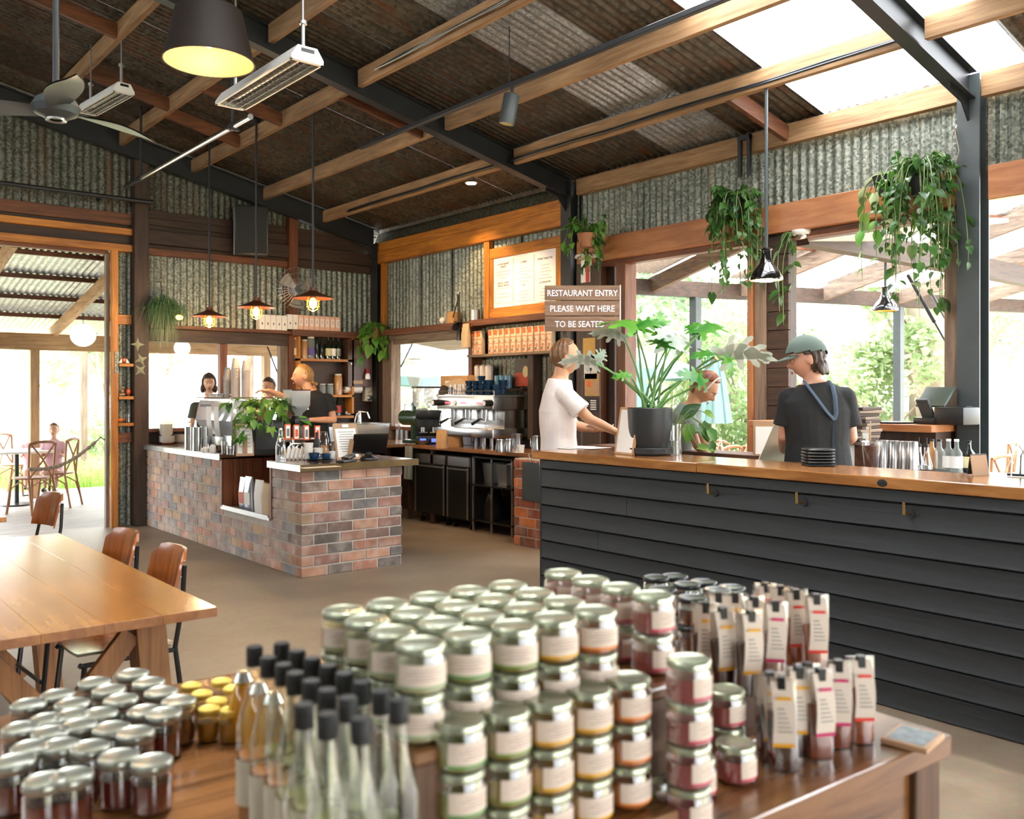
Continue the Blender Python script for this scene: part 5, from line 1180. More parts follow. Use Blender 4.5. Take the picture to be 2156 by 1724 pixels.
# pouches
m_pf = glassy('pouch_film', (.97, .97, .95), .25, .15); m_tagp = plain('pouch_label', '#d6c6b6', .7)
def pouch_proto(key, content, stripe, full=.62):
    W_, H2, D_ = .056, .17, .04; cm = plain('syrup_'+key, content, .15, coat=.4)
    def ring(w_, d_, z_, n=12): return [(w_/2*math.copysign(abs(math.cos(2*PI*k/n+PI/12))**.6, math.cos(2*PI*k/n+PI/12)), d_/2*math.copysign(abs(math.sin(2*PI*k/n+PI/12))**.8, math.sin(2*PI*k/n+PI/12)), z_) for k in range(n)]
    def shell(rs, capt=True):
        vs = [p for r_ in rs for p in ring(*r_)]; n = 12
        fs = [(i*n+k, i*n+(k+1) % n, (i+1)*n+(k+1) % n, (i+1)*n+k) for i in range(len(rs)-1) for k in range(n)]+[tuple(range(n))[::-1]]+([tuple((len(rs)-1)*n+k for k in range(n))] if capt else [])
        return MB().add(vs, fs)
    film = shell([(W_*.9, D_, 0), (W_, D_*1.0, .02), (W_, D_*.8, .07), (W_*1.02, D_*.45, .12), (W_*1.04, .006, .16), (W_*1.04, .004, H2)]).mesh('film', m_pf)
    hh = H2*full; k_ = D_*.8-(D_*.5)*max(0, hh-.07)/.05
    syr = shell([(W_*.85, D_*.93, .002), (W_*.95, D_*.94, .02), (W_*.95, D_*.75, .07), (W_*.93, max(.012, k_*.9), hh)]).mesh('syrup', cm)
    lab = MB().grid(lambda u, v: (-.0195+.039*u+.004*math.sin(3*v), -.021*(1-v*.8)-.004-.004*math.sin(PI*v), .052+.112*v), 4, 6).mesh('label', m_tagp)
    st = MB().grid(lambda u, v: (-.0195+.039*u, -.0255+.0002-.001*v, .048+.007*v), 2, 1).mesh('label_stripe', plain('pouch_stripe_'+key, stripe, .6))
    mk = MB().grid(lambda u, v: (-.012+.026*u+.003, -.0192+.0008*v, .132+.006*v), 5, 1).mesh('label_mark', plain('pouch_mark_'+key, stripe, .6))
    pr = MB()
    for q_ in range(6): pr.grid(lambda u, v: (-.012+.026*u*(1-.1*q_)+.003, -.0256+.0010*q_, .075+.008*q_+.003*v), 2, 1)
    pr = pr.mesh('label_print', plain('pouch_print', '#a09a90', .8))
    sn = MB().box(-.006, -.012, .145, .008, .006, .172).mesh('spout_seal', m_black)
    bk = MB().grid(lambda u, v: (-.019+.038*u, .021*(1-v*.8)+.004, .055+.11*v), 2, 4).mesh('back_label', m_tagp)
    return [('film', film), ('syrup', syr), ('label', lab), ('label_stripe', st), ('label_mark', mk), ('label_print', pr), ('spout_seal', sn), ('back_label', bk)]
PO = {'y': pouch_proto('yellow', '#3a1c10', '#e0a01c'), 'm': pouch_proto('magenta', '#7a3416', '#c22a66'), 'r': pouch_proto('red', '#8a3c14', '#d83222')}
pn = {'y': 'yellow-striped', 'm': 'magenta-striped', 'r': 'red-striped'}
def pouches(lst, ztop_base, lab, group):
    for (px, py, c_, de) in lst:
        q = Pz(px, py, ztop_base+.165); t = put_jar(PO[c_], '%s syrup pouch %s' % (pn[c_], de), (q.x, q.y, ztop_base+.001), rad(-38)+R.uniform(-.25, .25), group, 'syrup_pouch', 'pouch')
        t.rotation_euler = (R.uniform(-.05, .05), R.uniform(-.06, .06), t.rotation_euler[2])
pouches([(1482, 1275, 'y', 'at the left end of the taller group'), (1522, 1283, 'y', 'second in front from the left of the taller group'), (1571, 1290, 'y', 'large in front, third from the left of the taller group'),
         (1625, 1272, 'm', 'in front, fourth from the left of the taller group'), (1716, 1257, 'r', 'at the right end of the taller group'), (1677, 1245, 'r', 'second from the right of the taller group'),
         (1640, 1238, 'r', 'at the back, third from the right of the taller group'), (1602, 1232, 'r', 'at the back, middle of the taller group'), (1585, 1262, 'y', 'in the middle of the taller group'), (1545, 1254, 'y', 'at the back left of the taller group'), (1518, 1252, 'y', 'at the back behind the black lids')], ZR2, '', 'taller group of syrup pouches')
pouches([(1625, 1418, 'y', 'at the left end of the nearer group'), (1650, 1432, 'y', 'large in front of the nearer group'), (1695, 1405, 'm', 'at the back left of the nearer group'), (1723, 1412, 'm', 'in the middle front of the nearer group'),
         (1762, 1395, 'm', 'second from the right of the nearer group'), (1812, 1388, 'r', 'at the right end of the nearer group'), (1668, 1408, 'y', 'at the back of the nearer group')], ZTB, '', 'nearer group of syrup pouches')
# flat tile on the table
q = Pz(1932, 1556, ZTB)
t = thing('tile_card', 'flat printed tile lying at the right corner of the produce table', 'tile', (q.x-.02, q.y, ZTB+.0005), rad(8))
MB().box(-.055, -.045, 0, .055, .045, .012, b=.002).obj('tile', m_clipw, t); MB().box(-.045, -.036, .012, .045, .036, .0128).obj('print', plain('grey_blue_print', '#6d7778', .5, var=.4, vs=60), t)
# black-capped bottles
m_cap = plain('black_cap', '#191919', .6, bump=.2, bs=300)
def cap_bottle(key, content, fill=.6):
    r_, H2 = .028, .295
    b_ = MB().lathe([(r_*.9, 0), (r_, .005), (r_, .17), (.013, .225), (.010, .27)], 18, cap=False).mesh('glass', m_jg)
    c_ = MB().lathe([(0, .003), (r_*.9, .003), (r_*.9, .26*fill*.8), (0, .26*fill*.8)], 16).mesh('contents', plain('oil_'+key, content, .1, coat=.5))
    k_ = MB().lathe([(.0125, .264), (.013, .266), (.013, .292), (.0115, .295), (0, .295)], 18, cap=False).mesh('cap', m_cap)
    l_ = MB().lathe([(r_*1.02, .05), (r_*1.02, .12)], 18, cap=False).mesh('label', plain('bottle_label_'+key, '#c9c2ad', .6))
    return [('glass', b_), ('contents', c_), ('cap', k_), ('label', l_)]
CB = [cap_bottle('amber', '#a3641a'), cap_bottle('olive', '#7d7a3a')]
lst = [(536, 1367), (565, 1390), (597, 1405), (621, 1423), (655, 1440), (689, 1459), (733, 1476), (612, 1356), (634, 1374), (663, 1390), (692, 1407), (727, 1423), (770, 1440), (805, 1461), (846, 1478), (640, 1490), (690, 1510), (760, 1520)]
for i, (px, py) in enumerate(lst):
    q = Pz(px, py, ZTB+.29); q.x = min(q.x, .652)
    put_jar(CB[0 if i < 3 else 1], 'black-capped bottle, %s from the far left of the %s row' % ((ORD[i], 'left') if i < 7 else ((ORD[i-7], 'right') if i < 15 else (ORD[i-15], 'near'))), (q.x, q.y, ZTB+.0005), R.uniform(0, 6), 'black-capped bottles left of the honey jars', 'dressing_bottle', 'bottle')
AO = [('body', MB().lathe([(0, 0), (.03, .002), (.03, .07), (.02, .1), (.012, .115), (0, .115)], 16).mesh('body', plain('golden_oil', '#c48a1c', .1, coat=.6))), ('cap', MB().lathe([(.014, .11), (.02, .118), (.012, .135), (0, .136)], 14).mesh('cap', m_chrome))]
for i, (px, py) in enumerate(((512, 1420), (545, 1443), (575, 1464))):
    q = Pz(px, py, ZTB+.13); put_jar(AO, 'golden oil bottle with a silver stopper, %s from the back' % ORD[i], (q.x, q.y, ZTB+.0005), 0, 'golden oil bottles', 'oil_bottle', 'bottle')
YJ = jar_protos('ymini', '#a8761c', '#c9a030', m_yel, .022, .065, .0215, lab=False)
for i, (px, py) in enumerate(((403, 1441), (425, 1458), (456, 1473), (466, 1432), (491, 1447), (513, 1462), (541, 1476), (440, 1490), (486, 1492))):
    q = Pz(px, py, ZTB+.065); put_jar(YJ, 'small yellow-lidded honey pot, %s of the nine counting from the left back' % ORD[i], (q.x, q.y, ZTB+.0005), 0, 'small yellow-lidded honey pots', 'honey_pot')
WJ = jar_protos('red', '#5a1c14', '#a33', m_whl, .033, .085, .0335, lab=False)
lst = [(199, 1434), (280, 1416), (313, 1434), (229, 1450), (254, 1470), (339, 1454), (376, 1473), (121, 1460), (152, 1479), (154, 1502), (99, 1512), (107, 1539), (127, 1566), (165, 1524), (305, 1494), (345, 1500), (210, 1500), (235, 1530), (285, 1540), (60, 1480), (45, 1530), (65, 1570), (30, 1600), (95, 1640), (190, 1570), (250, 1590), (150, 1630), (320, 1600)]
for i, (px, py) in enumerate(lst):
    q = Pz(px, py, ZTB+.085)
    lc = loc_t(q)
    if lc[1] > 1.24: q.y -= lc[1]-1.24
    put_jar(WJ, 'pale-lidded jar of dark red preserve, %s in the left group' % (ORD[i] if i < 20 else ORD[i]), (q.x, q.y, ZTB+.0005), 0, 'pale-lidded preserve jars at the left', 'preserve_jar')

# ---------------------------------------------------------------- dining table and chairs at the left
m_dt = wood('golden_oak_top', '#c07e38', '#a3632a', 'y', .2, sc=.8, stretch=9, coat=.5)
t = thing('dining_table', 'golden timber dining table with X-braced trestle legs at the left', 'table', (.30, 3.12, 0))
for k in range(5): MB().box(.187*k+.0001, 0, .718, .187*(k+1)-.0001, 2.18, .75, b=.0008).obj('tabletop_plank', m_dt, t)
m_lg = {a: wood('trestle_'+a, '#b07a48', '#84532c', a, .5) for a in 'xyz'}
for y_ in (.22, 1.88):
    MB().beam((.10, y_, .70), (.90, y_, .70), .08, .05).obj('trestle_rail', m_lg['x'], t)
    for (xa, xb) in ((.80, .66), (.12, .26)):
        MB().beam((xa+(.02 if xa > .5 else -.02), y_, 0), (xa-(.04 if xa > .5 else -.04), y_, .70), .10, .12).obj('leg', m_lg['z'], t)
    MB().beam((.24, y_-.03, .10), (.70, y_-.03, .66), .03, .07).obj('brace', m_lg['z'], t)
    MB().beam((.70, y_+.0, .10), (.24, y_+.0, .66), .03, .07).obj('brace', m_lg['z'], t)
MB().beam((.46, .25, .35), (.46, 1.85, .35), .05, .08).obj('stretcher', m_lg['y'], t)
m_ply = wood('orange_plywood', '#b5682c', '#7c3d16', 'z', .22, coat=.5, stretch=6)
def chair_ply(label, loc, rz):
    """bentwood school chair facing -x (towards the table)"""
    t = thing('plywood_chair', label, 'chair', loc, rz, 'plywood chairs at the dining table')
    w_ = .20
    MB().grid(lambda u, v: (-.20+.40*u, (-w_+2*w_*v)*(1-.12*u), .44+.012*math.cos(PI*u)+.012*(2*v-1)**2), 10, 10).grid(lambda u, v: (-.20+.40*u, (w_-2*w_*v)*(1-.12*u), .428+.012*math.cos(PI*u)+.012*(2*v-1)**2), 10, 10).obj('seat', m_ply, t)
    def bk(o):
        def f(u, v):
            y = (2*u-1); z = .60+.22*v
            ww = .185*(1-.16*max(0, v-.8)*5*.6)*(1-.05*(1-v)); 
            if abs(y) > .8 and v > .8: z -= .04*((abs(y)-.8)/.2)**2*((v-.8)/.2)
            return (.215+.05*v-.045*(y*y)+o+.015*max(0, v-.85)*4, y*ww, z)
        return f
    n1, n2 = 14, 8; mb = MB(); f1, f2 = bk(0), bk(.012)
    mb.grid(f1, n1, n2); mb.grid(lambda u, v: f2(1-u, v), n1, n2)
    for s_ in (0, 1): mb.grid(lambda u, v: tuple(Vector(f1(s_, v)).lerp(Vector(f2(s_, v)), u)), 1, n2)
    mb.grid(lambda u, v: tuple(Vector(f1(u, 1)).lerp(Vector(f2(u, 1)), v)), n1, 1)
    mb.obj('backrest', m_ply, t)
    for s_ in (-1, 1):
        MB().tube([(.235, s_*.165, .76), (.225, s_*.17, .6), (.19, s_*.18, .42), (.24, s_*.2, .0)], .011, 8).obj('leg', m_black, t)
        MB().tube([(-.19, s_*.19, .415), (-.17, s_*.18, .40), (-.21, s_*.2, 0)], .011, 8).obj('leg', m_black, t)
        MB().tube([(-.19, s_*.185, .41), (.19, s_*.18, .41)], .010, 8).obj('seat_rail', m_black, t)
        MB().cyl(.006, -.003, .0, 10, T(.245-.03*.3, s_*.12, .70) @ rot('Y', 90)).obj('screw', m_brush, t)
    MB().tube([(-.2, -.18, .2), (-.2, .18, .2)], .009, 8).obj('stretcher', m_black, t)
    return t
ch0 = chair_ply('orange plywood chair nearest the camera pushed under the dining table', (1.17, 4.08, 0), 0)
dup(ch0, (1.16, 4.70, 0), rad(4), 'orange plywood chair second from the camera pushed under the dining table')
dup(ch0, (1.30, 6.75, 0), rad(10), 'orange plywood chair cut off at the left before the open doorway', 'plywood chairs away from the dining table')
dup(ch0, (.14, 3.75, 0), rad(180), 'orange plywood chair on the far long side of the dining table')
t = thing('dining_table', 'second timber dining table beyond the far left chair', 'table', (.35, 6.2, 0))
MB().box(0, 0, .718, .80, 1.5, .75, b=.003).obj('tabletop', m_dt, t)
for a_ in (.06, .67):
    for b_ in (.06, 1.36): MB().box(a_, b_, 0, a_+.07, b_+.07, .718).obj('leg', m_lg['z'], t)
# ---------------------------------------------------------------- things hung from the roof
m_cop = plain('brown_enamel', '#5a3423', .35, .3); m_bulb = plain('glowing_bulb', '#ffd08a', .3, emit='#ffb050', es=16); m_warmin = plain('gold_lining', '#d9a23c', .4, .4)
def light(kind, loc, e, colr=(1, .68, .36), size=.05, rx=None):
    l = bpy.data.lights.new('lamp_light', kind); l.energy = e; l.color = colr
    if kind == 'POINT': l.shadow_soft_size = size
    if kind == 'SPOT': l.spot_size = rad(70); l.shadow_soft_size = size; l.spot_blend = .6
    o = bpy.data.objects.new('lamp_light', l); COL.objects.link(o); o.location = loc
    if rx: o.rotation_euler = rx
    return o
for i, (y_, x_, z_, lb) in enumerate(((7.65, 3.93, 2.38, 'nearest of three brown cage pendant lamps over the brick counter'), (8.74, 3.86, 2.37, 'middle of three brown cage pendant lamps over the brick counter'), (9.75, 3.77, 2.34, 'farthest of three brown cage pendant lamps over the brick counter'))):
    t = thing('pendant_lamp', lb, 'lamp', (x_, y_, z_), 0, 'cage pendants over the brick counter')
    MB().cyl(.011, .08, zr(x_)-z_-.012, 8).obj('rod', m_steel, t); MB().cyl(.05, zr(x_)-z_-.04, zr(x_)-z_-.01, 14).obj('ceiling_rose', m_steel, t)
    MB().lathe([(.03, .09), (.035, .06), (.06, .045), (.185, -.005), (.187, -.012), (.055, .03), (.03, .05)], 28, cap=False).obj('shade', m_cop, t)
    MB().cyl(.025, .0, .06, 12).obj('socket', m_black, t); MB().sph((0, 0, -.055), (.035, .035, .05), 14, 10).obj('bulb', m_bulb, t)
    mb = MB()
    for k in range(6):
        a = k*PI/3; mb.tube([(.05*math.cos(a), .05*math.sin(a), .0), (.062*math.cos(a), .062*math.sin(a), -.06), (.045*math.cos(a), .045*math.sin(a), -.11), (.0, .0, -.13)], .0028, 5)
    for z0, r_ in ((-.03, .06), (-.085, .058)): mb.tube([(r_*math.cos(a*PI/8), r_*math.sin(a*PI/8), z0) for a in range(17)], .0025, 5)
    mb.obj('cage', m_warmin, t); light('POINT', (x_, y_, z_-.15), 18)
q = Py(383, 667, YB-.25)
t = thing('wall_light', 'tiny glowing clip light beside the hanging grass plant', 'lamp', (q.x, YB-.10, q.z)); MB().sph((0, -.06, 0), (.045, .035, .03), 10, 8).obj('bulb', plain('warm_glow', '#ffcf90', .3, emit='#ffb060', es=6), t); MB().box(-.02, -.05, -.02, .02, .09, .03).obj('holder', m_dark['z'], t)
# big drum pendant
q = fr(440, 132, 5.5)
t = thing('drum_pendant', 'large dark metal pendant shade with a glowing golden inside', 'lamp', q)
MB().lathe([(.03, .33), (.17, .33), (.195, .31), (.262, .02), (.27, 0), (.262, .0), (.19, .29), (.03, .3)], 48, cap=False).obj('shade', plain('dark_bronze', '#2a221e', .5, .3), t)
MB().lathe([(.19, .29), (.26, .002)], 48, cap=False).obj('lining', plain('golden_inside', '#d8a872', .5), t)
MB().cyl(.012, .32, zr(q.x)-q.z, 8).obj('rod', m_steel, t); MB().sph((0, 0, .16), (.05, .05, .07), 14, 10).obj('bulb', m_bulb, t); light('POINT', (q.x, q.y, q.z+.05), 5, (1, .74, .42))
# heaters
def heater(label, p1, p2, w_=.21, h_=.085):
    p1, p2 = Vector(p1), Vector(p2); d = p2-p1; L_ = d.length
    t = thing('radiant_heater', label, 'heater', p1, math.atan2(d.y, d.x))
    prof = [(-w_/2, 0), (w_/2, 0), (w_/2, .02), (w_*.30, h_), (-w_*.30, h_), (-w_/2, .02)]
    n = 6; vs = [(x, y, z) for x in (0, L_) for y, z in prof]
    fs = [(0, 1, 2, 3, 4, 5)[::-1], (6, 7, 8, 9, 10, 11)]+[(i, (i+1) % 6, (i+1) % 6+6, i+6) for i in range(1, 6)]
    MB().add(vs, fs).box(0, -w_/2, -.006, L_, -w_/2+.012, .004).box(0, w_/2-.012, -.006, L_, w_/2, .004).box(0, -w_/2, -.006, .03, w_/2, .004).box(L_-.03, -w_/2, -.006, L_, w_/2, .004).obj('housing', m_white, t)
    MB().box(.03, -w_*.42, .03, L_-.03, w_*.42, .036).obj('reflector', m_brush, t)
    for s_ in (-.035, .035): MB().cyl(.009, .05, L_-.05, 8, T(0, s_, .018) @ rot('Y', 90)).obj('element_tube', plain('dull_element', '#8a7d70', .5), t)
    mb = MB(); n_ = int(L_/.06)
    for k in range(1, n_): mb.tube([(L_*k/n_, -w_*.44, 0), (L_*k/n_+.02, 0, -.008), (L_*k/n_, w_*.44, 0)], .0022, 4)
    for s_ in (-.05, 0, .05): mb.tube([(.03, s_, -.006), (L_-.03, s_, -.006)], .0022, 4)
    mb.obj('wire_guard', m_brush, t)
    MB().box(-.004, -w_*.2, .05, 0, w_*.2, .07).obj('vent_slot', m_black, t)
    for x_ in (.06, L_-.1):
        hh = zr(p1.x)-p1.z; MB().cyl(.013, h_, h_+.16, 10, T(x_, 0, 0)).cyl(.024, h_+.15, h_+.17, 10, T(x_, 0, 0)).cyl(.007, h_+.16, hh-.03, 6, T(x_, 0, 0)).box(x_-.03, -.02, h_, x_+.03, .02, h_+.012).obj('hanger', m_brush, t)
heater('long white radiant heater hung nearest the camera', Pz(648, 128, 3.48), Pz(484, 226, 3.48))
heater('smaller white radiant heater at the left beyond the ceiling fan', Pz(262, 195, 3.98), Pz(182, 240, 3.98), .17, .08)
# ceiling fan
q = fr(118, 238, 4.6)
t = thing('ceiling_fan', 'grey three-bladed ceiling fan at the top left', 'fan', q)
MB().cyl(.016, .1, zr(q.x)-q.z-.02, 10).obj('rod', m_steel, t); MB().lathe([(0, -.03), (.05, -.03), (.10, -.005), (.115, .03), (.09, .07), (.04, .1), (0, .1)], 28).obj('motor_hub', m_greysteel, t)
MB().lathe([(.03, -.035), (.05, -.04), (.05, -.03), (.03, -.03)], 20, cap=False).obj('light_ring', m_brush, t)
f0 = 21
for k in range(3):
    a = f0+120*k+2
    MB().grid(lambda u, v: (.09+.52*u, (v-.5)*(.10+.07*math.sin(PI*min(1, u*1.15)))*(1-.55*max(0, u-.85)/.15), .02+.03*(v-.5)+.012*math.sin(4*u)), 14, 5, rot('Z', a)).grid(lambda u, v: (.09+.52*u, (.5-v)*(.10+.07*math.sin(PI*min(1, u*1.15)))*(1-.55*max(0, u-.85)/.15), .012+.03*(.5-v)+.012*math.sin(4*u)), 14, 5, rot('Z', a)).obj('blade', plain('brushed_grey_blade', '#5f6264', .35, .5), t)
# scaffold tube and stems
t = thing('scaffold_tube', 'long shiny steel scaffold tube slung under the purlins', 'pipe', (3.0, 6.9, 3.69))
MB().cyl(.024, 0, 2.75, 16, rot('X', -90)).obj('tube', m_chrome, t); MB().cyl(.025, 2.75, 3.2, 16, rot('X', -90)).obj('dark_end', m_steel, t)
for y_ in (.35, 2.7): MB().cyl(.036, y_-.03, y_+.03, 12, rot('X', -90)).box(-.05, y_-.02, -.03, .05, y_+.02, -.015).obj('clamp', m_steel, t); MB().cyl(.014, .0, zr(3.0)-3.69-.02, 8, T(0, y_, 0)).obj('drop_rod', m_steel, t)
t = thing('conduit_pipe', 'black pipe running level along the back wall above the door', 'pipe', (0, 0, 0)); a_, b_ = Py(56, 398, 10.5), Py(322, 421, 10.5)
a_.z = b_.z = (a_.z+b_.z)/2; a_.x = -3; MB().tube([a_, b_], .024, 10).obj('pipe', m_steel, t)
for x_ in (1.5, 2.9): MB().box(x_-.015, 10.5, a_.z-.02, x_+.015, YB, a_.z+.02).obj('bracket', m_steel, t)
# lighting track with spot
t = thing('lighting_track', 'black lighting track hung below the third purlin', 'track', (4.22, 2.95, 3.72))
MB().box(-.02, 0, 0, .02, 4.35, .035, b=.003).obj('rail', m_steel, t); MB().box(.022, 0, .01, .03, 4.35, .02).obj('cable', m_brush, t)
for y_ in (.4, 2.2, 4.25): MB().cyl(.004, .03, zr(4.22)-3.72, 6, T(0, y_, 0)).obj('suspension', m_steel, t)
q = Px(1078, 180, 4.22)
t = thing('spotlight', 'grey cylinder spotlight on the lighting track', 'lamp', (4.22, q.y, 3.72))
M = T(0, 0, -.05) @ rot('X', 10) @ rot('Y', 6)
MB().cyl(.012, -.06, .0, 8).obj('stem', m_steel, t); MB().lathe([(.0, 0), (.055, 0), (.058, -.005), (.058, -.215), (.05, -.215), (.045, -.16), (0, -.16)], 24, M, cap=False).obj('barrel', m_greysteel, t)
MB().cyl(.044, -.165, -.16, 16, M).obj('lens', plain('spot_glow', '#ffe0b0', .3, emit='#ffc070', es=14), t)
# small downlight on the purlin
q = Px(992, 380, 5.6)
t = thing('downlight', 'small lit downlight fixed under the lowest purlin', 'lamp', (5.6, q.y, zr(5.6)-.175))
MB().lathe([(.03, 0), (.035, -.03), (.07, -.05), (.065, -.055), (.0, -.04)], 20).obj('housing', m_brush, t); MB().cyl(.05, -.06, -.052, 16).obj('lens', plain('down_glow', '#fff0d0', .3, emit='#ffe0b0', es=25), t)
light('SPOT', (5.6, q.y, zr(5.6)-.25), 90, (1, .68, .34), .05, (0, rad(-22), 0))
light('SPOT', (5.55, 8.2, zr(5.6)-.25), 60, (1, .66, .32), .05, (0, rad(-38), 0))
# cables clipped along the lowest purlin
t = thing('cable_run', 'bundle of dark cables clipped along the lowest purlin', 'cable', (0, 0, 0))
for k in range(2): MB().tube([(5.56-.02*k, y_/2+2.9, zr(5.6)-.13-.02*k+.006*math.sin(y_*2.1+k)) for y_ in range(0, 15)], .009, 6).obj('cable', m_steel, t)
MB().tube([(5.6, 2.9, zr(5.6)-.02), (5.6, 6.75, zr(5.6)-.02)], .012, 6).obj('conduit', m_brush, t)
t = thing('cable_run', 'pale cables sagging along the middle purlin above the heater', 'cable', (0, 0, 0))
for k in range(3): MB().tube([(3.86-.01*k, 4.0+y_*.4, zr(3.9)-.10-.012*k-.015*abs(math.sin(y_*1.3+k))) for y_ in range(0, 7)], .007, 6).obj('cable', m_brush if k else m_steel, t)
# right hand bottle-shaped pendant
def bottle_pendant(label, loc, rodlen, s=1.0, glow=True):
    t = thing('bottle_pendant', label, 'lamp', loc, 0)
    MB().lathe([(.03, .235), (.045, .225), (.035, .215), (.036, .165), (.05, .12), (.095, .065), (.117, .02), (.117, 0), (.112, 0), (.11, .02), (.09, .06), (.03, .12)], 32, cap=False).obj('shade', plain('glossy_black_glass', '#101214', .08, coat=1), t)
    MB().cyl(.013, .22, rodlen, 10).obj('rod', m_greysteel, t)
    MB().sph((0, 0, .045), (.03, .03, .035), 12, 8).obj('bulb', m_bulb, t); MB().lathe([(.109, .004), (.108, .018), (.088, .058)], 28, cap=False).obj('lining', plain('warm_lining', '#e8b060', .5), t)
    return t
bottle_pendant('glossy black bottle-shaped pendant on a long rod before the hanging plants', (5.6, 3.91, 2.31), zr(5.6)-.17-2.31); light('POINT', (5.6, 3.91, 2.29), 8)
q = Px(1684, 500, 6.36)
t = thing('smoke_detector', 'white dome sensor under the big header beam', 'detector', (6.38, q.y, 2.79)); MB().lathe([(0, -.0), (.075, 0), (.075, -.02), (.065, -.035), (0, -.035)], 24).obj('base', m_white, t); MB().sph((0, 0, -.035), (.045, .045, .035), 16, 8).obj('dome', m_chrome, t)
# steel bracket and chain for the hanging plant
t = thing('hanging_bracket', 'black steel channel bracket with a chain on the eave beam', 'bracket', (6.33, Px(1570, 300, 6.33).y, 3.30))
MB().box(-.03, -.06, 0, .0, -.03, .34).box(-.03, .03, 0, .0, .06, .34).box(-.035, -.06, .3, .0, .06, .34).obj('channel', m_steel, t)
mb = MB()
for k in range(9):
    for s_ in (-.035, .035): mb.tube([(-.015+.008*math.cos(a*PI/4)*(k % 2), s_*(1-.09*k)+.008*math.cos(a*PI/4)*((k+1) % 2), -.035*k+.018*math.sin(a*PI/4)) for a in range(9)], .003, 4)
mb.obj('chain', m_steel, t)
t = thing('carabiner', 'steel wire loop hanging on the grey right-hand post', 'hook', (6.27, 2.86, 3.2)); MB().tube([(0, 0, .12), (.0, .03, .05), (0, .035, -.08), (0, .0, -.12), (0, -.02, -.06), (0, .01, .1)], .006, 6).obj('loop', m_chrome, t)
# entry sign
m_sg = wood('sign_board_timber', '#8d6f57', '#644a38', 'x', .7, rnd=.15)
q = fr(1226, 698, 7.1); qq = fr(1226, 600, 7.1); hw = 79/FPX*7.1; Hs = qq.z-q.z
t = thing('entry_sign', 'three-board timber restaurant entry sign on a thin post', 'sign', (q.x, q.y, 0), -TH)
bh = Hs/3
lines = ['RESTAURANT ENTRY', 'PLEASE WAIT HERE', 'TO BE SEATED']
m_letter = plain('white_letter_paint', '#ded8dc', .7)
for k in range(3):
    z0 = q.z+bh*(2-k)
    b_ = MB().box(-hw, 0, z0+.003, hw, .022, z0+bh-.003, b=.002).obj('sign_board', m_sg, t)
    o = text(lines[k], bh*.56, m_letter, b_, (0, -.0012, z0+bh*.46), rot('X', 90), xs=.85, bold=.0012)
    o.name = 'lettering'
    wd = max(v.co.x for v in o.data.vertices)-min(v.co.x for v in o.data.vertices); tgt = hw*2*(.94, .86, .66)[k]*1.0
    o.matrix_local = T((0 if k < 2 else -.02, -.0012, z0+bh*.46)) @ rot('X', 90) @ Matrix.Diagonal((tgt/wd, 1, 1, 1))
MB().box(hw, 0, q.z, hw+.008, .022, q.z+Hs).obj('edge_strip', m_white, t)
MB().box(-.15, .022, 0, -.12, .05, q.z+Hs-.05).obj('post', m_dark['z'], t); MB().cyl(.15, 0, .02, 20, T(-.135, .036, 0)).obj('post_base', m_steel, t)
# fire extinguisher sign / posters on the post
q = Px(1240, 577, 6.40)
t = thing('wall_plate', 'red and white plate with a round white base above the entry sign', 'plate', (6.30, Px(1238, 577, 6.30).y, q.z-.10))
MB().box(-.03, -.05, 0, .0, .07, .22).obj('plate', m_white, t); MB().box(-.032, .0-.05, .0, -.03, .0, .22).obj('red_band', plain('signal_red', '#c8301f', .5), t)
MB().lathe([(0, 0), (.12, 0), (.11, .025), (0, .03)], 20, T(-.02, 0, .24)).obj('round_base', m_white, t)
for i, (px, py, w_, h_, c_, lb) in enumerate(((1240, 735, .17, .22, '#c49a4e', 'brown framed print, topmost on the poster post'), (1243, 772, .18, .24, '#d2ccc4', 'white sketch poster pinned on the poster post'), (1246, 810, .20, .22, '#b38d5a', 'brown kraft poster with orange drawing on the poster post'), (1248, 852, .16, .14, '#26282a', 'small black notice with white print on the poster post'))):
    q = Px(px, py, 6.28)
    t = thing('poster', lb, 'poster', (6.28, q.y, q.z-h_/2), -PI/2+.0)
    MB().box(-w_/2, 0, 0, w_/2, .004, h_).obj('sheet', plain('poster_%d' % i, c_, .7, var=.1, vs=30), t)
    if i == 3:
        mb = MB()
        for k in range(5): mb.box(-w_*.2, -.001, h_*(.15+.15*k), w_*.3, 0, h_*(.22+.15*k))
        mb.obj('print', m_paper, t)
    elif i == 2: MB().sph((-.04, 0, .12), (.03, .002, .035), 10, 6).obj('print', m_redink, t); MB().box(.0, -.002, .03, .08, 0, .14).obj('pocket', m_clipw, t)
    elif i == 1: MB().box(-.01, -.001, .08, .02, 0, .11).box(.0, -.001, .06, .006, 0, .09).obj('print', m_ink, t)
MB().box(6.284, Px(1262, 800, 6.28).y, .9, 6.30, Px(1226, 800, 6.28).y, 2.75).obj('poster_board', m_dark['z'], wr)
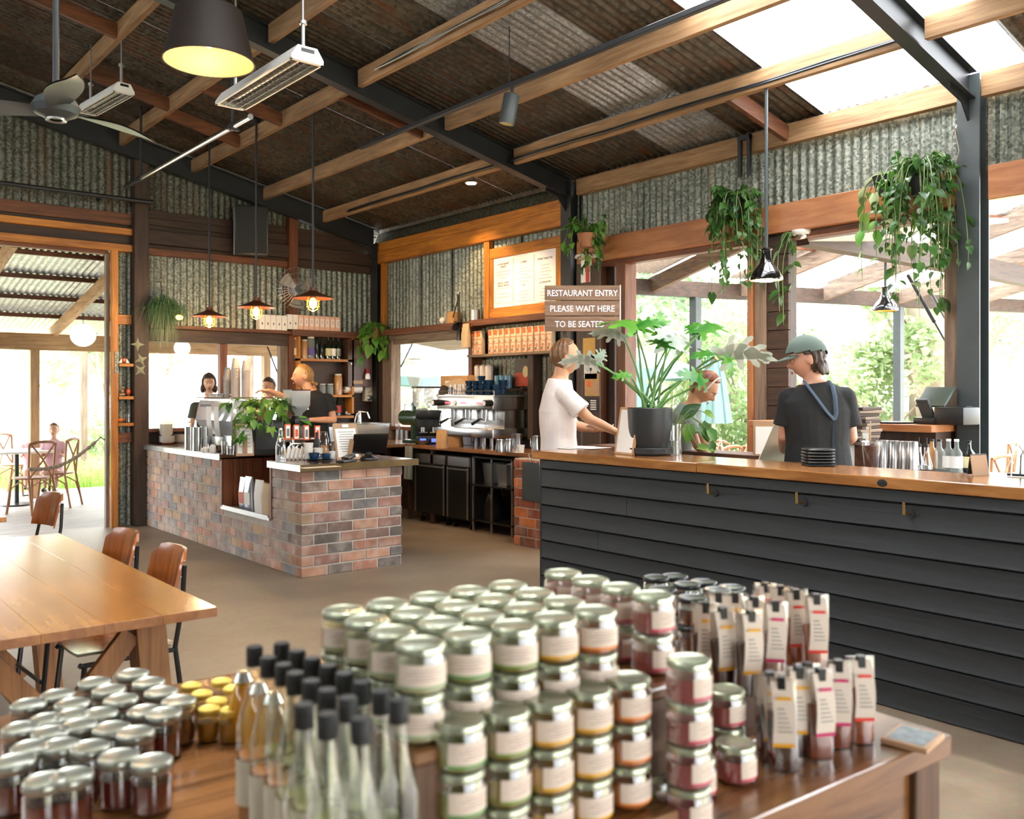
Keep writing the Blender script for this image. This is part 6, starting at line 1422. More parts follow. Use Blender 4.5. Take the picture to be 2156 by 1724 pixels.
# ---------------------------------------------------------------- outside
m_grass = plain('grass_ground', '#a8a68a', .95, var=.2, vs=.8); m_deck = wood('sun_bleached_deck', '#b9b2aa', '#928a80', 'x', .6, stretch=8)
tag(MB().box(-60, -40, -.20, 90, 90, -.16).obj('ground', m_grass), kind='structure')
dk = struct('trim_11')
MB().box(-7, YB+.06, -.15, 9, 15.3, -.06).obj('deck_base', m_dark['x'], dk)
mb = MB()
for k in range(46): mb.box(-6, YB+.07+.0985*k, -.06, 8, YB+.07+.0985*k+.094, -.02)
tag(mb.obj('deck_boards', m_deck, dk), kind='stuff')
dk2 = struct('trim_12'); MB().box(XR+.06, -6, -.16, 13.5, 9.5, -.03).obj('paved_floor', plain('pale_paving', '#a89c8c', .8, var=.12, vs=2), dk2)
# veranda roof behind the back wall
vr = struct('trim_13')
vz = lambda y: 3.22-(y-10.85)*.19
m_vroof = galv('bright_veranda_iron', '#c9cbcd', '#9c9fa2', None, .5, .4, rnd=.1)
xx = -3.0
while xx < 8:
    corr(xx, xx+.762, lambda u, w, y: (u, y, vz(y)+w+.05), 10.85, 15.2, nz=1).obj('roof_sheet', m_vroof, vr); xx += .76
for yy in (11.5, 12.4, 13.3, 14.2): MB().box(-3, yy, vz(yy)-.02, 8, yy+.05, vz(yy)+.035).obj('batten', m_brown['x'], vr)
for k in range(6):
    xx = Py(115, 700, 14.6).x-1.25+1.25*k-.0
    MB().beam((xx, 10.85, vz(10.85)-.10), (xx, 14.75, vz(14.75)-.10), .06, .16).obj('rafter', m_purlin['y'], vr)
MB().box(-3, 14.55, 2.12, 8, 14.65, 2.36).obj('veranda_beam', m_purlin['x'], vr)
for px in (72, 560, -300): x_ = Py(px, 800, 14.6).x; MB().box(x_-.06, 14.54, -.05, x_+.06, 14.66, 2.12).obj('veranda_post', m_purlin['z'], vr)
pg = struct('trim_14')
for k in range(4): MB().beam((0+1.6*k, 19.0, 2.55), (2.4+1.6*k, 23, 2.9), .1, .14).obj('pergola_rafter', m_purlin['y'], pg)
MB().beam((-3, 19, 2.5), (9, 19, 2.5), .12, .16).obj('pergola_beam', m_purlin['x'], pg)
for k in range(4): MB().box(-2+3.4*k, 18.95, -.16, -1.88+3.4*k, 19.07, 2.42).obj('pergola_post', m_grey_t['z'], pg)
# globe lanterns and string lights
m_globe = plain('white_paper_globe', '#f7f7f4', .8, emit='#ffffff', es=.6)
for (px, py, D, r_, lb) in ((175, 706, 13.0, .17, 'round white lantern hanging outside the open doorway'), (379, 733, 14.6, .165, 'round white lantern seen through the servery window')):
    q = fr(px, py, D); t = thing('globe_lantern', lb, 'lantern', q)
    MB().sph((0, 0, 0), (r_, r_, r_*.94), 28, 18).obj('globe', m_globe, t); MB().cyl(.004, r_*.93, vz(q.y)-.1-q.z+.1, 6).obj('cord', m_blackmatt, t)
t = thing('string_lights', 'string of clear festoon bulbs draped under the veranda roof', 'string lights', (0, 0, 0))
pts = [fr(*q) for q in ((40, 578, 12.3), (64, 574, 12.3), (104, 552, 12.4), (150, 533, 12.4), (172, 533, 12.5), (185, 562, 12.7), (192, 592, 12.9), (201, 615, 13.1), (211, 634, 13.3), (218, 655, 13.5), (224, 690, 13.7))]
MB().tube(pts, .006, 5).obj('wire', m_blackmatt, t)
for p_ in pts[1:-1]: MB().cyl(.016, -.06, 0, 8, T(p_)).obj('socket', m_black, t); MB().sph((p_.x, p_.y, p_.z-.09), (.028, .028, .035), 10, 8).obj('bulb', m_glass, t)
# rope across the doorway
t = thing('rope_barrier', 'twisted rope hooked across the open doorway', 'rope', (0, 0, 0))
a_, b_ = fr(60, 988, 9.9), fr(202, 930, 10.25); hk = Vector((3.0, YB-.02, fr(222, 918, 10.3).z))
for s_ in (0, PI): MB().tube([a_.lerp(b_, k/40)+Vector((.0, .012*math.cos(s_+k*1.1), .012*math.sin(s_+k*1.1)-.10*math.sin(PI*k/40))) for k in range(41)], .014, 6).obj('strand', plain('rope_fibre', '#94877a', .95, bump=.6, bs=90), t)
MB().tube([b_, b_.lerp(hk, .4)+Vector((0, 0, .03)), b_.lerp(hk, .7)-Vector((0, 0, .02)), hk], .006, 6).obj('hook_chain', m_steel, t)

def crossback(label, loc, rz, group='bentwood cross-back chairs outside', first=[None]):
    if first[0]: return dup(first[0], loc, rz, label, group)
    t = thing('crossback_chair', label, 'chair', loc, rz, group); first[0] = t
    m_ = wood('bentwood', '#a06a3c', '#7a4a26', 'z', .5)
    MB().lathe([(0, .44), (.19, .44), (.205, .45), (.2, .462), (0, .466)], 20, sy=1.05).obj('seat', m_, t)
    MB().tube([(.19, -.20, .88), (.215, -.1, .905), (.22, 0, .91), (.215, .1, .905), (.19, .20, .88)], .019, 8).obj('top_rail', m_, t)
    for s_ in (-1, 1):
        MB().tube([(.19, s_*.2, .88), (.17, s_*.19, .6), (.16, s_*.18, .44), (.24, s_*.2, 0)], .015, 8).obj('leg', m_, t)
        MB().tube([(-.16, s_*.15, .44), (-.2, s_*.19, 0)], .016, 8).obj('leg', m_, t)
        MB().tube([(.2, s_*.17, .87), (.2, 0, .68), (.16, -s_*.16, .47)], .012, 6).obj('back_slat', m_, t)
        MB().tube([(-.18, s_*.17, .1), (-.16, s_*.16, .32), (.0, s_*.17, .41), (.16, s_*.18, .32), (.22, s_*.19, .1)], .010, 6).obj('leg_hoop', m_, t)
    return t
def cafe_table(label, loc, top, w_=.7, h_=.74, round_=False, name='cafe_table'):
    t = thing(name, label, 'table', loc)
    if round_: MB().lathe([(0, h_-.03), (w_/2, h_-.03), (w_/2, h_), (0, h_)], 32).obj('tabletop', top, t)
    else: MB().box(-w_/2, -w_/2, h_-.03, w_/2, w_/2, h_, b=.004).obj('tabletop', top, t)
    MB().cyl(.03, .02, h_-.03, 12).obj('pedestal', m_black, t); MB().lathe([(0, 0), (.24, 0), (.22, .02), (.04, .04), (0, .04)], 24).obj('base', m_black, t)
G0 = -.028
# children's table beyond the door
q = fr(95, 1010, 12.6)
cafe_table('white-topped cafe table with a black edge outside the doorway', (q.x-.35, q.y, -.02), m_white, .8)
p1 = fr(122, 1050, 12.2); crossback('cross-back chair with a child on it outside the doorway', (p1.x, p1.y, -.02), rad(-35)); p2 = fr(66, 1045, 11.5); crossback('cross-back chair nearest the door frame at the far left', (p2.x, p2.y, -.02), rad(-60))
p3 = fr(35, 1040, 13.6); crossback('cross-back chair beyond the children’s table', (p3.x, p3.y, -.02), rad(140))
# right-hand deck: roof, posts, umbrellas, tables
dr2 = struct('trim_15')
E1, E2 = fr(1300, 605, 10.4), fr(2240, 652, 13.2); E1.z = E2.z = 2.72
MB().beam(E1, E2, .10, .18).obj('eave_beam', m_dark['x'], dr2)
for px in (1464, 1892): 
    u_ = (px-1300)/940; q = fr(px, 700, 1); d = Vector((q.x, q.y, 0)); e = E2-E1
    tt = (E1.x*d.y-E1.y*d.x)/(e.y*d.x-e.x*d.y); q = E1+e*tt
    MB().box(q.x-.05, q.y-.05, -.03, q.x+.05, q.y+.05, 2.63).obj('steel_post', m_greysteel, dr2)
m_bt = galv('leaf_littered_plastic_roof', '#dfe0e2', '#c9cacc', '#8a6a50', .0, .5, rnd=.05, rustamt=.66)
rdir = Vector((-.10, -1, .235))
for k in range(15):
    a_ = E1+(E2-E1)*(k/15); b_ = E1+(E2-E1)*((k+1)/15)
    MB().grid(lambda u, v: tuple(a_.lerp(b_, u)+rdir*4.4*v+Vector((0, 0, .16+.01*math.sin(u*50)))), 24, 2).obj('roof_sheet', m_poly if k % 3 else m_bt, dr2)
for k in range(6):
    a_ = E1+(E2-E1)*(.06+.17*k); MB().beam(a_-Vector((0, 0, -.02)), a_+rdir*4.3, .06, .17).obj('rafter', m_grey_t['y'], dr2)
for v_ in (.25, .5, .75, 1.0): MB().beam(E1+rdir*4.4*v_+Vector((0, 0, .12)), E2+rdir*4.4*v_+Vector((0, 0, .12)), .06, .05).obj('batten', m_brown['x'], dr2)
a_ = Px(1690, 520, 6.55); MB().beam((6.55, a_.y, 2.80), (11.5, a_.y-.0, 2.80), .12, .2).obj('tie_beam', m_dark['x'], dr2)
# props of the lifted window flap
fl = thing('awning_flap', 'lifted white window flap held up by two black gas struts', 'awning', (XR+.06, 2.95, 2.72))
MB().box(0, .05, 0, .95, 1.2, .03, rot('Y', -6)).obj('flap_panel', m_white, fl)
for (p0, p1) in (((1912, 580), (2028, 785)), ((1962, 620), (2000, 690))):
    a_ = Px(*p0, 6.9); b_ = Px(*p1, 6.52); o_ = Vector((XR+.06, 2.95, 2.72)); mid = a_.lerp(b_, .5)
    MB().tube([a_-o_, mid-o_], .014, 8).tube([mid-o_, b_-o_], .007, 8).obj('gas_strut', m_steel, fl)
fl2 = thing('awning_flap', 'lifted timber window flap outside the espresso window', 'awning', (XR+.05, 8.45, 2.20))
MB().box(0, 0, -.02, .75, 1.72, .01, rot('Y', 8)).obj('flap_panel', m_grey_t['y'], fl2)
for (p0, p1) in (((880, 722), (805, 845)),): 
    a_ = Px(870, 720, 6.95); b_ = Px(812, 838, 6.50); o_ = Vector((XR+.05, 8.45, 2.20)); mid = a_.lerp(b_, .45); MB().tube([a_-o_, mid-o_], .013, 8).tube([mid-o_, b_-o_], .006, 8).obj('gas_strut', m_steel, fl2)
fl3 = thing('awning_flap', 'lifted window flap over the servery window beyond the brick counter', 'awning', (3.45, YB+.05, 2.14))
MB().box(0, 0, -.02, 1.55, .8, .01, rot('X', 12)).obj('flap_panel', m_grey_t['x'], fl3); a_ = Py(563, 730, YB+.6); b_ = Py(590, 800, YB+.08); o_ = Vector((3.45, YB+.05, 2.14)); MB().tube([a_-o_, b_-o_], .01, 8).obj('gas_strut', m_steel, fl3)
# pendants outside
q = fr(1864, 655, 8.6); bottle_pendant('black bottle-shaped pendant over the outdoor deck, left of the grey post', q, 1.0)
q = fr(2036, 668, 8.2); bottle_pendant('black bottle-shaped pendant half hidden by the grey steel post', q, 1.0)
m_teal = plain('teal_canvas', '#7ba3a1', .85)
def umbrella(label, loc, r_, ztop, zrim, open_=True):
    t = thing('patio_umbrella', label, 'umbrella', loc)
    MB().cyl(.022, 0, ztop, 10).obj('pole', m_white, t); MB().cyl(.2, 0, .06, 20).obj('base', m_greysteel, t)
    if open_:
        mb = MB(); n = 6; vs = [(0, 0, ztop)]; 
        for k in range(n*4):
            a = 2*PI*k/(n*4); s_ = 1-.05*abs(math.sin(a*n/2)); vs.append((r_*s_*math.cos(a), r_*s_*math.sin(a), zrim+.04*abs(math.sin(a*n/2))))
        for k in range(n*4): vs.append((vs[k+1][0], vs[k+1][1], vs[k+1][2]-.16))
        fs = [(0, 1+k, 1+(k+1) % (n*4)) for k in range(n*4)]+[(1+k, 1+n*4+k, 1+n*4+(k+1) % (n*4), 1+(k+1) % (n*4)) for k in range(n*4)]
        mb.add(vs, fs).obj('canopy', m_teal, t, ang=20)
        for k in range(n): MB().tube([(0, 0, ztop-.02), (r_*.98*math.cos(2*PI*k/n), r_*.98*math.sin(2*PI*k/n), zrim)], .008, 5).obj('rib', m_white, t)
    else:
        MB().lathe([(.03, ztop), (.10, ztop-.3), (.17, zrim+.25), (.20, zrim), (.1, zrim)], 24, cap=False).obj('furled_canopy', m_teal, t)
        mb = MB()
        for k in range(8): a = k*PI/4; mb.tube([(.05*math.cos(a), .05*math.sin(a), ztop-.05), (.13*math.cos(a), .13*math.sin(a), ztop-.4), (.21*math.cos(a), .21*math.sin(a), zrim)], [.01, .025, .03], 6)
        mb.obj('canopy_folds', m_teal, t)
def gnd(px, D): q = fr(px, 900, D); return (q.x, q.y, -.03)
umbrella('open teal patio umbrella behind the big potted plant', gnd(1330, 13.5), 1.05, 2.22, 1.86)
umbrella('furled teal umbrella under the open one', gnd(1342, 11.8), .2, 1.95, 1.05, False)
umbrella('furled teal umbrella right of the grey outdoor post', gnd(1502, 11.5), .2, 2.12, 1.15, False)
umbrella('open teal umbrella seen through the espresso window', gnd(880, 17.5), 1.3, 2.1, 1.80)
tabs = [(1505, 10.2, 'nearest the bending woman', 0), (1560, 9.0, 'white round-topped in front', 1), (1585, 11.6, 'second back', 0), (1420, 11.2, 'behind the potted plant', 0), (1830, 10.4, 'beyond the till', 0), (1935, 9.6, 'beside the far post', 0), (1330, 10.2, 'by the timber stud', 0), (1760, 12.4, 'far behind the capped man', 0), (1990, 12.0, 'farthest right', 0)]
for i, (px, D, lb, rd) in enumerate(tabs):
    g = gnd(px, D); cafe_table('pale outdoor table %s' % lb, g, m_white if i in (1, 2) else m_clipw, .75, .75, bool(rd))
    bt = MB().lathe([(0, 0), (.035, 0), (.035, .16), (.012, .23), (.012, .28), (0, .28)], 12).obj('water_bottle', m_glass, None, (g[0]+.1, g[1], .721))
    tag(bt, 'clear bottle standing on the outdoor table %s' % lb, 'bottle', 'bottles on the outdoor tables')
    for k, (dx, dy, rz) in enumerate(((.62, 0, 0), (-.62, .05, 180), (.05, -.62, -90))):
        crossback('cross-back chair on the %s side of the outdoor table %s' % (('far', 'near', 'right')[k], lb), (g[0]+dx, g[1]+dy, -.03), rad(rz+R.uniform(-12, 12)))
# ---------------------------------------------------------------- trees
m_tr = [leafmat('sunlit_foliage', '#7f9a66', '#b3c498', .5), leafmat('bamboo_foliage', '#8aa070', '#bfca9f', .5), leafmat('deep_foliage', '#64825a', '#93a878', .45)]
m_bark = plain('pale_bark', '#a8988a', .9, var=.25, vs=3, bump=.4)
def tree(label, loc, h_, r_, kind, nl=1800, seed=1, trunk=.12, z0=.35, name='tree', ls=.10):
    RR = random.Random(seed); t = thing(name, label, 'tree', loc)
    if kind == 'bamboo':
        mb = MB(); tk = MB()
        for k in range(16):
            a = RR.uniform(0, 6.28); b_ = RR.uniform(.1, .5)*r_; tx, ty = RR.gauss(0, .5)*r_, RR.gauss(0, .5)*r_; hh = h_*RR.uniform(.75, 1.05)
            pts = [Vector((b_*math.cos(a)+tx*u*u, b_*math.sin(a)+ty*u*u, hh*(u-.12*u**3))) for u in [i/8 for i in range(9)]]; tk.tube(pts, [.03-.0028*i for i in range(9)], 5)
            for j in range(nl//16):
                u = RR.uniform(.18, 1); i = min(7, int(u*8)); c_ = pts[i].lerp(pts[i+1], u*8-i); aa = RR.uniform(0, 6.28); L_ = RR.uniform(.15, .38); dn = RR.uniform(-.25, .05)
                c_ = c_+Vector((math.cos(aa), math.sin(aa), dn*2))*RR.uniform(0, .3); d = Vector((math.cos(aa)*L_, math.sin(aa)*L_, dn-.05)); s_ = d.cross(Vector((0, 0, 1))).normalized()*.018
                mb.add([c_-s_*.3, c_+d*.5-s_, c_+d, c_+d*.5+s_], [(0, 1, 2, 3)])
        tk.obj('canes', plain('bamboo_cane', '#9aa060', .5), t); tag(mb.obj('foliage', m_tr[1], t), kind='stuff')
        return
    tk = MB(); tk.tube([(0, 0, 0), (RR.uniform(-.1, .1), RR.uniform(-.1, .1), h_*.4), (RR.uniform(-.3, .3), RR.uniform(-.3, .3), h_*.75)], [trunk, trunk*.8, trunk*.4], 10)
    for k in range(6):
        a = k*1.05; tk.tube([(0, 0, h_*RR.uniform(.3, .5)), (r_*.35*math.cos(a), r_*.35*math.sin(a), h_*.6), (r_*.7*math.cos(a), r_*.7*math.sin(a), h_*.8)], [trunk*.4, trunk*.25, trunk*.1], 6)
    tk.obj('trunk', m_bark, t)
    mb = MB(); bl = [(RR.gauss(0, .45)*r_, RR.gauss(0, .45)*r_, h_*RR.uniform(z0, 1.0), RR.uniform(.25, .5)*r_) for _ in range(14)]
    for j in range(nl):
        b_ = RR.choice(bl); v = Vector((RR.gauss(0, 1), RR.gauss(0, 1), RR.gauss(0, 1))).normalized()*b_[3]*RR.uniform(.6, 1.05)
        c_ = Vector(b_[:3])+v; d = Vector((RR.gauss(0, 1), RR.gauss(0, 1), RR.gauss(-.4, .6))).normalized()*ls*RR.uniform(.6, 1.4); s_ = d.cross(Vector((RR.gauss(0, 1), RR.gauss(0, 1), RR.gauss(0, 1)))).normalized()*ls*.33
        mb.add([c_, c_+d*.45-s_, c_+d, c_+d*.45+s_], [(0, 1, 2, 3)])
    tag(mb.obj('foliage', m_tr[0] if kind == 'light' else m_tr[2], t), kind='stuff')
TR = [(1350, 19, 5.5, 2.2, 'deep', 'leafy tree behind the open teal umbrella'), (1430, 15, 3.6, 1.3, 'bamboo', 'bamboo clump left of the grey outdoor post'), (1520, 17, 4.4, 1.6, 'bamboo', 'bamboo clump behind the bending woman'),
      (1580, 14.5, 2.6, 1.2, 'light', 'light shrub behind the outdoor tables'), (1400, 24, 7.5, 2.6, 'light', 'tall pale gum tree behind the bamboo'), (1720, 18, 2.7, 1.3, 'light', 'loose green shrub behind the capped man'), (1790, 16, 2.3, 1.1, 'light', 'round shrub behind the capped man’s shoulder'),
      (1850, 15, 2.0, 1.0, 'light', 'low bush left of the far grey post'), (1925, 15, 4.6, 1.0, 'light', 'leafy branchy tree right of the far grey post'), (1260, 22, 6, 2.5, 'deep', 'dark leafy tree at the left of the big opening'), (2080, 20, 6, 2.2, 'light', 'leafy tree at the far right edge'),
      (850, 26, 3.2, 2.0, 'light', 'distant tree through the espresso window'), (130, 27, 4.6, 2.0, 'light', 'distant green tree through the doorway'), (215, 23, 4.4, 1.4, 'light', 'young tree at the right of the doorway view'), (350, 30, 4.8, 1.8, 'light', 'distant tree through the servery window')]
for i, (px, D, h_, r_, kd, lb) in enumerate(TR):
    g = gnd(px, D); tree(lb, (g[0], g[1], -.16), h_, r_, kd, 2600 if kd != 'bamboo' else 3200, i+1, name={'bamboo': 'bamboo_clump'}.get(kd, 'tree') if h_ > 3 or kd == 'bamboo' else 'shrub', z0=.45 if h_ > 4 else .2, ls=.16 if h_ > 4 else .11)
g = gnd(1978, 14.5); t = thing('gum_tree', 'massive pale mottled tree trunk at the right of the garden', 'tree', (g[0], g[1], -.16))
MB().tube([(.05, 0, 0), (0, 0, 1.2), (-.15, .1, 2.6), (-.5, .2, 4.5)], [.42, .33, .30, .25], 16).obj('trunk', m_bark, t); MB().tube([(-.1, .1, 2.2), (.5, .1, 3.4), (.9, 0, 4.6)], [.2, .15, .1], 10).obj('branch', m_bark, t)
# grasses by the doorway
m_gr2 = leafmat('garden_grass', '#84a850', '#b3cc7c', .5)
def tuft(label, loc, r_, h_, n, seed, droop=.5, name='grass_clump', mat=None):
    RR = random.Random(seed); t = thing(name, label, 'grass', loc); mb = MB()
    for k in range(n):
        a, b_ = RR.uniform(0, 6.28), r_*math.sqrt(RR.random()); bx, by = b_*math.cos(a), b_*math.sin(a); aa = RR.uniform(0, 6.28); l_ = h_*RR.uniform(.6, 1.1); dx, dy = math.cos(aa)*l_*droop, math.sin(aa)*l_*droop
        s_ = Vector((-math.sin(aa), math.cos(aa), 0))*.006
        p0, p1, p2 = Vector((bx, by, 0)), Vector((bx+dx*.35, by+dy*.35, l_*.7)), Vector((bx+dx, by+dy, l_*.75))
        mb.add([p0-s_, p0+s_, p1+s_, p1-s_, p2], [(0, 1, 2, 3), (3, 2, 4)])
    tag(mb.obj('blades', mat or m_gr2, t), kind='stuff')
for i, (px, D, r_, h_, lb) in enumerate(((200, 15.6, .9, .45, 'bright grass clump right behind the deck edge'), (130, 16.2, 1.0, .5, 'bright grass clump behind the child’s chair'), (60, 16.8, 1.0, .5, 'grass clump at the far left of the deck edge'), (190, 18.5, 1.3, .5, 'second band of grass behind the near clump'))):
    g = gnd(px, D); tuft(lb, (g[0], g[1], -.16), r_, h_, 1200, i+50)
for i, (px, D, lb) in enumerate(((165, 21, 'low leafy shrub beyond the grass, left'), (215, 20, 'low leafy shrub beyond the grass beside the door frame'))):
    g = gnd(px, D); tree(lb, (g[0], g[1], -.16), 1.1, .9, 'light', 1500, 80+i, name='shrub', z0=.15)
MB().tube([(-2, 15.5, -.10), (2, 15.5, -.09), (9, 15.45, -.10)], .09, 10).obj('garden_log', m_bark, dk)
# ---------------------------------------------------------------- potted plants
q = Pz(1397, 956, ZC); PX_, PY_ = 4.435, q.y+.02
t = thing('potted_philodendron', 'large split-leaved plant in a big black pot on the charcoal counter', 'plant', (PX_, PY_, ZC))
m_bp = plain('charcoal_pot', '#1f2122', .5, bump=.15, bs=30, coat=.1)
MB().lathe([(0, 0), (.128, 0), (.140, .012), (.143, .045), (.137, .05), (0, .05)], 40).obj('saucer', m_bp, t)
MB().lathe([(0, .03), (.112, .03), (.126, .08), (.138, .17), (.145, .30), (.141, .305), (.136, .29), (.13, .28), (0, .28)], 40).obj('pot', m_bp, t)
MB().lathe([(0, .283), (.137, .282)], 24, cap=False).obj('soil', plain('soil', '#5a4030', .95, bump=.8, bs=90), t)
mlu = leafmat('philodendron_leaf', '#2f7a2a', '#6aa53a', .3, .3); mlp = leafmat('pale_leaf_underside', '#8fa08c', '#c0c8bc', .25, .5)
def split_leaf(name, mat, L_=.26, seed=1):
    """broad blade with deep rounded lobes, midrib along +x"""
    mb = MB(); n = 5
    def pt(u, w): return Vector((L_*u, w, .02*math.sin(PI*min(1, u))-.06*u*u+.10*abs(w)-.9*w*w))
    for sgn in (-1, 1):
        for k in range(n):
            u0, u1 = -.02+k*.19, -.02+(k+1)*.19; um = (u0+u1)/2
            ln = L_*(.46, .58, .56, .44, .28)[k]; a = rad((128, 96, 72, 52, 34)[k]); d = (math.cos(a), math.sin(a)); bw = .19*L_*.5
            px_, py_ = -d[1], d[0]
            st = []
            for (f_, wd) in ((0, 1.0), (.42, .98), (.60, .66), (.80, .80), (.95, .5), (1.04, .02)):
                cx, cy = um*L_+d[0]*ln*f_, d[1]*ln*f_
                w_ = bw*wd
                if f_ == 0: st.append((pt(u0, 0), pt(u1, 0)))
                else: st.append((pt((cx+px_*w_)/L_, sgn*(cy+py_*w_)), pt((cx-px_*w_)/L_, sgn*(cy-py_*w_))))
            vs = [v for pr in st for v in pr]; fs = [(2*i, 2*i+1, 2*i+3, 2*i+2) for i in range(len(st)-1)]
            if k < 4: pass
            mb.add(vs, fs)
    for k in range(n-1): pass
    # solid inner blade between the lobes
    N_ = 10; vs = []; 
    for i in range(N_+1):
        u = -.04+.98*i/N_; w_ = L_*.27*math.sin(PI*min(1, .15+.80*i/N_))**.8
        vs += [pt(u, -w_)-Vector((0, 0, .001)), pt(u, 0), pt(u, w_)-Vector((0, 0, .001))]
    mb.add(vs, [(3*i+j, 3*i+j+1, 3*i+j+4, 3*i+j+3) for i in range(N_) for j in (0, 1)])
    vs = [pt(.86, -.02), pt(.86, .02), pt(1.0, .034), pt(1.22, 0), pt(1.0, -.034)]; mb.add(vs, [(0, 1, 2, 3, 4)])
    return mb.mesh(name, mat, 80)
LG, LP = split_leaf('leaf', mlu), split_leaf('leaf', mlp, seed=2)
D0 = dep((PX_, PY_)); CR = Vector((CS, -SN, 0)); CU = Vector((0, 0, 1)); CF = Vector((SN, CS, 0))
def place_leaf(px, py, dd, ax, nrm, s, me, par, base):
    """ax, nrm in camera-room axes (right, up, away): where the tip points and the upper side faces"""
    p_ = fr(px, py, D0+dd); X_ = (CR*ax[0]+CU*ax[1]+CF*ax[2]).normalized(); Z_ = (CR*nrm[0]+CU*nrm[1]+CF*nrm[2]); Z_ = (Z_-X_*Z_.dot(X_)).normalized(); Y_ = Z_.cross(X_)
    M = Matrix((X_, Y_, Z_)).transposed().to_4x4(); M.translation = p_-Vector((PX_, PY_, ZC))
    o = inst('leaf', me, par); o.matrix_local = M @ Matrix.Scale(s, 4)
    b_ = Vector(base); e_ = M.translation; mid = b_.lerp(e_, .5)+Vector((0, 0, .05))+(b_-e_)*.0; mid.z = b_.z+(e_.z-b_.z)*.62
    MB().tube([b_, b_.lerp(mid, .5)+Vector((0, 0, .02)), mid, mid.lerp(e_, .6)+Vector((0, 0, .005)), e_], [.010, .008, .007, .006, .005], 7).obj('stalk', plain('leaf_stalk', '#5f8a48', .5), par)
for k, (px, py, dd, ax, nr, s, me) in enumerate((
    (1338, 693, -.05, (-.55, .35, .7), (.15, .95, -.45), 1.15, LG), (1340, 690, -.02, (.9, .30, -.1), (-.2, .8, -.6), .62, LG), (1315, 713, .1, (-.85, .35, .3), (.3, .8, .5), .75, LP),
    (1252, 764, -.15, (-1, .22, .15), (.2, .75, .55), .72, LP), (1254, 762, -.12, (.55, .6, .2), (.3, .1, -.9), .38, LP), (1406, 730, .1, (.05, .8, .6), (.1, .5, -.85), .95, LP), (1412, 732, .05, (.6, .5, .5), (.0, .5, -.9), .7, LP), (1405, 732, -.05, (-.7, .4, -.3), (.1, .9, .3), .55, LG),
    (1476, 700, .05, (.8, .35, .4), (-.2, .8, -.6), .85, LG), (1474, 702, .08, (-.6, .5, .5), (-.2, .5, -.8), .45, LG), (1511, 748, .1, (1, .12, .1), (0, .75, .6), 1.2, LP), (1508, 748, .0, (-.8, .1, -.3), (.1, .8, -.4), .6, LG), (1528, 752, .02, (.4, -.8, -.1), (.5, .2, -.8), .45, LG),
    (1328, 792, -.1, (-.9, .1, -.2), (.2, .7, -.6), .40, LG), (1483, 806, -.12, (-.8, .45, -.2), (.2, .6, -.7), .62, LG), (1388, 700, .25, (.1, .9, .2), (0, .2, -1), .55, LG))):
    place_leaf(px, py, dd, ax, nr, s, me, t, (.05*math.cos(k*1.7), .05*math.sin(k*1.7), .285))
# glass with pothos cuttings
q = Pz(1442, 956, ZC)
t = thing('pothos_vase', 'clear glass of green pothos cuttings beside the big black pot', 'plant', (min(q.x, 4.56), q.y, ZC))
MB().lathe(cup_prof(.04, .045, .20), 20, cap=False).obj('glass', m_glass, t); MB().lathe([(0, .004), (.037, .004), (.039, .09), (0, .09)], 18).obj('water', plain('vase_water', '#b9c2b4', .05, alpha=.35), t)
hl = leaf_mesh('leaf', m_leafl, .11, .085, curl=.3); hg = leaf_mesh('leaf', m_leafd, .12, .09, curl=.2)
for (px, py, ax, nr, s, me) in ((1440, 875, (.6, .5, -.2), (0, .6, -.8), 1.1, hg), (1449, 896, (0, -1, -.1), (0, 0, -1), 1.05, hl), (1478, 892, (.3, -.7, 0), (.2, .3, -.9), 1.1, hg), (1492, 905, (.5, -.6, 0), (.2, .3, -.9), .9, hl), (1470, 942, (.9, .0, -.2), (0, .8, -.5), 1.0, hl), (1496, 930, (.3, -.9, 0), (.3, .2, -.9), .7, hg), (1485, 868, (.8, -.3, 0), (0, .6, -.7), .7, hl)):
    dq = dep((q.x, q.y)); p_ = fr(px, py, dq)-Vector(t.location); X_ = (CR*ax[0]+CU*ax[1]+CF*ax[2]).normalized(); Z_ = CR*nr[0]+CU*nr[1]+CF*nr[2]; Z_ = (Z_-X_*Z_.dot(X_)).normalized(); Y_ = Z_.cross(X_)
    M = Matrix((X_, Y_, Z_)).transposed().to_4x4(); M.translation = p_; o = inst('leaf', me, t); o.matrix_local = M @ Matrix.Scale(s, 4)
    MB().tube([(0, 0, .02), (0, 0, .19), p_*.5+Vector((0, 0, .16)), p_], .003, 5).obj('vine', m_stem, t)
# hanging plants
q = Px(1545, 415, 6.18); trailing('hanging_plant', 'dense trailing green plant hanging over the middle of the header beam', q, 60, (.04, .78), .24, [lf_small, lf_med], 295, seed=11, up=.14, size=(.8, 1.3), dz=-.02, potm=m_blackmatt, more=350)
q = Px(1940, 372, 6.2); trailing('hanging_plant', 'largest trailing green plant hanging over the header beam at the right', q, 60, (.06, 1.0), .32, [lf_small, lf_med, lf_small], 295, seed=12, up=.28, size=(.8, 1.35), potm=m_blackmatt, more=380)
q = Px(1865, 372, 6.2); trailing('hanging_plant', 'variegated plant trailing left of the largest hanging plant', q, 9, (.1, .85), .22, [lf_var, lf_light], 54, seed=13, up=.08, size=(.7, 1.2), potm=m_blackmatt)
q = Px(1235, 492, 6.05); trailing('hanging_plant', 'yellow-green plant in a terracotta bowl on the header beam end above the sign', q, 20, (.05, .38), .22, [lf_light, lf_med], 120, seed=14, up=.22, size=(.6, 1.1))
q = Py(788, 690, 10.4); trailing('hanging_plant', 'pale green trailing pothos in the corner by the dark steel post', q, 14, (.1, .45), .20, [leaf_mesh('leaf', m_leafl, .16, .11), lf_light], 84, seed=15, up=.14, size=(.8, 1.2))
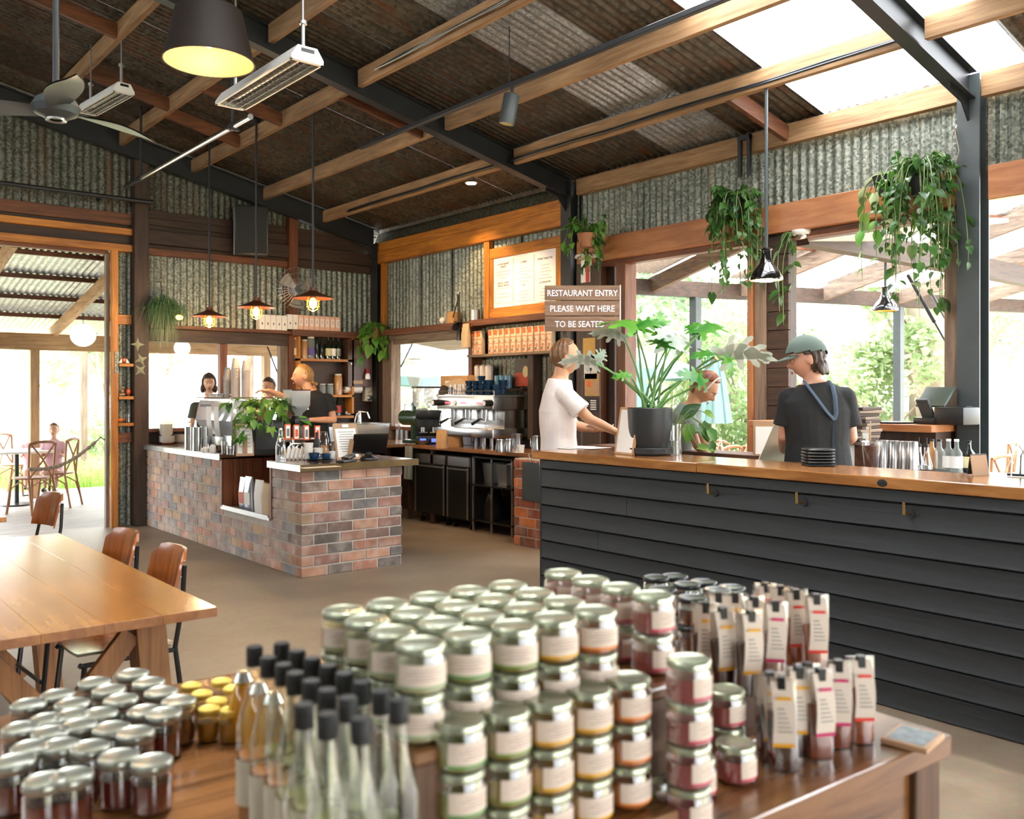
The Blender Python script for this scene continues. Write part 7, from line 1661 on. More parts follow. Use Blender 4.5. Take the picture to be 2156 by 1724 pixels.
q = Px(1690, 600, 6.45); trailing('hanging_plant', 'thin vine with dark leaves hanging off the board-clad stud', (6.28, q.y, 2.76), 3, (.4, .9), .14, [lf_med], 20, seed=16, up=.02, size=(.8, 1.2), pot=False)
# hanging grass plant
q = Py(342, 640, YB-.22); t = thing('hanging_grass', 'feathery hanging grass-like plant beside the door post', 'plant', (q.x, YB-.26, q.z))
MB().lathe([(0, -.1), (.05, -.1), (.07, 0), (.06, 0), (0, -.01)], 16).obj('pot', m_blackmatt, t)
RR = random.Random(5); mb = MB()
for k in range(620):
    a = RR.uniform(0, 6.28); r_ = abs(RR.gauss(0, .11))+.01; L_ = RR.uniform(.08, .60)*math.exp(-(r_/.24)**2); x_, y_ = r_*math.cos(a), r_*math.sin(a)*.6
    p0, p1, p2 = Vector((x_*.4, y_*.4, .0)), Vector((x_, y_, .07-.45*r_+RR.gauss(0, .025))), Vector((x_*1.5+RR.gauss(0, .04), min(.13, y_*1.2), .04-.3*r_-L_-RR.uniform(0, .08))); s_ = Vector((.0026, 0, 0))
    mb.add([p0-s_, p0+s_, p1+s_, p1-s_, p2], [(0, 1, 2, 3), (3, 2, 4)])
tag(mb.obj('strands', leafmat('grass_strands', '#3a6332', '#6a8f55'), t), kind='stuff')
MB().tube([(0, 0, 0), (0, .1, .25), (0, .22, .28)], .004, 5).obj('hanger', m_steel, t)
# ornaments in the narrow bay
m_starf = plain('faded_green_metal', '#8a9077', .7)
for i, (px, py) in enumerate(((290, 725), (297, 757), (296, 779))):
    q = Py(px, py, YB-.165); t = MB().add([(0.08*(1 if k % 2 == 0 else .35)*math.cos(k*PI/4+.4*i), 0, .08*(1 if k % 2 == 0 else .35)*math.sin(k*PI/4+.4*i)) for k in range(8)]+[(0, -.015, 0)], [(k, (k+1) % 8, 8) for k in range(8)]).obj('bird_ornament', m_starf, None, (q.x, YB-.163, q.z)); tag(t, 'small %s metal bird ornament on the dark door post' % ('top', 'middle', 'lowest')[i], 'ornament')
for i, (py, lbs) in enumerate(((768, 'top'), (837, 'middle'), (893, 'lowest'))):
    z_ = Py(262, py, YB-.1).z; t = MB().box(3.085, YB-.14, z_-.02, 3.24, YB-.012, z_+.015, b=.002).obj('bay_shelf', m_orange['x'], nb)
q = Py(262, 764, YB-.08); t = thing('seashell_star', 'orange and white origami-like ornament on the top little shelf by the door', 'ornament', (3.15, YB-.08, q.z)); MB().sph((0, 0, .03), (.03, .02, .03), 6, 4).obj('centre', m_orp, t)
MB().prism([(-.06, 0), (-.02, 0), (-.025, .05)], .01, rot('X', 90)).obj('petal', m_white, t); MB().prism([(.02, 0), (.06, 0), (.025, .05)], .01, rot('X', 90)).obj('petal', m_white, t)
q = Py(262, 832, YB-.08); t = thing('wooden_toy', 'small jointed wooden toy on the middle little shelf by the door', 'toy', (3.13, YB-.08, q.z)); MB().box(-.03, -.015, 0, .03, .015, .02, b=.003).sph((0, 0, .045), (.018, .018, .02), 8, 6).sph((.01, 0, .085), (.015, .015, .015), 8, 6).obj('body', m_clipw, t)
t = thing('flower_toy', 'little orange bead ornament beside the wooden toy', 'ornament', (3.20, YB-.08, q.z)); MB().sph((0, 0, .04), (.028, .02, .04), 8, 6).obj('beads', m_orp, t)
q = Py(262, 888, YB-.08); t = thing('orange_ornament', 'orange spotted ornament on the lowest little shelf by the door', 'ornament', (3.12, YB-.08, q.z)); MB().sph((0, 0, .022), (.04, .025, .022), 10, 6).obj('shell', plain('spotted_orange', '#d97a30', .5), t); MB().sph((.015, -.022, .022), (.008, .004, .008), 8, 6).obj('spot', m_black, t)
t = thing('glass_jug', 'small glass jug on the lowest little shelf by the door', 'jug', (3.20, YB-.08, q.z)); MB().lathe(cup_prof(.028, .024, .09), 14).obj('jug', m_glass, t); MB().tube([(-.025, 0, .08), (-.045, 0, .06), (-.028, 0, .02)], .004, 5).obj('handle', m_glass, t)

# ---------------------------------------------------------------- bar behind the counter, right
a = Px(1905, 890, 6.1)
t = thing('bar_bench', 'timber-fronted bar ledge carrying the green till below the right opening', 'bench', (6.0, 2.9, 0))
MB().box(0, 0, 1.235, .5, 1.45, 1.285, b=.004).obj('ledge_top', m_header['y'], t); MB().box(.1, .02, 0, .44, 1.43, 1.235).obj('panel', m_dark['z'], t)
q = fr(1760, 975, 5.9)
t = thing('steel_bench', 'stainless steel bar bench behind the charcoal counter at the right', 'bench', (5.40, 2.35, 0))
MB().box(0, 0, .94, .60, 1.45, 1.0, b=.004).obj('bench_top', m_brush, t); MB().box(.05, .03, 0, .58, 1.42, .94).obj('cabinet', m_blackmatt, t); MB().box(.04, .9, .1, .05, 1.4, .9).obj('door', m_black, t)
ZS = 1.001
t = thing('ice_tray', 'round black bar tray under the steel shakers', 'tray', (5.62, 2.95, ZS)); MB().lathe([(0, 0), (.2, 0), (.21, .015), (.2, .015), (0, .006)], 30, sy=1.6).obj('tray', m_black, t)
for i, px in enumerate((1860, 1882, 1903, 1920)):
    q = Px(px, 945, 5.62); t = thing('cocktail_shaker', '%s upturned steel shaker from the left on the bar tray' % ORD[i], 'shaker', (5.62, q.y, ZS+.017), 0, 'steel shakers in a row on the bar')
    MB().lathe([(.047, 0), (.043, .05), (.036, .17), (.034, .175), (0, .175)], 22, T(0, 0, 0)).obj('tin', m_chrome, t)
for i, px in enumerate((1935, 1951)):
    q = Px(px, 945, 5.66); t = thing('pour_bottle', '%s clear pour-spout bottle beside the steel shakers' % ('left', 'right')[i], 'bottle', (5.66, q.y, ZS+.017), 0, 'pour-spout bottles')
    MB().lathe([(0, 0), (.035, 0), (.035, .03), (.015, .10), (.014, .14)], 16, cap=False).obj('bottle_body', m_glass, t); MB().cyl(.014, .14, .16, 10).tube([(0, 0, .15), (.0, 0, .2)], .004).obj('spout', m_black, t); MB().cyl(.03, .003, .03, 14).obj('liquid', m_clear, t)
for i, (px, lb) in enumerate(((1997, 'left white-shouldered spirit bottle below the bar ledge'), (2014, 'right white-shouldered spirit bottle below the bar ledge'))):
    q = Px(px, 960, 5.75); bottle('bottle', lb, (5.75, max(2.40, q.y), ZS), .035, .21, m_clear, m_paper, m_white)
for i, (px, m_, lb) in enumerate(((1962, m_amb, 'amber bottle behind the round steel strainer'), (1978, m_clear, 'clear bottle with a curved jug spout on the bar'), (2040, m_dg, 'dark bottle with a yellow label at the bar end'))):
    q = Px(px, 960, 5.85); bottle('bottle', lb, (5.85, max(2.40, q.y), ZS), .035, .2, m_, None if i < 2 else m_crm, m_black)
q = Px(1845, 915, 5.55); t = thing('glass_bucket', 'ribbed glass bucket at the left end of the bar bench', 'bucket', (5.50, q.y, ZS)); MB().lathe([(0, 0), (.05, 0), (.065, .16), (.068, .19), (.064, .19), (.06, .16), (0, .01)], 16, cap=False).obj('glass', m_glass, t)
# till on the ledge
q = Px(1958, 885, 6.2); t = thing('till_screen', 'angled green-grey touchscreen till on the bar ledge', 'till', (6.2, q.y, 1.286), rad(75))
MB().box(-.09, -.06, 0, .09, .06, .045, b=.01).obj('base', m_black, t); MB().box(-.05, -.012, 0, .05, .012, .16, T(.0, .0, .03) @ rot('X', -28), b=.004).obj('stand', m_greysteel, t)
MB().box(-.12, -.01, 0, .12, .01, .17, T(0, -.0, .12) @ rot('X', 40), b=.006).obj('screen', plain('dark_green_case', '#35453c', .4), t)
q = Px(2008, 880, 6.2); t = thing('receipt_printer', 'black receipt printer beside the green-grey till', 'printer', (6.2, q.y-.02, 1.286), rad(80)); MB().box(-.11, -.09, 0, .11, .09, .12, b=.015).obj('casing', m_black, t); MB().box(-.04, -.093, .01, .04, -.09, .03).obj('sticker', m_paper, t); MB().box(-.08, -.05, .118, .08, .02, .125).obj('lid', m_blackmatt, t)
q = Px(1872, 893, 6.15); t = thing('serving_tray', 'flat dark round tray lying at the left of the bar ledge', 'tray', (6.2, q.y, 1.286)); MB().lathe([(0, 0), (.15, 0), (.16, .01), (0, .012)], 28).obj('tray', m_steel, t)
# menus stack and staff boards
q = fr(1815, 900, 6.1)
t0 = thing('menu_rack', 'timber menu holder box behind the capped man', 'rack', (q.x-.08, q.y-.02, 1.0)); MB().box(-.10, -.16, 0, .10, .16, .16, b=.003).obj('box', m_brown['x'], t0)
tt = thing('timber_stand', 'white boarded side cabinet behind the capped man', 'cabinet', (q.x-.08, q.y-.02, 0)); MB().box(-.16, -.2, 0, .16, .22, .975).obj('carcass', m_white, tt)
for k in range(7): MB().box(-.168, -.2, .02+.137*k, -.16, .22, .15+.137*k, b=.002).obj('front_board', m_white, tt)
MB().box(-.18, -.22, .975, .18, .24, 1.0, b=.003).obj('cabinet_top', m_brush, tt)
for i in range(12):
    o = MB().box(-.13, -.10, 0, .13, .10, .020, b=.003).obj('dark_menu', m_dark['x'] if i % 2 else m_grey_t['x'], None, (q.x-.08+R.uniform(-.015, .015), q.y+R.uniform(-.02, .02), 1.161+.0205*i), R.uniform(-.2, .2)); tag(o, '%s dark menu folder from the bottom of the pile behind the capped man' % ORD[i], 'menu', 'pile of dark menu folders')
for i, (px, py, lb, rz) in enumerate(((1618, 905, 'clipboard with a white sheet standing left of the capped man', -40), (1800, 905, 'pale clipboard standing right of the capped man', -50))):
    q = fr(px, 960, 5.95); t = thing('clipboard', lb, 'clipboard', (q.x, q.y, 1.0), rad(rz)); MB().box(-.10, 0, 0, .10, .01, .32, b=.004).obj('board', m_clipw, t); MB().box(-.085, -.003, .02, .085, 0, .28).obj('paper', m_paper, t)
    tt = thing('timber_ledge_box', ['small brown timber box stand holding the left clipboard', 'small brown timber box stand holding the right clipboard'][i], 'stand', (q.x, q.y, 0), rad(rz)); MB().box(-.16, -.05, .86, .16, .09, 1.0, b=.003).obj('box', m_brown['x'], tt); MB().box(-.13, -.03, 0, .13, .07, .86).obj('panel', m_white, tt)
# ---------------------------------------------------------------- people
def V(*a): return Vector(a)
def cone(mb, p, q, r1, r2, n=14, flat=1.0, side=None, caps=3):
    """tapered limb with rounded ends; flat squeezes it along the axis 'side' x limb"""
    p, q = Vector(p), Vector(q); d = q-p; L_ = d.length; d.normalize()
    a = (side if side is not None else (V(0, 0, 1) if abs(d.z) < .9 else V(1, 0, 0)))
    a = (a-d*a.dot(d)).normalized(); b = d.cross(a)
    prof = [(r1*math.sin(PI/2*k/caps), -r1*math.cos(PI/2*k/caps)) for k in range(caps+1)]+[(r2*math.cos(PI/2*k/caps), L_+r2*math.sin(PI/2*k/caps)) for k in range(caps+1)]
    prof[0] = (.0005, prof[0][1]); prof[-1] = (.0005, prof[-1][1])
    M = Matrix((a, b*flat, d)).transposed().to_4x4(); M.translation = p
    mb.lathe(prof, n, M)
def rings(mb, rs, side, n=24, sq=.85):
    """closed tube through rings (centre, rx, ry, [fwd]); side is the wearer's right-left axis"""
    vs = []; cs = [Vector(r[0]) for r in rs]
    for i, r in enumerate(rs):
        d = (cs[min(i+1, len(cs)-1)]-cs[max(i-1, 0)]).normalized(); a = (side-d*side.dot(d)).normalized(); b = d.cross(a)
        for k in range(n):
            t = 2*PI*k/n; c_, s_ = math.cos(t), math.sin(t)
            vs.append(cs[i]+a*(r[1]*math.copysign(abs(c_)**sq, c_))+b*(r[2]*math.copysign(abs(s_)**sq, s_)))
    fs = [(i*n+k, i*n+(k+1) % n, (i+1)*n+(k+1) % n, (i+1)*n+k) for i in range(len(rs)-1) for k in range(n)]+[tuple(range(n))[::-1], tuple((len(rs)-1)*n+k for k in range(n))]
    mb.add(vs, fs)
def fused(mb, name, mat, parent, voxel=.007, smooth=3, rim=None):
    me = bpy.data.meshes.new('t'); me.from_pydata(mb.v, [], mb.f); o = bpy.data.objects.new('t', me); COL.objects.link(o)
    bm = bmesh.new(); bm.from_mesh(me); bmesh.ops.recalc_face_normals(bm, faces=bm.faces[:]); bm.to_mesh(me); bm.free()
    m = o.modifiers.new('r', 'REMESH'); m.mode = 'VOXEL'; m.voxel_size = voxel
    if smooth: s = o.modifiers.new('s', 'SMOOTH'); s.iterations = smooth; s.factor = .5
    dg = bpy.context.evaluated_depsgraph_get(); dg.update(); m2 = bpy.data.meshes.new_from_object(o.evaluated_get(dg)); bpy.data.objects.remove(o)
    m2.name = name; m2.materials.clear(); m2.materials.append(mat); m2.polygons.foreach_set('use_smooth', [True]*len(m2.polygons))
    ob = bpy.data.objects.new(name, m2); COL.objects.link(ob); ob.parent = parent; return ob
def g(x, c, s): return math.exp(-((x-c)/s)**2)
def head_pt(x, y, z, fem=0, grow=0):
    """unit sphere point -> head surface; front is -y"""
    rx, ry, rz = .074+grow, .094+grow, .116+grow
    X_, Y_, Z_ = x*rx, y*ry, z*rz
    if z < 0:
        X_ *= 1-(.34+.05*fem)*(-z)**1.3; Y_ = Y_*(1-.55*(-z)**1.2) if y > 0 else Y_*(1-.10*(-z)**2)
    if y > 0: Y_ += .008*g(z, .35, .5)
    f = max(0, -y)
    if grow == 0 and f > 0:
        Y_ -= f*(.027*g(x, 0, .16)*g(z, -.22, .13)+.014*g(x, 0, .11)*g(z, -.05, .16)+.007*g(x, 0, .5)*g(z, .22, .12)+.009*g(x, 0, .26)*g(z, -.55, .10)+.014*g(x, 0, .30)*g(z, -.86, .14)-.010*g(abs(x), .38, .17)*g(z, .03, .13)-.005*g(x, 0, .3)*g(z, -.44, .05)-.004*g(x, 0, .3)*g(z, -.69, .06))
        X_ += .004*math.copysign(1, x)*g(abs(x), .6, .25)*g(z, -.15, .2)*f
    return V(X_, Y_, Z_)
def sphere_head(mb, M, fem=0, n=56, m=48):
    vs = []; fs = []
    for i in range(m+1):
        p_ = PI*i/m
        for k in range(n):
            t = 2*PI*k/n; vs.append(head_pt(math.sin(p_)*math.cos(t), math.sin(p_)*math.sin(t), math.cos(p_), fem))
    for i in range(m):
        for k in range(n):
            a, b_ = i*n+k, i*n+(k+1) % n; fs.append((a, a+n, b_+n, b_))
    mb.add(vs, fs, M)
    for s_ in (-1, 1):
        mb.sph((s_*.076, .012, -.012), (.010, .020, .032), 10, 8, M)
        mb.sph((s_*.081, .019, -.004), (.008, .012, .024), 10, 8, M)
def hair_shell(mb, M, test, grow=.010, n=48, m=36, rough=.003, seed=1):
    """thick closed shell over the part of the skull where test(x, y, z) is true"""
    RR = random.Random(seed); idx = {}; vs = []; keep = []
    P_ = [[None]*n for _ in range(m+1)]
    for i in range(m+1):
        p_ = PI*i/m
        for k in range(n):
            t = 2*PI*k/n; u = (math.sin(p_)*math.cos(t), math.sin(p_)*math.sin(t), math.cos(p_))
            gr = grow+rough*math.sin(t*17+p_*3)+rough*.6*math.sin(t*29-p_*5)
            P_[i][k] = (head_pt(*u, 0, gr), head_pt(*u, 0, .0-.006), test(*u))
    for i in range(m):
        for k in range(n):
            k2 = (k+1) % n
            if P_[i][k][2] and P_[i+1][k][2] and P_[i][k2][2] and P_[i+1][k2][2]: keep.append((i, k))
    ks = set(keep)
    def vid(i, k, s):
        key = (i, k % n, s)
        if key not in idx: idx[key] = len(vs); vs.append(P_[i][k % n][s])
        return idx[key]
    fs = []
    for i, k in keep:
        fs.append((vid(i, k, 0), vid(i+1, k, 0), vid(i+1, k+1, 0), vid(i, k+1, 0))); fs.append((vid(i, k+1, 1), vid(i+1, k+1, 1), vid(i+1, k, 1), vid(i, k, 1)))
        for (di, dk, a, b) in ((-1, 0, (i, k), (i, k+1)), (1, 0, (i+1, k+1), (i+1, k)), (0, -1, (i+1, k), (i, k)), (0, 1, (i, k+1), (i+1, k+1))):
            if (i+di, (k+dk) % n) not in ks: fs.append((vid(*a, 0), vid(*b, 0), vid(*b, 1), vid(*a, 1)))
    mb.add(vs, fs, M)
def hand(mb, w_, d, nrm, side=1, curl=.5, s=1.0):
    """w_ wrist, d finger direction, nrm palm normal; side +1 puts the thumb along d x nrm"""
    d = d.normalized(); nrm = (nrm-d*nrm.dot(d)).normalized(); b = d.cross(nrm)*side
    pc = w_+d*.045*s; M = Matrix((b, nrm, d)).transposed().to_4x4(); M.translation = pc
    mb.sph((0, 0, 0), (.041*s, .017*s, .052*s), 14, 10, M)
    for k, (o, L_) in enumerate(((.029, .072), (.010, .082), (-.010, .076), (-.028, .060))):
        p0 = w_+d*.075*s+b*o*s; a = curl*.5; dd = (d*math.cos(a)+nrm*math.sin(a)+b*o*1.2).normalized(); p1 = p0+dd*L_*.45*s
        a = curl*1.3; dd = (d*math.cos(a)+nrm*math.sin(a)).normalized(); p2 = p1+dd*L_*.32*s; a = curl*2.0; dd = (d*math.cos(a)+nrm*math.sin(a)).normalized(); p3 = p2+dd*L_*.25*s
        cone(mb, p0, p1, .0095*s, .009*s, 8); cone(mb, p1, p2, .009*s, .0082*s, 8); cone(mb, p2, p3, .0082*s, .007*s, 8)
    p0 = w_+d*.025*s+b*.030*s; p1 = p0+(d*.7+b*.7+nrm*.3).normalized()*.038*s; p2 = p1+(d*.95+b*.2+nrm*.4).normalized()*.030*s
    cone(mb, p0, p1, .013*s, .011*s, 8); cone(mb, p1, p2, .011*s, .008*s, 8)
def skinmat(name, c):
    m = plain(name, c, .5, var=.08, vs=12); m.node_tree.nodes['Principled BSDF'].inputs['Subsurface Weight'].default_value = .08
    m.node_tree.nodes['Principled BSDF'].inputs['Subsurface Radius'].default_value = (.02, .008, .004); return m
def cloth(name, c, b=.5): return plain(name, c, .85, var=.10, vs=6, bump=b, bs=14)
m_hairb = wood('brown_hair', '#8a6038', '#4c3018', 'z', .5, sc=6, stretch=5); m_hairbl = wood('blond_hair', '#b98a4c', '#7a522a', 'z', .5, sc=6, stretch=5); m_haird = wood('dark_hair', '#4a3526', '#2a1d14', 'z', .5, sc=6, stretch=5); m_haira = wood('auburn_hair', '#8e4a24', '#5a2a14', 'z', .5, sc=6, stretch=5)
m_eye = plain('eye_white', '#e8e2da', .2); m_iris = plain('iris', '#3a3026', .2); m_lip = plain('lips', '#a8584c', .5); m_jean = cloth('dark_denim', '#20242e')
def person(name, label, J, f, side, skin, top, bottom, headf, headu, s=1.0, hair=None, hairmat=None, extra=None, sleeve=.62, wd=1.0, hands=('L', 'R'), hd=None, fem=0, voxel=.007, hs=1.0, cat='person', legs=True, dress=False):
    """J joints in world space, f facing, side = the person's left"""
    o0 = V(J['pel'].x, J['pel'].y, 0); t = thing(name, label, cat, o0); J = {k: v-o0 for k, v in J.items()}
    side = side.normalized(); f = f.normalized()
    mb = MB(); pel, ch, nk, hc = J['pel'], J['chest'], J['neck'], J['head']
    W_ = wd*s
    torso = [(pel-V(0, 0, .10*s), .135*W_, .10*s), (pel, .160*W_, .115*s), (pel.lerp(ch, .38), .135*W_, .098*s), (pel.lerp(ch, .75), .155*W_, .108*s), (ch, .165*W_, .108*s), (ch.lerp(nk, .45), .165*W_, .09*s), (ch.lerp(nk, .80), .10*W_, .07*s), (nk, .055*s, .056*s)]
    rings(mb, torso, side)
    hf = headf.normalized(); hu = (headu-hf*headu.dot(hf)).normalized(); hx_ = hu.cross(-hf)   # head x axis
    HM = Matrix((hx_, -hf, hu)).transposed().to_4x4() @ Matrix.Scale(hs*s, 4); HM.translation = hc
    cone(mb, nk-V(0, 0, .03*s), hc-hu*.055*s+(-hf)*-.0-hf*.018*s, .056*s, .050*s, 16)
    sphere_head(mb, HM, fem)
    for sd in 'LR':
        sh, el, wr = J['sh'+sd], J['el'+sd], J['wr'+sd]; k_ = .88 if fem else 1
        cone(mb, sh, el, .047*s*k_, .036*s*k_); cone(mb, el, el.lerp(wr, .35), .037*s*k_, .036*s*k_); cone(mb, el.lerp(wr, .3), wr, .037*s*k_, .023*s*k_)
        if sd in hands: 
            hd_ = (hd or {}).get(sd); d_ = hd_[0] if hd_ else (wr-el); n_ = hd_[1] if hd_ else V(0, 0, -1); hand(mb, wr, d_, n_, (1 if sd == 'L' else -1)*(hd_[3] if hd_ and len(hd_) > 3 else 1), hd_[2] if hd_ else .4, s*.95)
    for sd in 'LR':
        hp, kn, an = J['hip'+sd], J['kn'+sd], J['an'+sd]
        cone(mb, hp, kn, .082*s, .054*s); cone(mb, kn, kn.lerp(an, .35), .054*s, .055*s); cone(mb, kn.lerp(an, .3), an, .054*s, .034*s)
        fd = V(f.x, f.y, 0).normalized(); cone(mb, an-V(0, 0, .03*s)-fd*.03*s, an-V(0, 0, .045*s)+fd*.15*s, .034*s, .03*s)
    fused(mb, 'body', skin, t, voxel)
    # eyes, brows, lips
    fm = HM
    for s_ in (-1, 1):
        MB().sph((s_*.029, -.0775, .003), (.0115, .0115, .0055), 10, 8, fm).obj('eye', m_eye, t); MB().sph((s_*.029, -.0868, .003), (.0052, .0038, .0046), 8, 6, fm).obj('iris', m_iris, t)
        MB().tube([(s_*.014, -.0935, .023), (s_*.03, -.0935, .028), (s_*.046, -.083, .022)], [.002, .003, .0016], 5, fm).obj('eyebrow', hairmat or m_hairb, t)
    MB().sph((0, -.0945, -.060), (.021, .006, .0048), 12, 6, fm).sph((0, -.0945, -.0665), (.018, .006, .0050), 12, 6, fm).obj('lips', m_lip, t)
    # shirt
    mb = MB(); e_ = .012*s
    hem = pel.lerp(ch, -.12)
    if dress: rr = [(pel-V(0, 0, .12*s)+f*.1*s, .21*W_, .19*s)]
    else: rr = [(hem, .168*W_+e_, .125*s+e_)]
    rr += [(pel.lerp(ch, .15), .158*W_+e_, .115*s+e_), (pel.lerp(ch, .45), .148*W_+e_, .108*s+e_), (pel.lerp(ch, .75), .160*W_+e_, .112*s+e_), (ch, .168*W_+e_, .110*s+e_), (ch.lerp(nk, .45), .165*W_+e_, .092*s+e_), (ch.lerp(nk, .75), .115*W_+e_, .078*s+e_), (ch.lerp(nk, .93), .072*s+e_, .070*s+e_)]
    rings(mb, rr, side)
    for sd in 'LR':
        sh, el = J['sh'+sd], J['el'+sd]; d = (el-sh); e2 = sh+d*sleeve; inn = ch.lerp(nk, .35).lerp(sh, .4)
        cone(mb, inn, sh, .075*s, .062*s)
        dn = d.normalized(); a = dn.orthogonal().normalized(); b = dn.cross(a); M = Matrix((a, b, dn)).transposed().to_4x4(); M.translation = sh-dn*.02
        mb.lathe([(.050*s, 0), (.064*s, .02), (.064*s, d.length*sleeve*.6), (.073*s, d.length*sleeve+.02)], 18, M)
    fused(mb, 'dress' if dress else 'tshirt', top, t, voxel, 2)
    # trousers
    mb = MB()
    if not dress: rings(mb, [(pel-V(0, 0, .11*s), .15*W_, .12*s), (pel-V(0, 0, .02*s), .17*W_, .128*s), (pel.lerp(ch, .12), .158*W_, .12*s)], side)
    for sd in 'LR':
        hp, kn, an = J['hip'+sd], J['kn'+sd], J['an'+sd]
        if not dress: cone(mb, hp, kn, .098*s, .068*s); cone(mb, kn, an+V(0, 0, .02), .068*s, .055*s)
    if mb.v: fused(mb, 'trousers', bottom, t, voxel*1.3, 2)
    for sd in 'LR':
        an = J['an'+sd]; fd = V(f.x, f.y, 0).normalized(); mb = MB(); cone(mb, an-V(0, 0, .035*s)-fd*.04*s, an-V(0, 0, .035*s)+fd*.16*s, .045*s, .038*s); mb.box(-.04, -.02, -.001, .04, .02, .02, T(an.x, an.y, 0)); mb.obj('shoe', m_black, t)
    if hair:
        mb = MB(); hair(mb, HM); fused(mb, 'hair', hairmat, t, .006, 1)
    if extra: extra(t, HM, J)
    return t
def frz(px, py, D): return fr(px, py, D)
def legs(pel, side, f, s=1.0, floor=0.0, spread=.10, sit=False):
    side = V(side.x, side.y, 0).normalized(); fh = V(f.x, f.y, 0).normalized(); d = {}
    for k, sd in (('L', 1), ('R', -1)):
        hp = pel+side*sd*spread*s-V(0, 0, .06*s); d['hip'+k] = hp
        if sit: kn = hp+fh*.30*s+V(0, 0, .0); an = kn-V(0, 0, .30*s)+fh*.03
        else: an = V(hp.x, hp.y, floor+.085*s)+side*sd*.02; kn = hp.lerp(an, .5)+fh*.03
        d['kn'+k] = kn; d['an'+k] = an
    return d
short_hair = lambda x, y, z: (z > .42+.25*(-y) or (y > -.12 and z > -.12) or (y > .18 and z > -.62)) and not (y < -.12 and z < .50)
# 1. man in the white t-shirt
D1 = 6.74; f1 = (CR*.95+CF*.18+V(0, 0, -.0)).normalized(); sd1 = V(0, 0, 1).cross(f1)
J = dict(pel=frz(1178, 968, D1), chest=frz(1173, 866, D1), neck=frz(1179, 793, D1), head=frz(1191, 752, D1), shR=frz(1189, 830, D1-.17), elR=frz(1243, 884, D1-.22), wrR=frz(1303, 912, D1-.10), shL=frz(1172, 828, D1+.18), elL=frz(1210, 895, D1+.26), wrL=frz(1252, 905, D1+.30))
J.update(legs(J['pel'], sd1, f1, 1.05))
def hair1(mb, M):
    hair_shell(mb, M, lambda x, y, z: z > .60+.5*(-y) or (y > -.05 and z > -.20) or (y > .25 and z > -.80), .010, rough=.004)
def ex1(t, HM, J): 
    MB().tube([J['wrR']+V(.0, 0, 0)+V(.026*math.cos(a), .026*math.sin(a)*.6, .02*math.sin(a)) for a in [k*PI/6 for k in range(13)]], .003, 5).obj('bracelet', m_brush, t)
person('person', 'man in a white t-shirt with slicked-back brown hair reaching along the charcoal counter', J, f1, sd1, skinmat('tan_skin', '#c4906c'), cloth('white_jersey', '#ded2cc'), m_jean, f1+V(0, 0, -.05), V(0, 0, 1), 1.06, hair1, m_hairb, ex1, wd=.98, hd={'R': (CR, V(0, 0, -1), .25), 'L': (CR, V(0, 0, 1), .5)}, hs=1.04, sleeve=.66)
# plate in his far hand
tag(MB().lathe([(0, 0), (.08, 0), (.13, .015), (.125, .018), (0, .008)], 24).obj('dinner_plate', m_whiteware, None, fr(1250, 898, D1+.36)), 'white plate in the far hand of the man in white', 'plate')
# 2. man in cap and black t-shirt, seen from behind
D2 = 5.42; f2 = (CF*.93-CR*.18).normalized(); sd2 = V(0, 0, 1).cross(f2); hf2 = (-CR*.96+CF*.25+V(0, 0, -.22)).normalized()
J = dict(pel=frz(1722, 985, D2), chest=frz(1720, 868, D2), neck=frz(1712, 802, D2), head=frz(1698, 755, D2-.0), shL=frz(1662, 838, D2), shR=frz(1778, 836, D2), elL=frz(1652, 918, D2+.03), wrL=frz(1650, 948, D2+.24), elR=frz(1792, 920, D2+.02), wrR=frz(1782, 930, D2+.26))
J.update(legs(J['pel'], sd2, f2, 1.04))
def hair2(mb, M):
    hair_shell(mb, M, lambda x, y, z: (y > .10 and z > -.85) or (y > -.25 and z > .1), .014, rough=.006)
    for k in range(16):
        a = -1.1+2.2*k/15; mb.sph((.078*math.sin(a), .075*math.cos(a)+.02, -.07-.015*math.sin(k*2.3)), (.016, .014, .035), 8, 6, M)
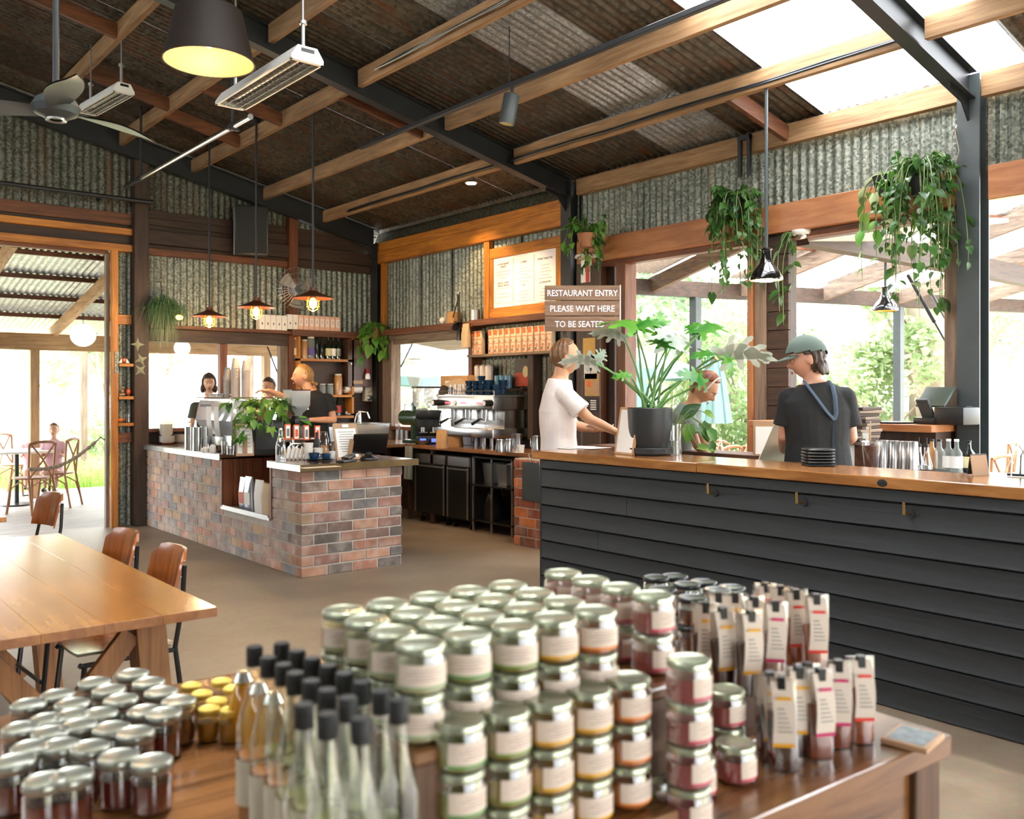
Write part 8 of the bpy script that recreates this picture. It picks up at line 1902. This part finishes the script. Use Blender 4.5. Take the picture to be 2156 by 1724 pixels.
def ex2(t, HM, J):
    mc = cloth('grey_green_cotton', '#56645c', .2)
    mb = MB(); vs = []; n, m = 32, 10
    hair_shell(mb, HM, lambda x, y, z: z > .24-.12*y, .022, 40, 40, 0)
    mb.obj('cap_crown', mc, t)
    def brim(o):
        def f(u, v):
            a = (u-.5)*2*1.15; e = .078*v*max(0, math.cos(a*1.15))**.6
            return ((.083)*math.sin(a)*(1-.12*v), -.098*math.cos(a)+.004-e, .034+o-.20*e-.9*(math.sin(a)*.08)**2*2)
        return f
    b1, b2 = brim(.003), brim(-.002)
    MB().grid(b1, 20, 6, HM).grid(lambda u, v: b2(1-u, v), 20, 6, HM).grid(lambda u, v: tuple(Vector(b1(u, 1)).lerp(Vector(b2(u, 1)), v)), 20, 1, HM).obj('cap_brim', mc, t)
    MB().sph((0, .015, .138), (.008, .008, .004), 8, 6, HM).obj('cap_button', mc, t); MB().box(-.03, .110, .0, .03, .118, .02, HM).obj('cap_strap', m_black, t)
    ms = cloth('blue_grey_strap', '#3c4a5a', .1); c0, n0, p0 = J['chest'], J['neck'], J['pel']; bk = -f2
    def strap(pts, w_):
        P_ = [Vector(p_) for p_ in pts]
        MB().tube(P_, w_, 8, sc=.25).obj('apron_strap', ms, t)
    up = V(0, 0, 1)
    strap([n0-sd2*.075+bk*.045+up*.0, n0-sd2*.07+bk*.095-up*.03, c0.lerp(n0, .5)-sd2*.055+bk*.128, c0-sd2*.045+bk*.136, c0.lerp(p0, .12)-sd2*.03+bk*.139], .014)
    strap([n0+sd2*.085+bk*.045+up*.0, n0+sd2*.085+bk*.09-up*.03, c0.lerp(n0, .45)+sd2*.06+bk*.128, c0+sd2*.01+bk*.139, c0.lerp(p0, .12)-sd2*.03+bk*.142], .012)
    strap([c0.lerp(p0, .12)-sd2*.03+bk*.140, c0.lerp(p0, .5)-sd2*.025+bk*.128, c0.lerp(p0, .95)-sd2*.03+bk*.150], .006)
person('person', 'man in a grey-green cap and black t-shirt standing with his back to the camera', J, f2, sd2, skinmat('fair_skin', '#c39077'), cloth('black_jersey', '#121314'), cloth('navy_apron', '#1d2430'), hf2, V(0, 0, 1)+hf2*.0, 1.04, hair2, m_haird, ex2, wd=1.14, sleeve=.72, hd={'L': (CF-CR*.5, V(0, 0, -1), .8), 'R': (CF-CR*.2, V(0, 0, -1), .8)}, hs=1.0)
p_ = fr(1645, 938, D2+.22); t = MB().box(-.11, -.003, -.15, .11, .003, .15).obj('held_menu', plain('cream_menu', '#d9d2b4', .7), None, (p_.x, p_.y, p_.z)); t.rotation_euler = (.2, .35, -TH+.35); tag(t, 'cream menu sheet held in the left hand of the capped man', 'menu')
# 3. woman bending forward
D3 = 6.35; f3 = (CR*.80-CF*.35+V(0, 0, -.15)).normalized(); sd3 = V(0, 0, 1).cross(f3).normalized(); hf3 = (CR*.62-CF*.30+V(0, 0, -.62)).normalized()
J = dict(pel=frz(1408, 975, D3+.1), chest=frz(1436, 898, D3), neck=frz(1456, 852, D3-.02), head=frz(1482, 815, D3-.05), shR=frz(1446, 878, D3-.16), elR=frz(1468, 938, D3-.2), wrR=frz(1500, 965, D3-.1), shL=frz(1452, 872, D3+.14), elL=frz(1480, 930, D3+.2), wrL=frz(1515, 955, D3+.2))
J.update(legs(J['pel'], sd3, f3, .92))
def hair3(mb, M):
    hair_shell(mb, M, lambda x, y, z: z > .45+.4*(-y) or (y > -.10 and z > -.1) or (y > .25 and z > -.7), .010)
    mb.sph((0, .105, .03), (.035, .035, .035), 12, 8, M)
def ex3(t, HM, J): 
    MB().tube([HM @ head_pt(.93*math.cos(a), -.36, .93*math.sin(a), 0, .012) for a in [-.1+(PI+.2)*k/16 for k in range(17)]], .011, 6, sc=.5).obj('headband', cloth('pale_headband', '#c9beb0', .2), t)
    MB().sph((-.085, .0, -.04), (.008, .008, .008), 8, 6, HM).obj('earring', m_white, t)
person('person', 'woman with auburn bun and pale headband bending down behind the potted plant', J, f3, sd3, skinmat('freckled_skin', '#c08a68'), cloth('sage_cotton', '#7d857c'), m_jean, hf3, V(0, 0, 1), .92, hair3, m_haira, ex3, wd=.92, fem=1, hd={'R': (CR, V(0, 0, -1), .6), 'L': (CR, V(0, 0, -1), .6)}, hs=1.08)
# 4. barista
D4 = 9.62; f4 = (-CR*.55-CF*.75).normalized(); sd4 = V(0, 0, 1).cross(f4); hf4 = (-CR*.96-CF*.35+V(0, 0, -.05)).normalized()
J = dict(pel=frz(662, 925, D4), chest=frz(660, 856, D4), neck=frz(652, 822, D4), head=frz(638, 792, D4), shR=frz(618, 838, D4-.05), elR=frz(592, 834, D4-.28), wrR=frz(566, 822, D4-.5), shL=frz(691, 840, D4-.02), elL=frz(702, 884, D4-.04), wrL=frz(652, 884, D4-.28))
J.update(legs(J['pel'], sd4, f4, 1.0))
def hair4(mb, M):
    hair_shell(mb, M, lambda x, y, z: z > .58+.5*(-y) or (y > -.02 and z > -.02) or (y > .3 and z > -.5), .007)
    for k in range(14): mb.sph((random.Random(k).gauss(0, .022), .105+random.Random(k+9).gauss(0, .014), -.045-.012*k+.02), (.017, .017, .02), 8, 6, M)
def ex4(t, HM, J): MB().box(.03, -.002, .0, .07, 0, .02, T(J['chest']+f4*.125-V(0, 0, .03)) @ Matrix.Rotation(math.atan2(f4.x, -f4.y), 4, 'Z')).obj('shirt_print', m_white, t)
person('person', 'barista in a black t-shirt with blond hair tied back behind the brick counter', J, f4, sd4, skinmat('warm_skin', '#cc9470'), cloth('black_jersey_b', '#101113'), cloth('black_trousers', '#1a1a1c'), hf4, V(0, 0, 1), 1.0, hair4, m_hairbl, ex4, wd=1.05, sleeve=.60, hd={'R': (-CR, V(0, 0, -1), .4), 'L': (-CR-CF*.4, V(0, 0, 1), .9)}, hs=1.06)
# 5-6. two customers outside the servery window
def simple(lab, px, py, D, f, skin, topc, hairm, hairfn, s=1.0, drop=0, hairlong=False, extra=None):
    sd = V(0, 0, 1).cross(f); h_ = fr(px, py, D); u = V(0, 0, 1)
    J = dict(head=h_, neck=h_-u*.19*s-f*.02, chest=h_-u*.40*s-f*.03, pel=h_-u*.86*s-f*.03)
    for k, q_ in (('L', 1), ('R', -1)): J['sh'+k] = J['chest']+sd*q_*.175*s+u*.09*s; J['el'+k] = J['sh'+k]-u*.25*s+sd*q_*.04*s+f*.05*s; J['wr'+k] = J['el'+k]+f*.20*s+u*.05*s
    J.update(legs(J['pel'], sd, f, s, -.02)); return person('person', lab, J, f, sd, skin, topc, m_jean, f+V(0, 0, -.12), u, s, hairfn, hairm, extra, voxel=.009, fem=1, wd=.92)
def hairlong(mb, M):
    hair_shell(mb, M, lambda x, y, z: z > .30+.3*(-y) or (y > -.30 and z > -.9), .020, rough=.005)
    for k in range(16):
        a = -1.7+3.4*k/15; mb.sph((.084*math.sin(a), .05*math.cos(a)+.02, -.08), (.028, .028, .06), 8, 6, M)
sk5 = skinmat('soft_skin', '#c79a80')
simple('woman with shoulder-length brown hair in dark green outside the servery window', 440, 806, 11.75, (CR*.35-CF*.9).normalized(), sk5, cloth('dark_green_tee', '#3d4038'), m_haird, hairlong, .98)
simple('person with short fair hair outside the window half hidden by takeaway cup stacks', 566, 814, 11.9, (-CR*.3-CF*.9).normalized(), sk5, cloth('pale_tee', '#b8b0a8'), m_haird, lambda mb, M: hair_shell(mb, M, lambda x, y, z: z > .35+.35*(-y) or (y > -.05 and z > -.2) or (y > .3 and z > -.5), .012), 1.0)
# 7. children at the table beyond the door
def kid(lab, px, py, D, f, dressm, hairm):
    s = .68; sd = V(0, 0, 1).cross(f); u = V(0, 0, 1); h_ = fr(px, py, D)
    J = dict(head=h_, neck=h_-u*.16*s*1.1, chest=h_-u*.38*s, pel=h_-u*.78*s-f*.02)
    for k, q_ in (('L', 1), ('R', -1)): J['sh'+k] = J['chest']+sd*q_*.16*s+u*.09*s; J['el'+k] = J['sh'+k]-u*.24*s+sd*q_*.04*s+f*.03; J['wr'+k] = J['el'+k]+f*.19*s+u*.04*s
    J.update(legs(J['pel'], sd, f, s, 0, sit=True))
    person('person', lab, J, f, sd, sk5, dressm, dressm, f, u, s, lambda mb, M: (hair_shell(mb, M, lambda x, y, z: z > .4+.35*(-y) or (y > -.02 and z > -.2) or (y > .3 and z > -.6), .010), mb.sph((0, .1, .08), (.035, .035, .035), 10, 8, M)), hairm, None, voxel=.009, fem=1, dress=True, hs=1.22, sleeve=.5)
pk = cloth('pink_gingham', '#c9a0aa', .3)
kid('child in a pink dress on a cross-back chair outside the doorway', 113, 905, 12.55, (CR*.25-CF*.9).normalized(), pk, m_hairb)
kid('child in pink at the far left edge behind the cafe table', 68, 909, 13.5, (CR*.4-CF*.9).normalized(), pk, m_hairbl)
# ---------------------------------------------------------------- unseen shed walls behind and beside the camera, added to darken the interior
wl = struct('wall_left'); wf = struct('wall_front')
sheets(wl, -5.2, YB, lambda u, w, z: (-6.6+w, u, z), 0, 3.3, m_galv, wdt=1.9)
sheets(wf, -6.6, XR, lambda u, w, z: (u, -5.2+w, z), 2.6, lambda u: zr(max(u, -2.2))-SL*max(0, -2.2-u)-.05, m_galv, wdt=1.9)
sheets(wf, -6.6, -1.0, lambda u, w, z: (u, -5.2+w, z), 0, 2.6, m_galv, wdt=1.9)
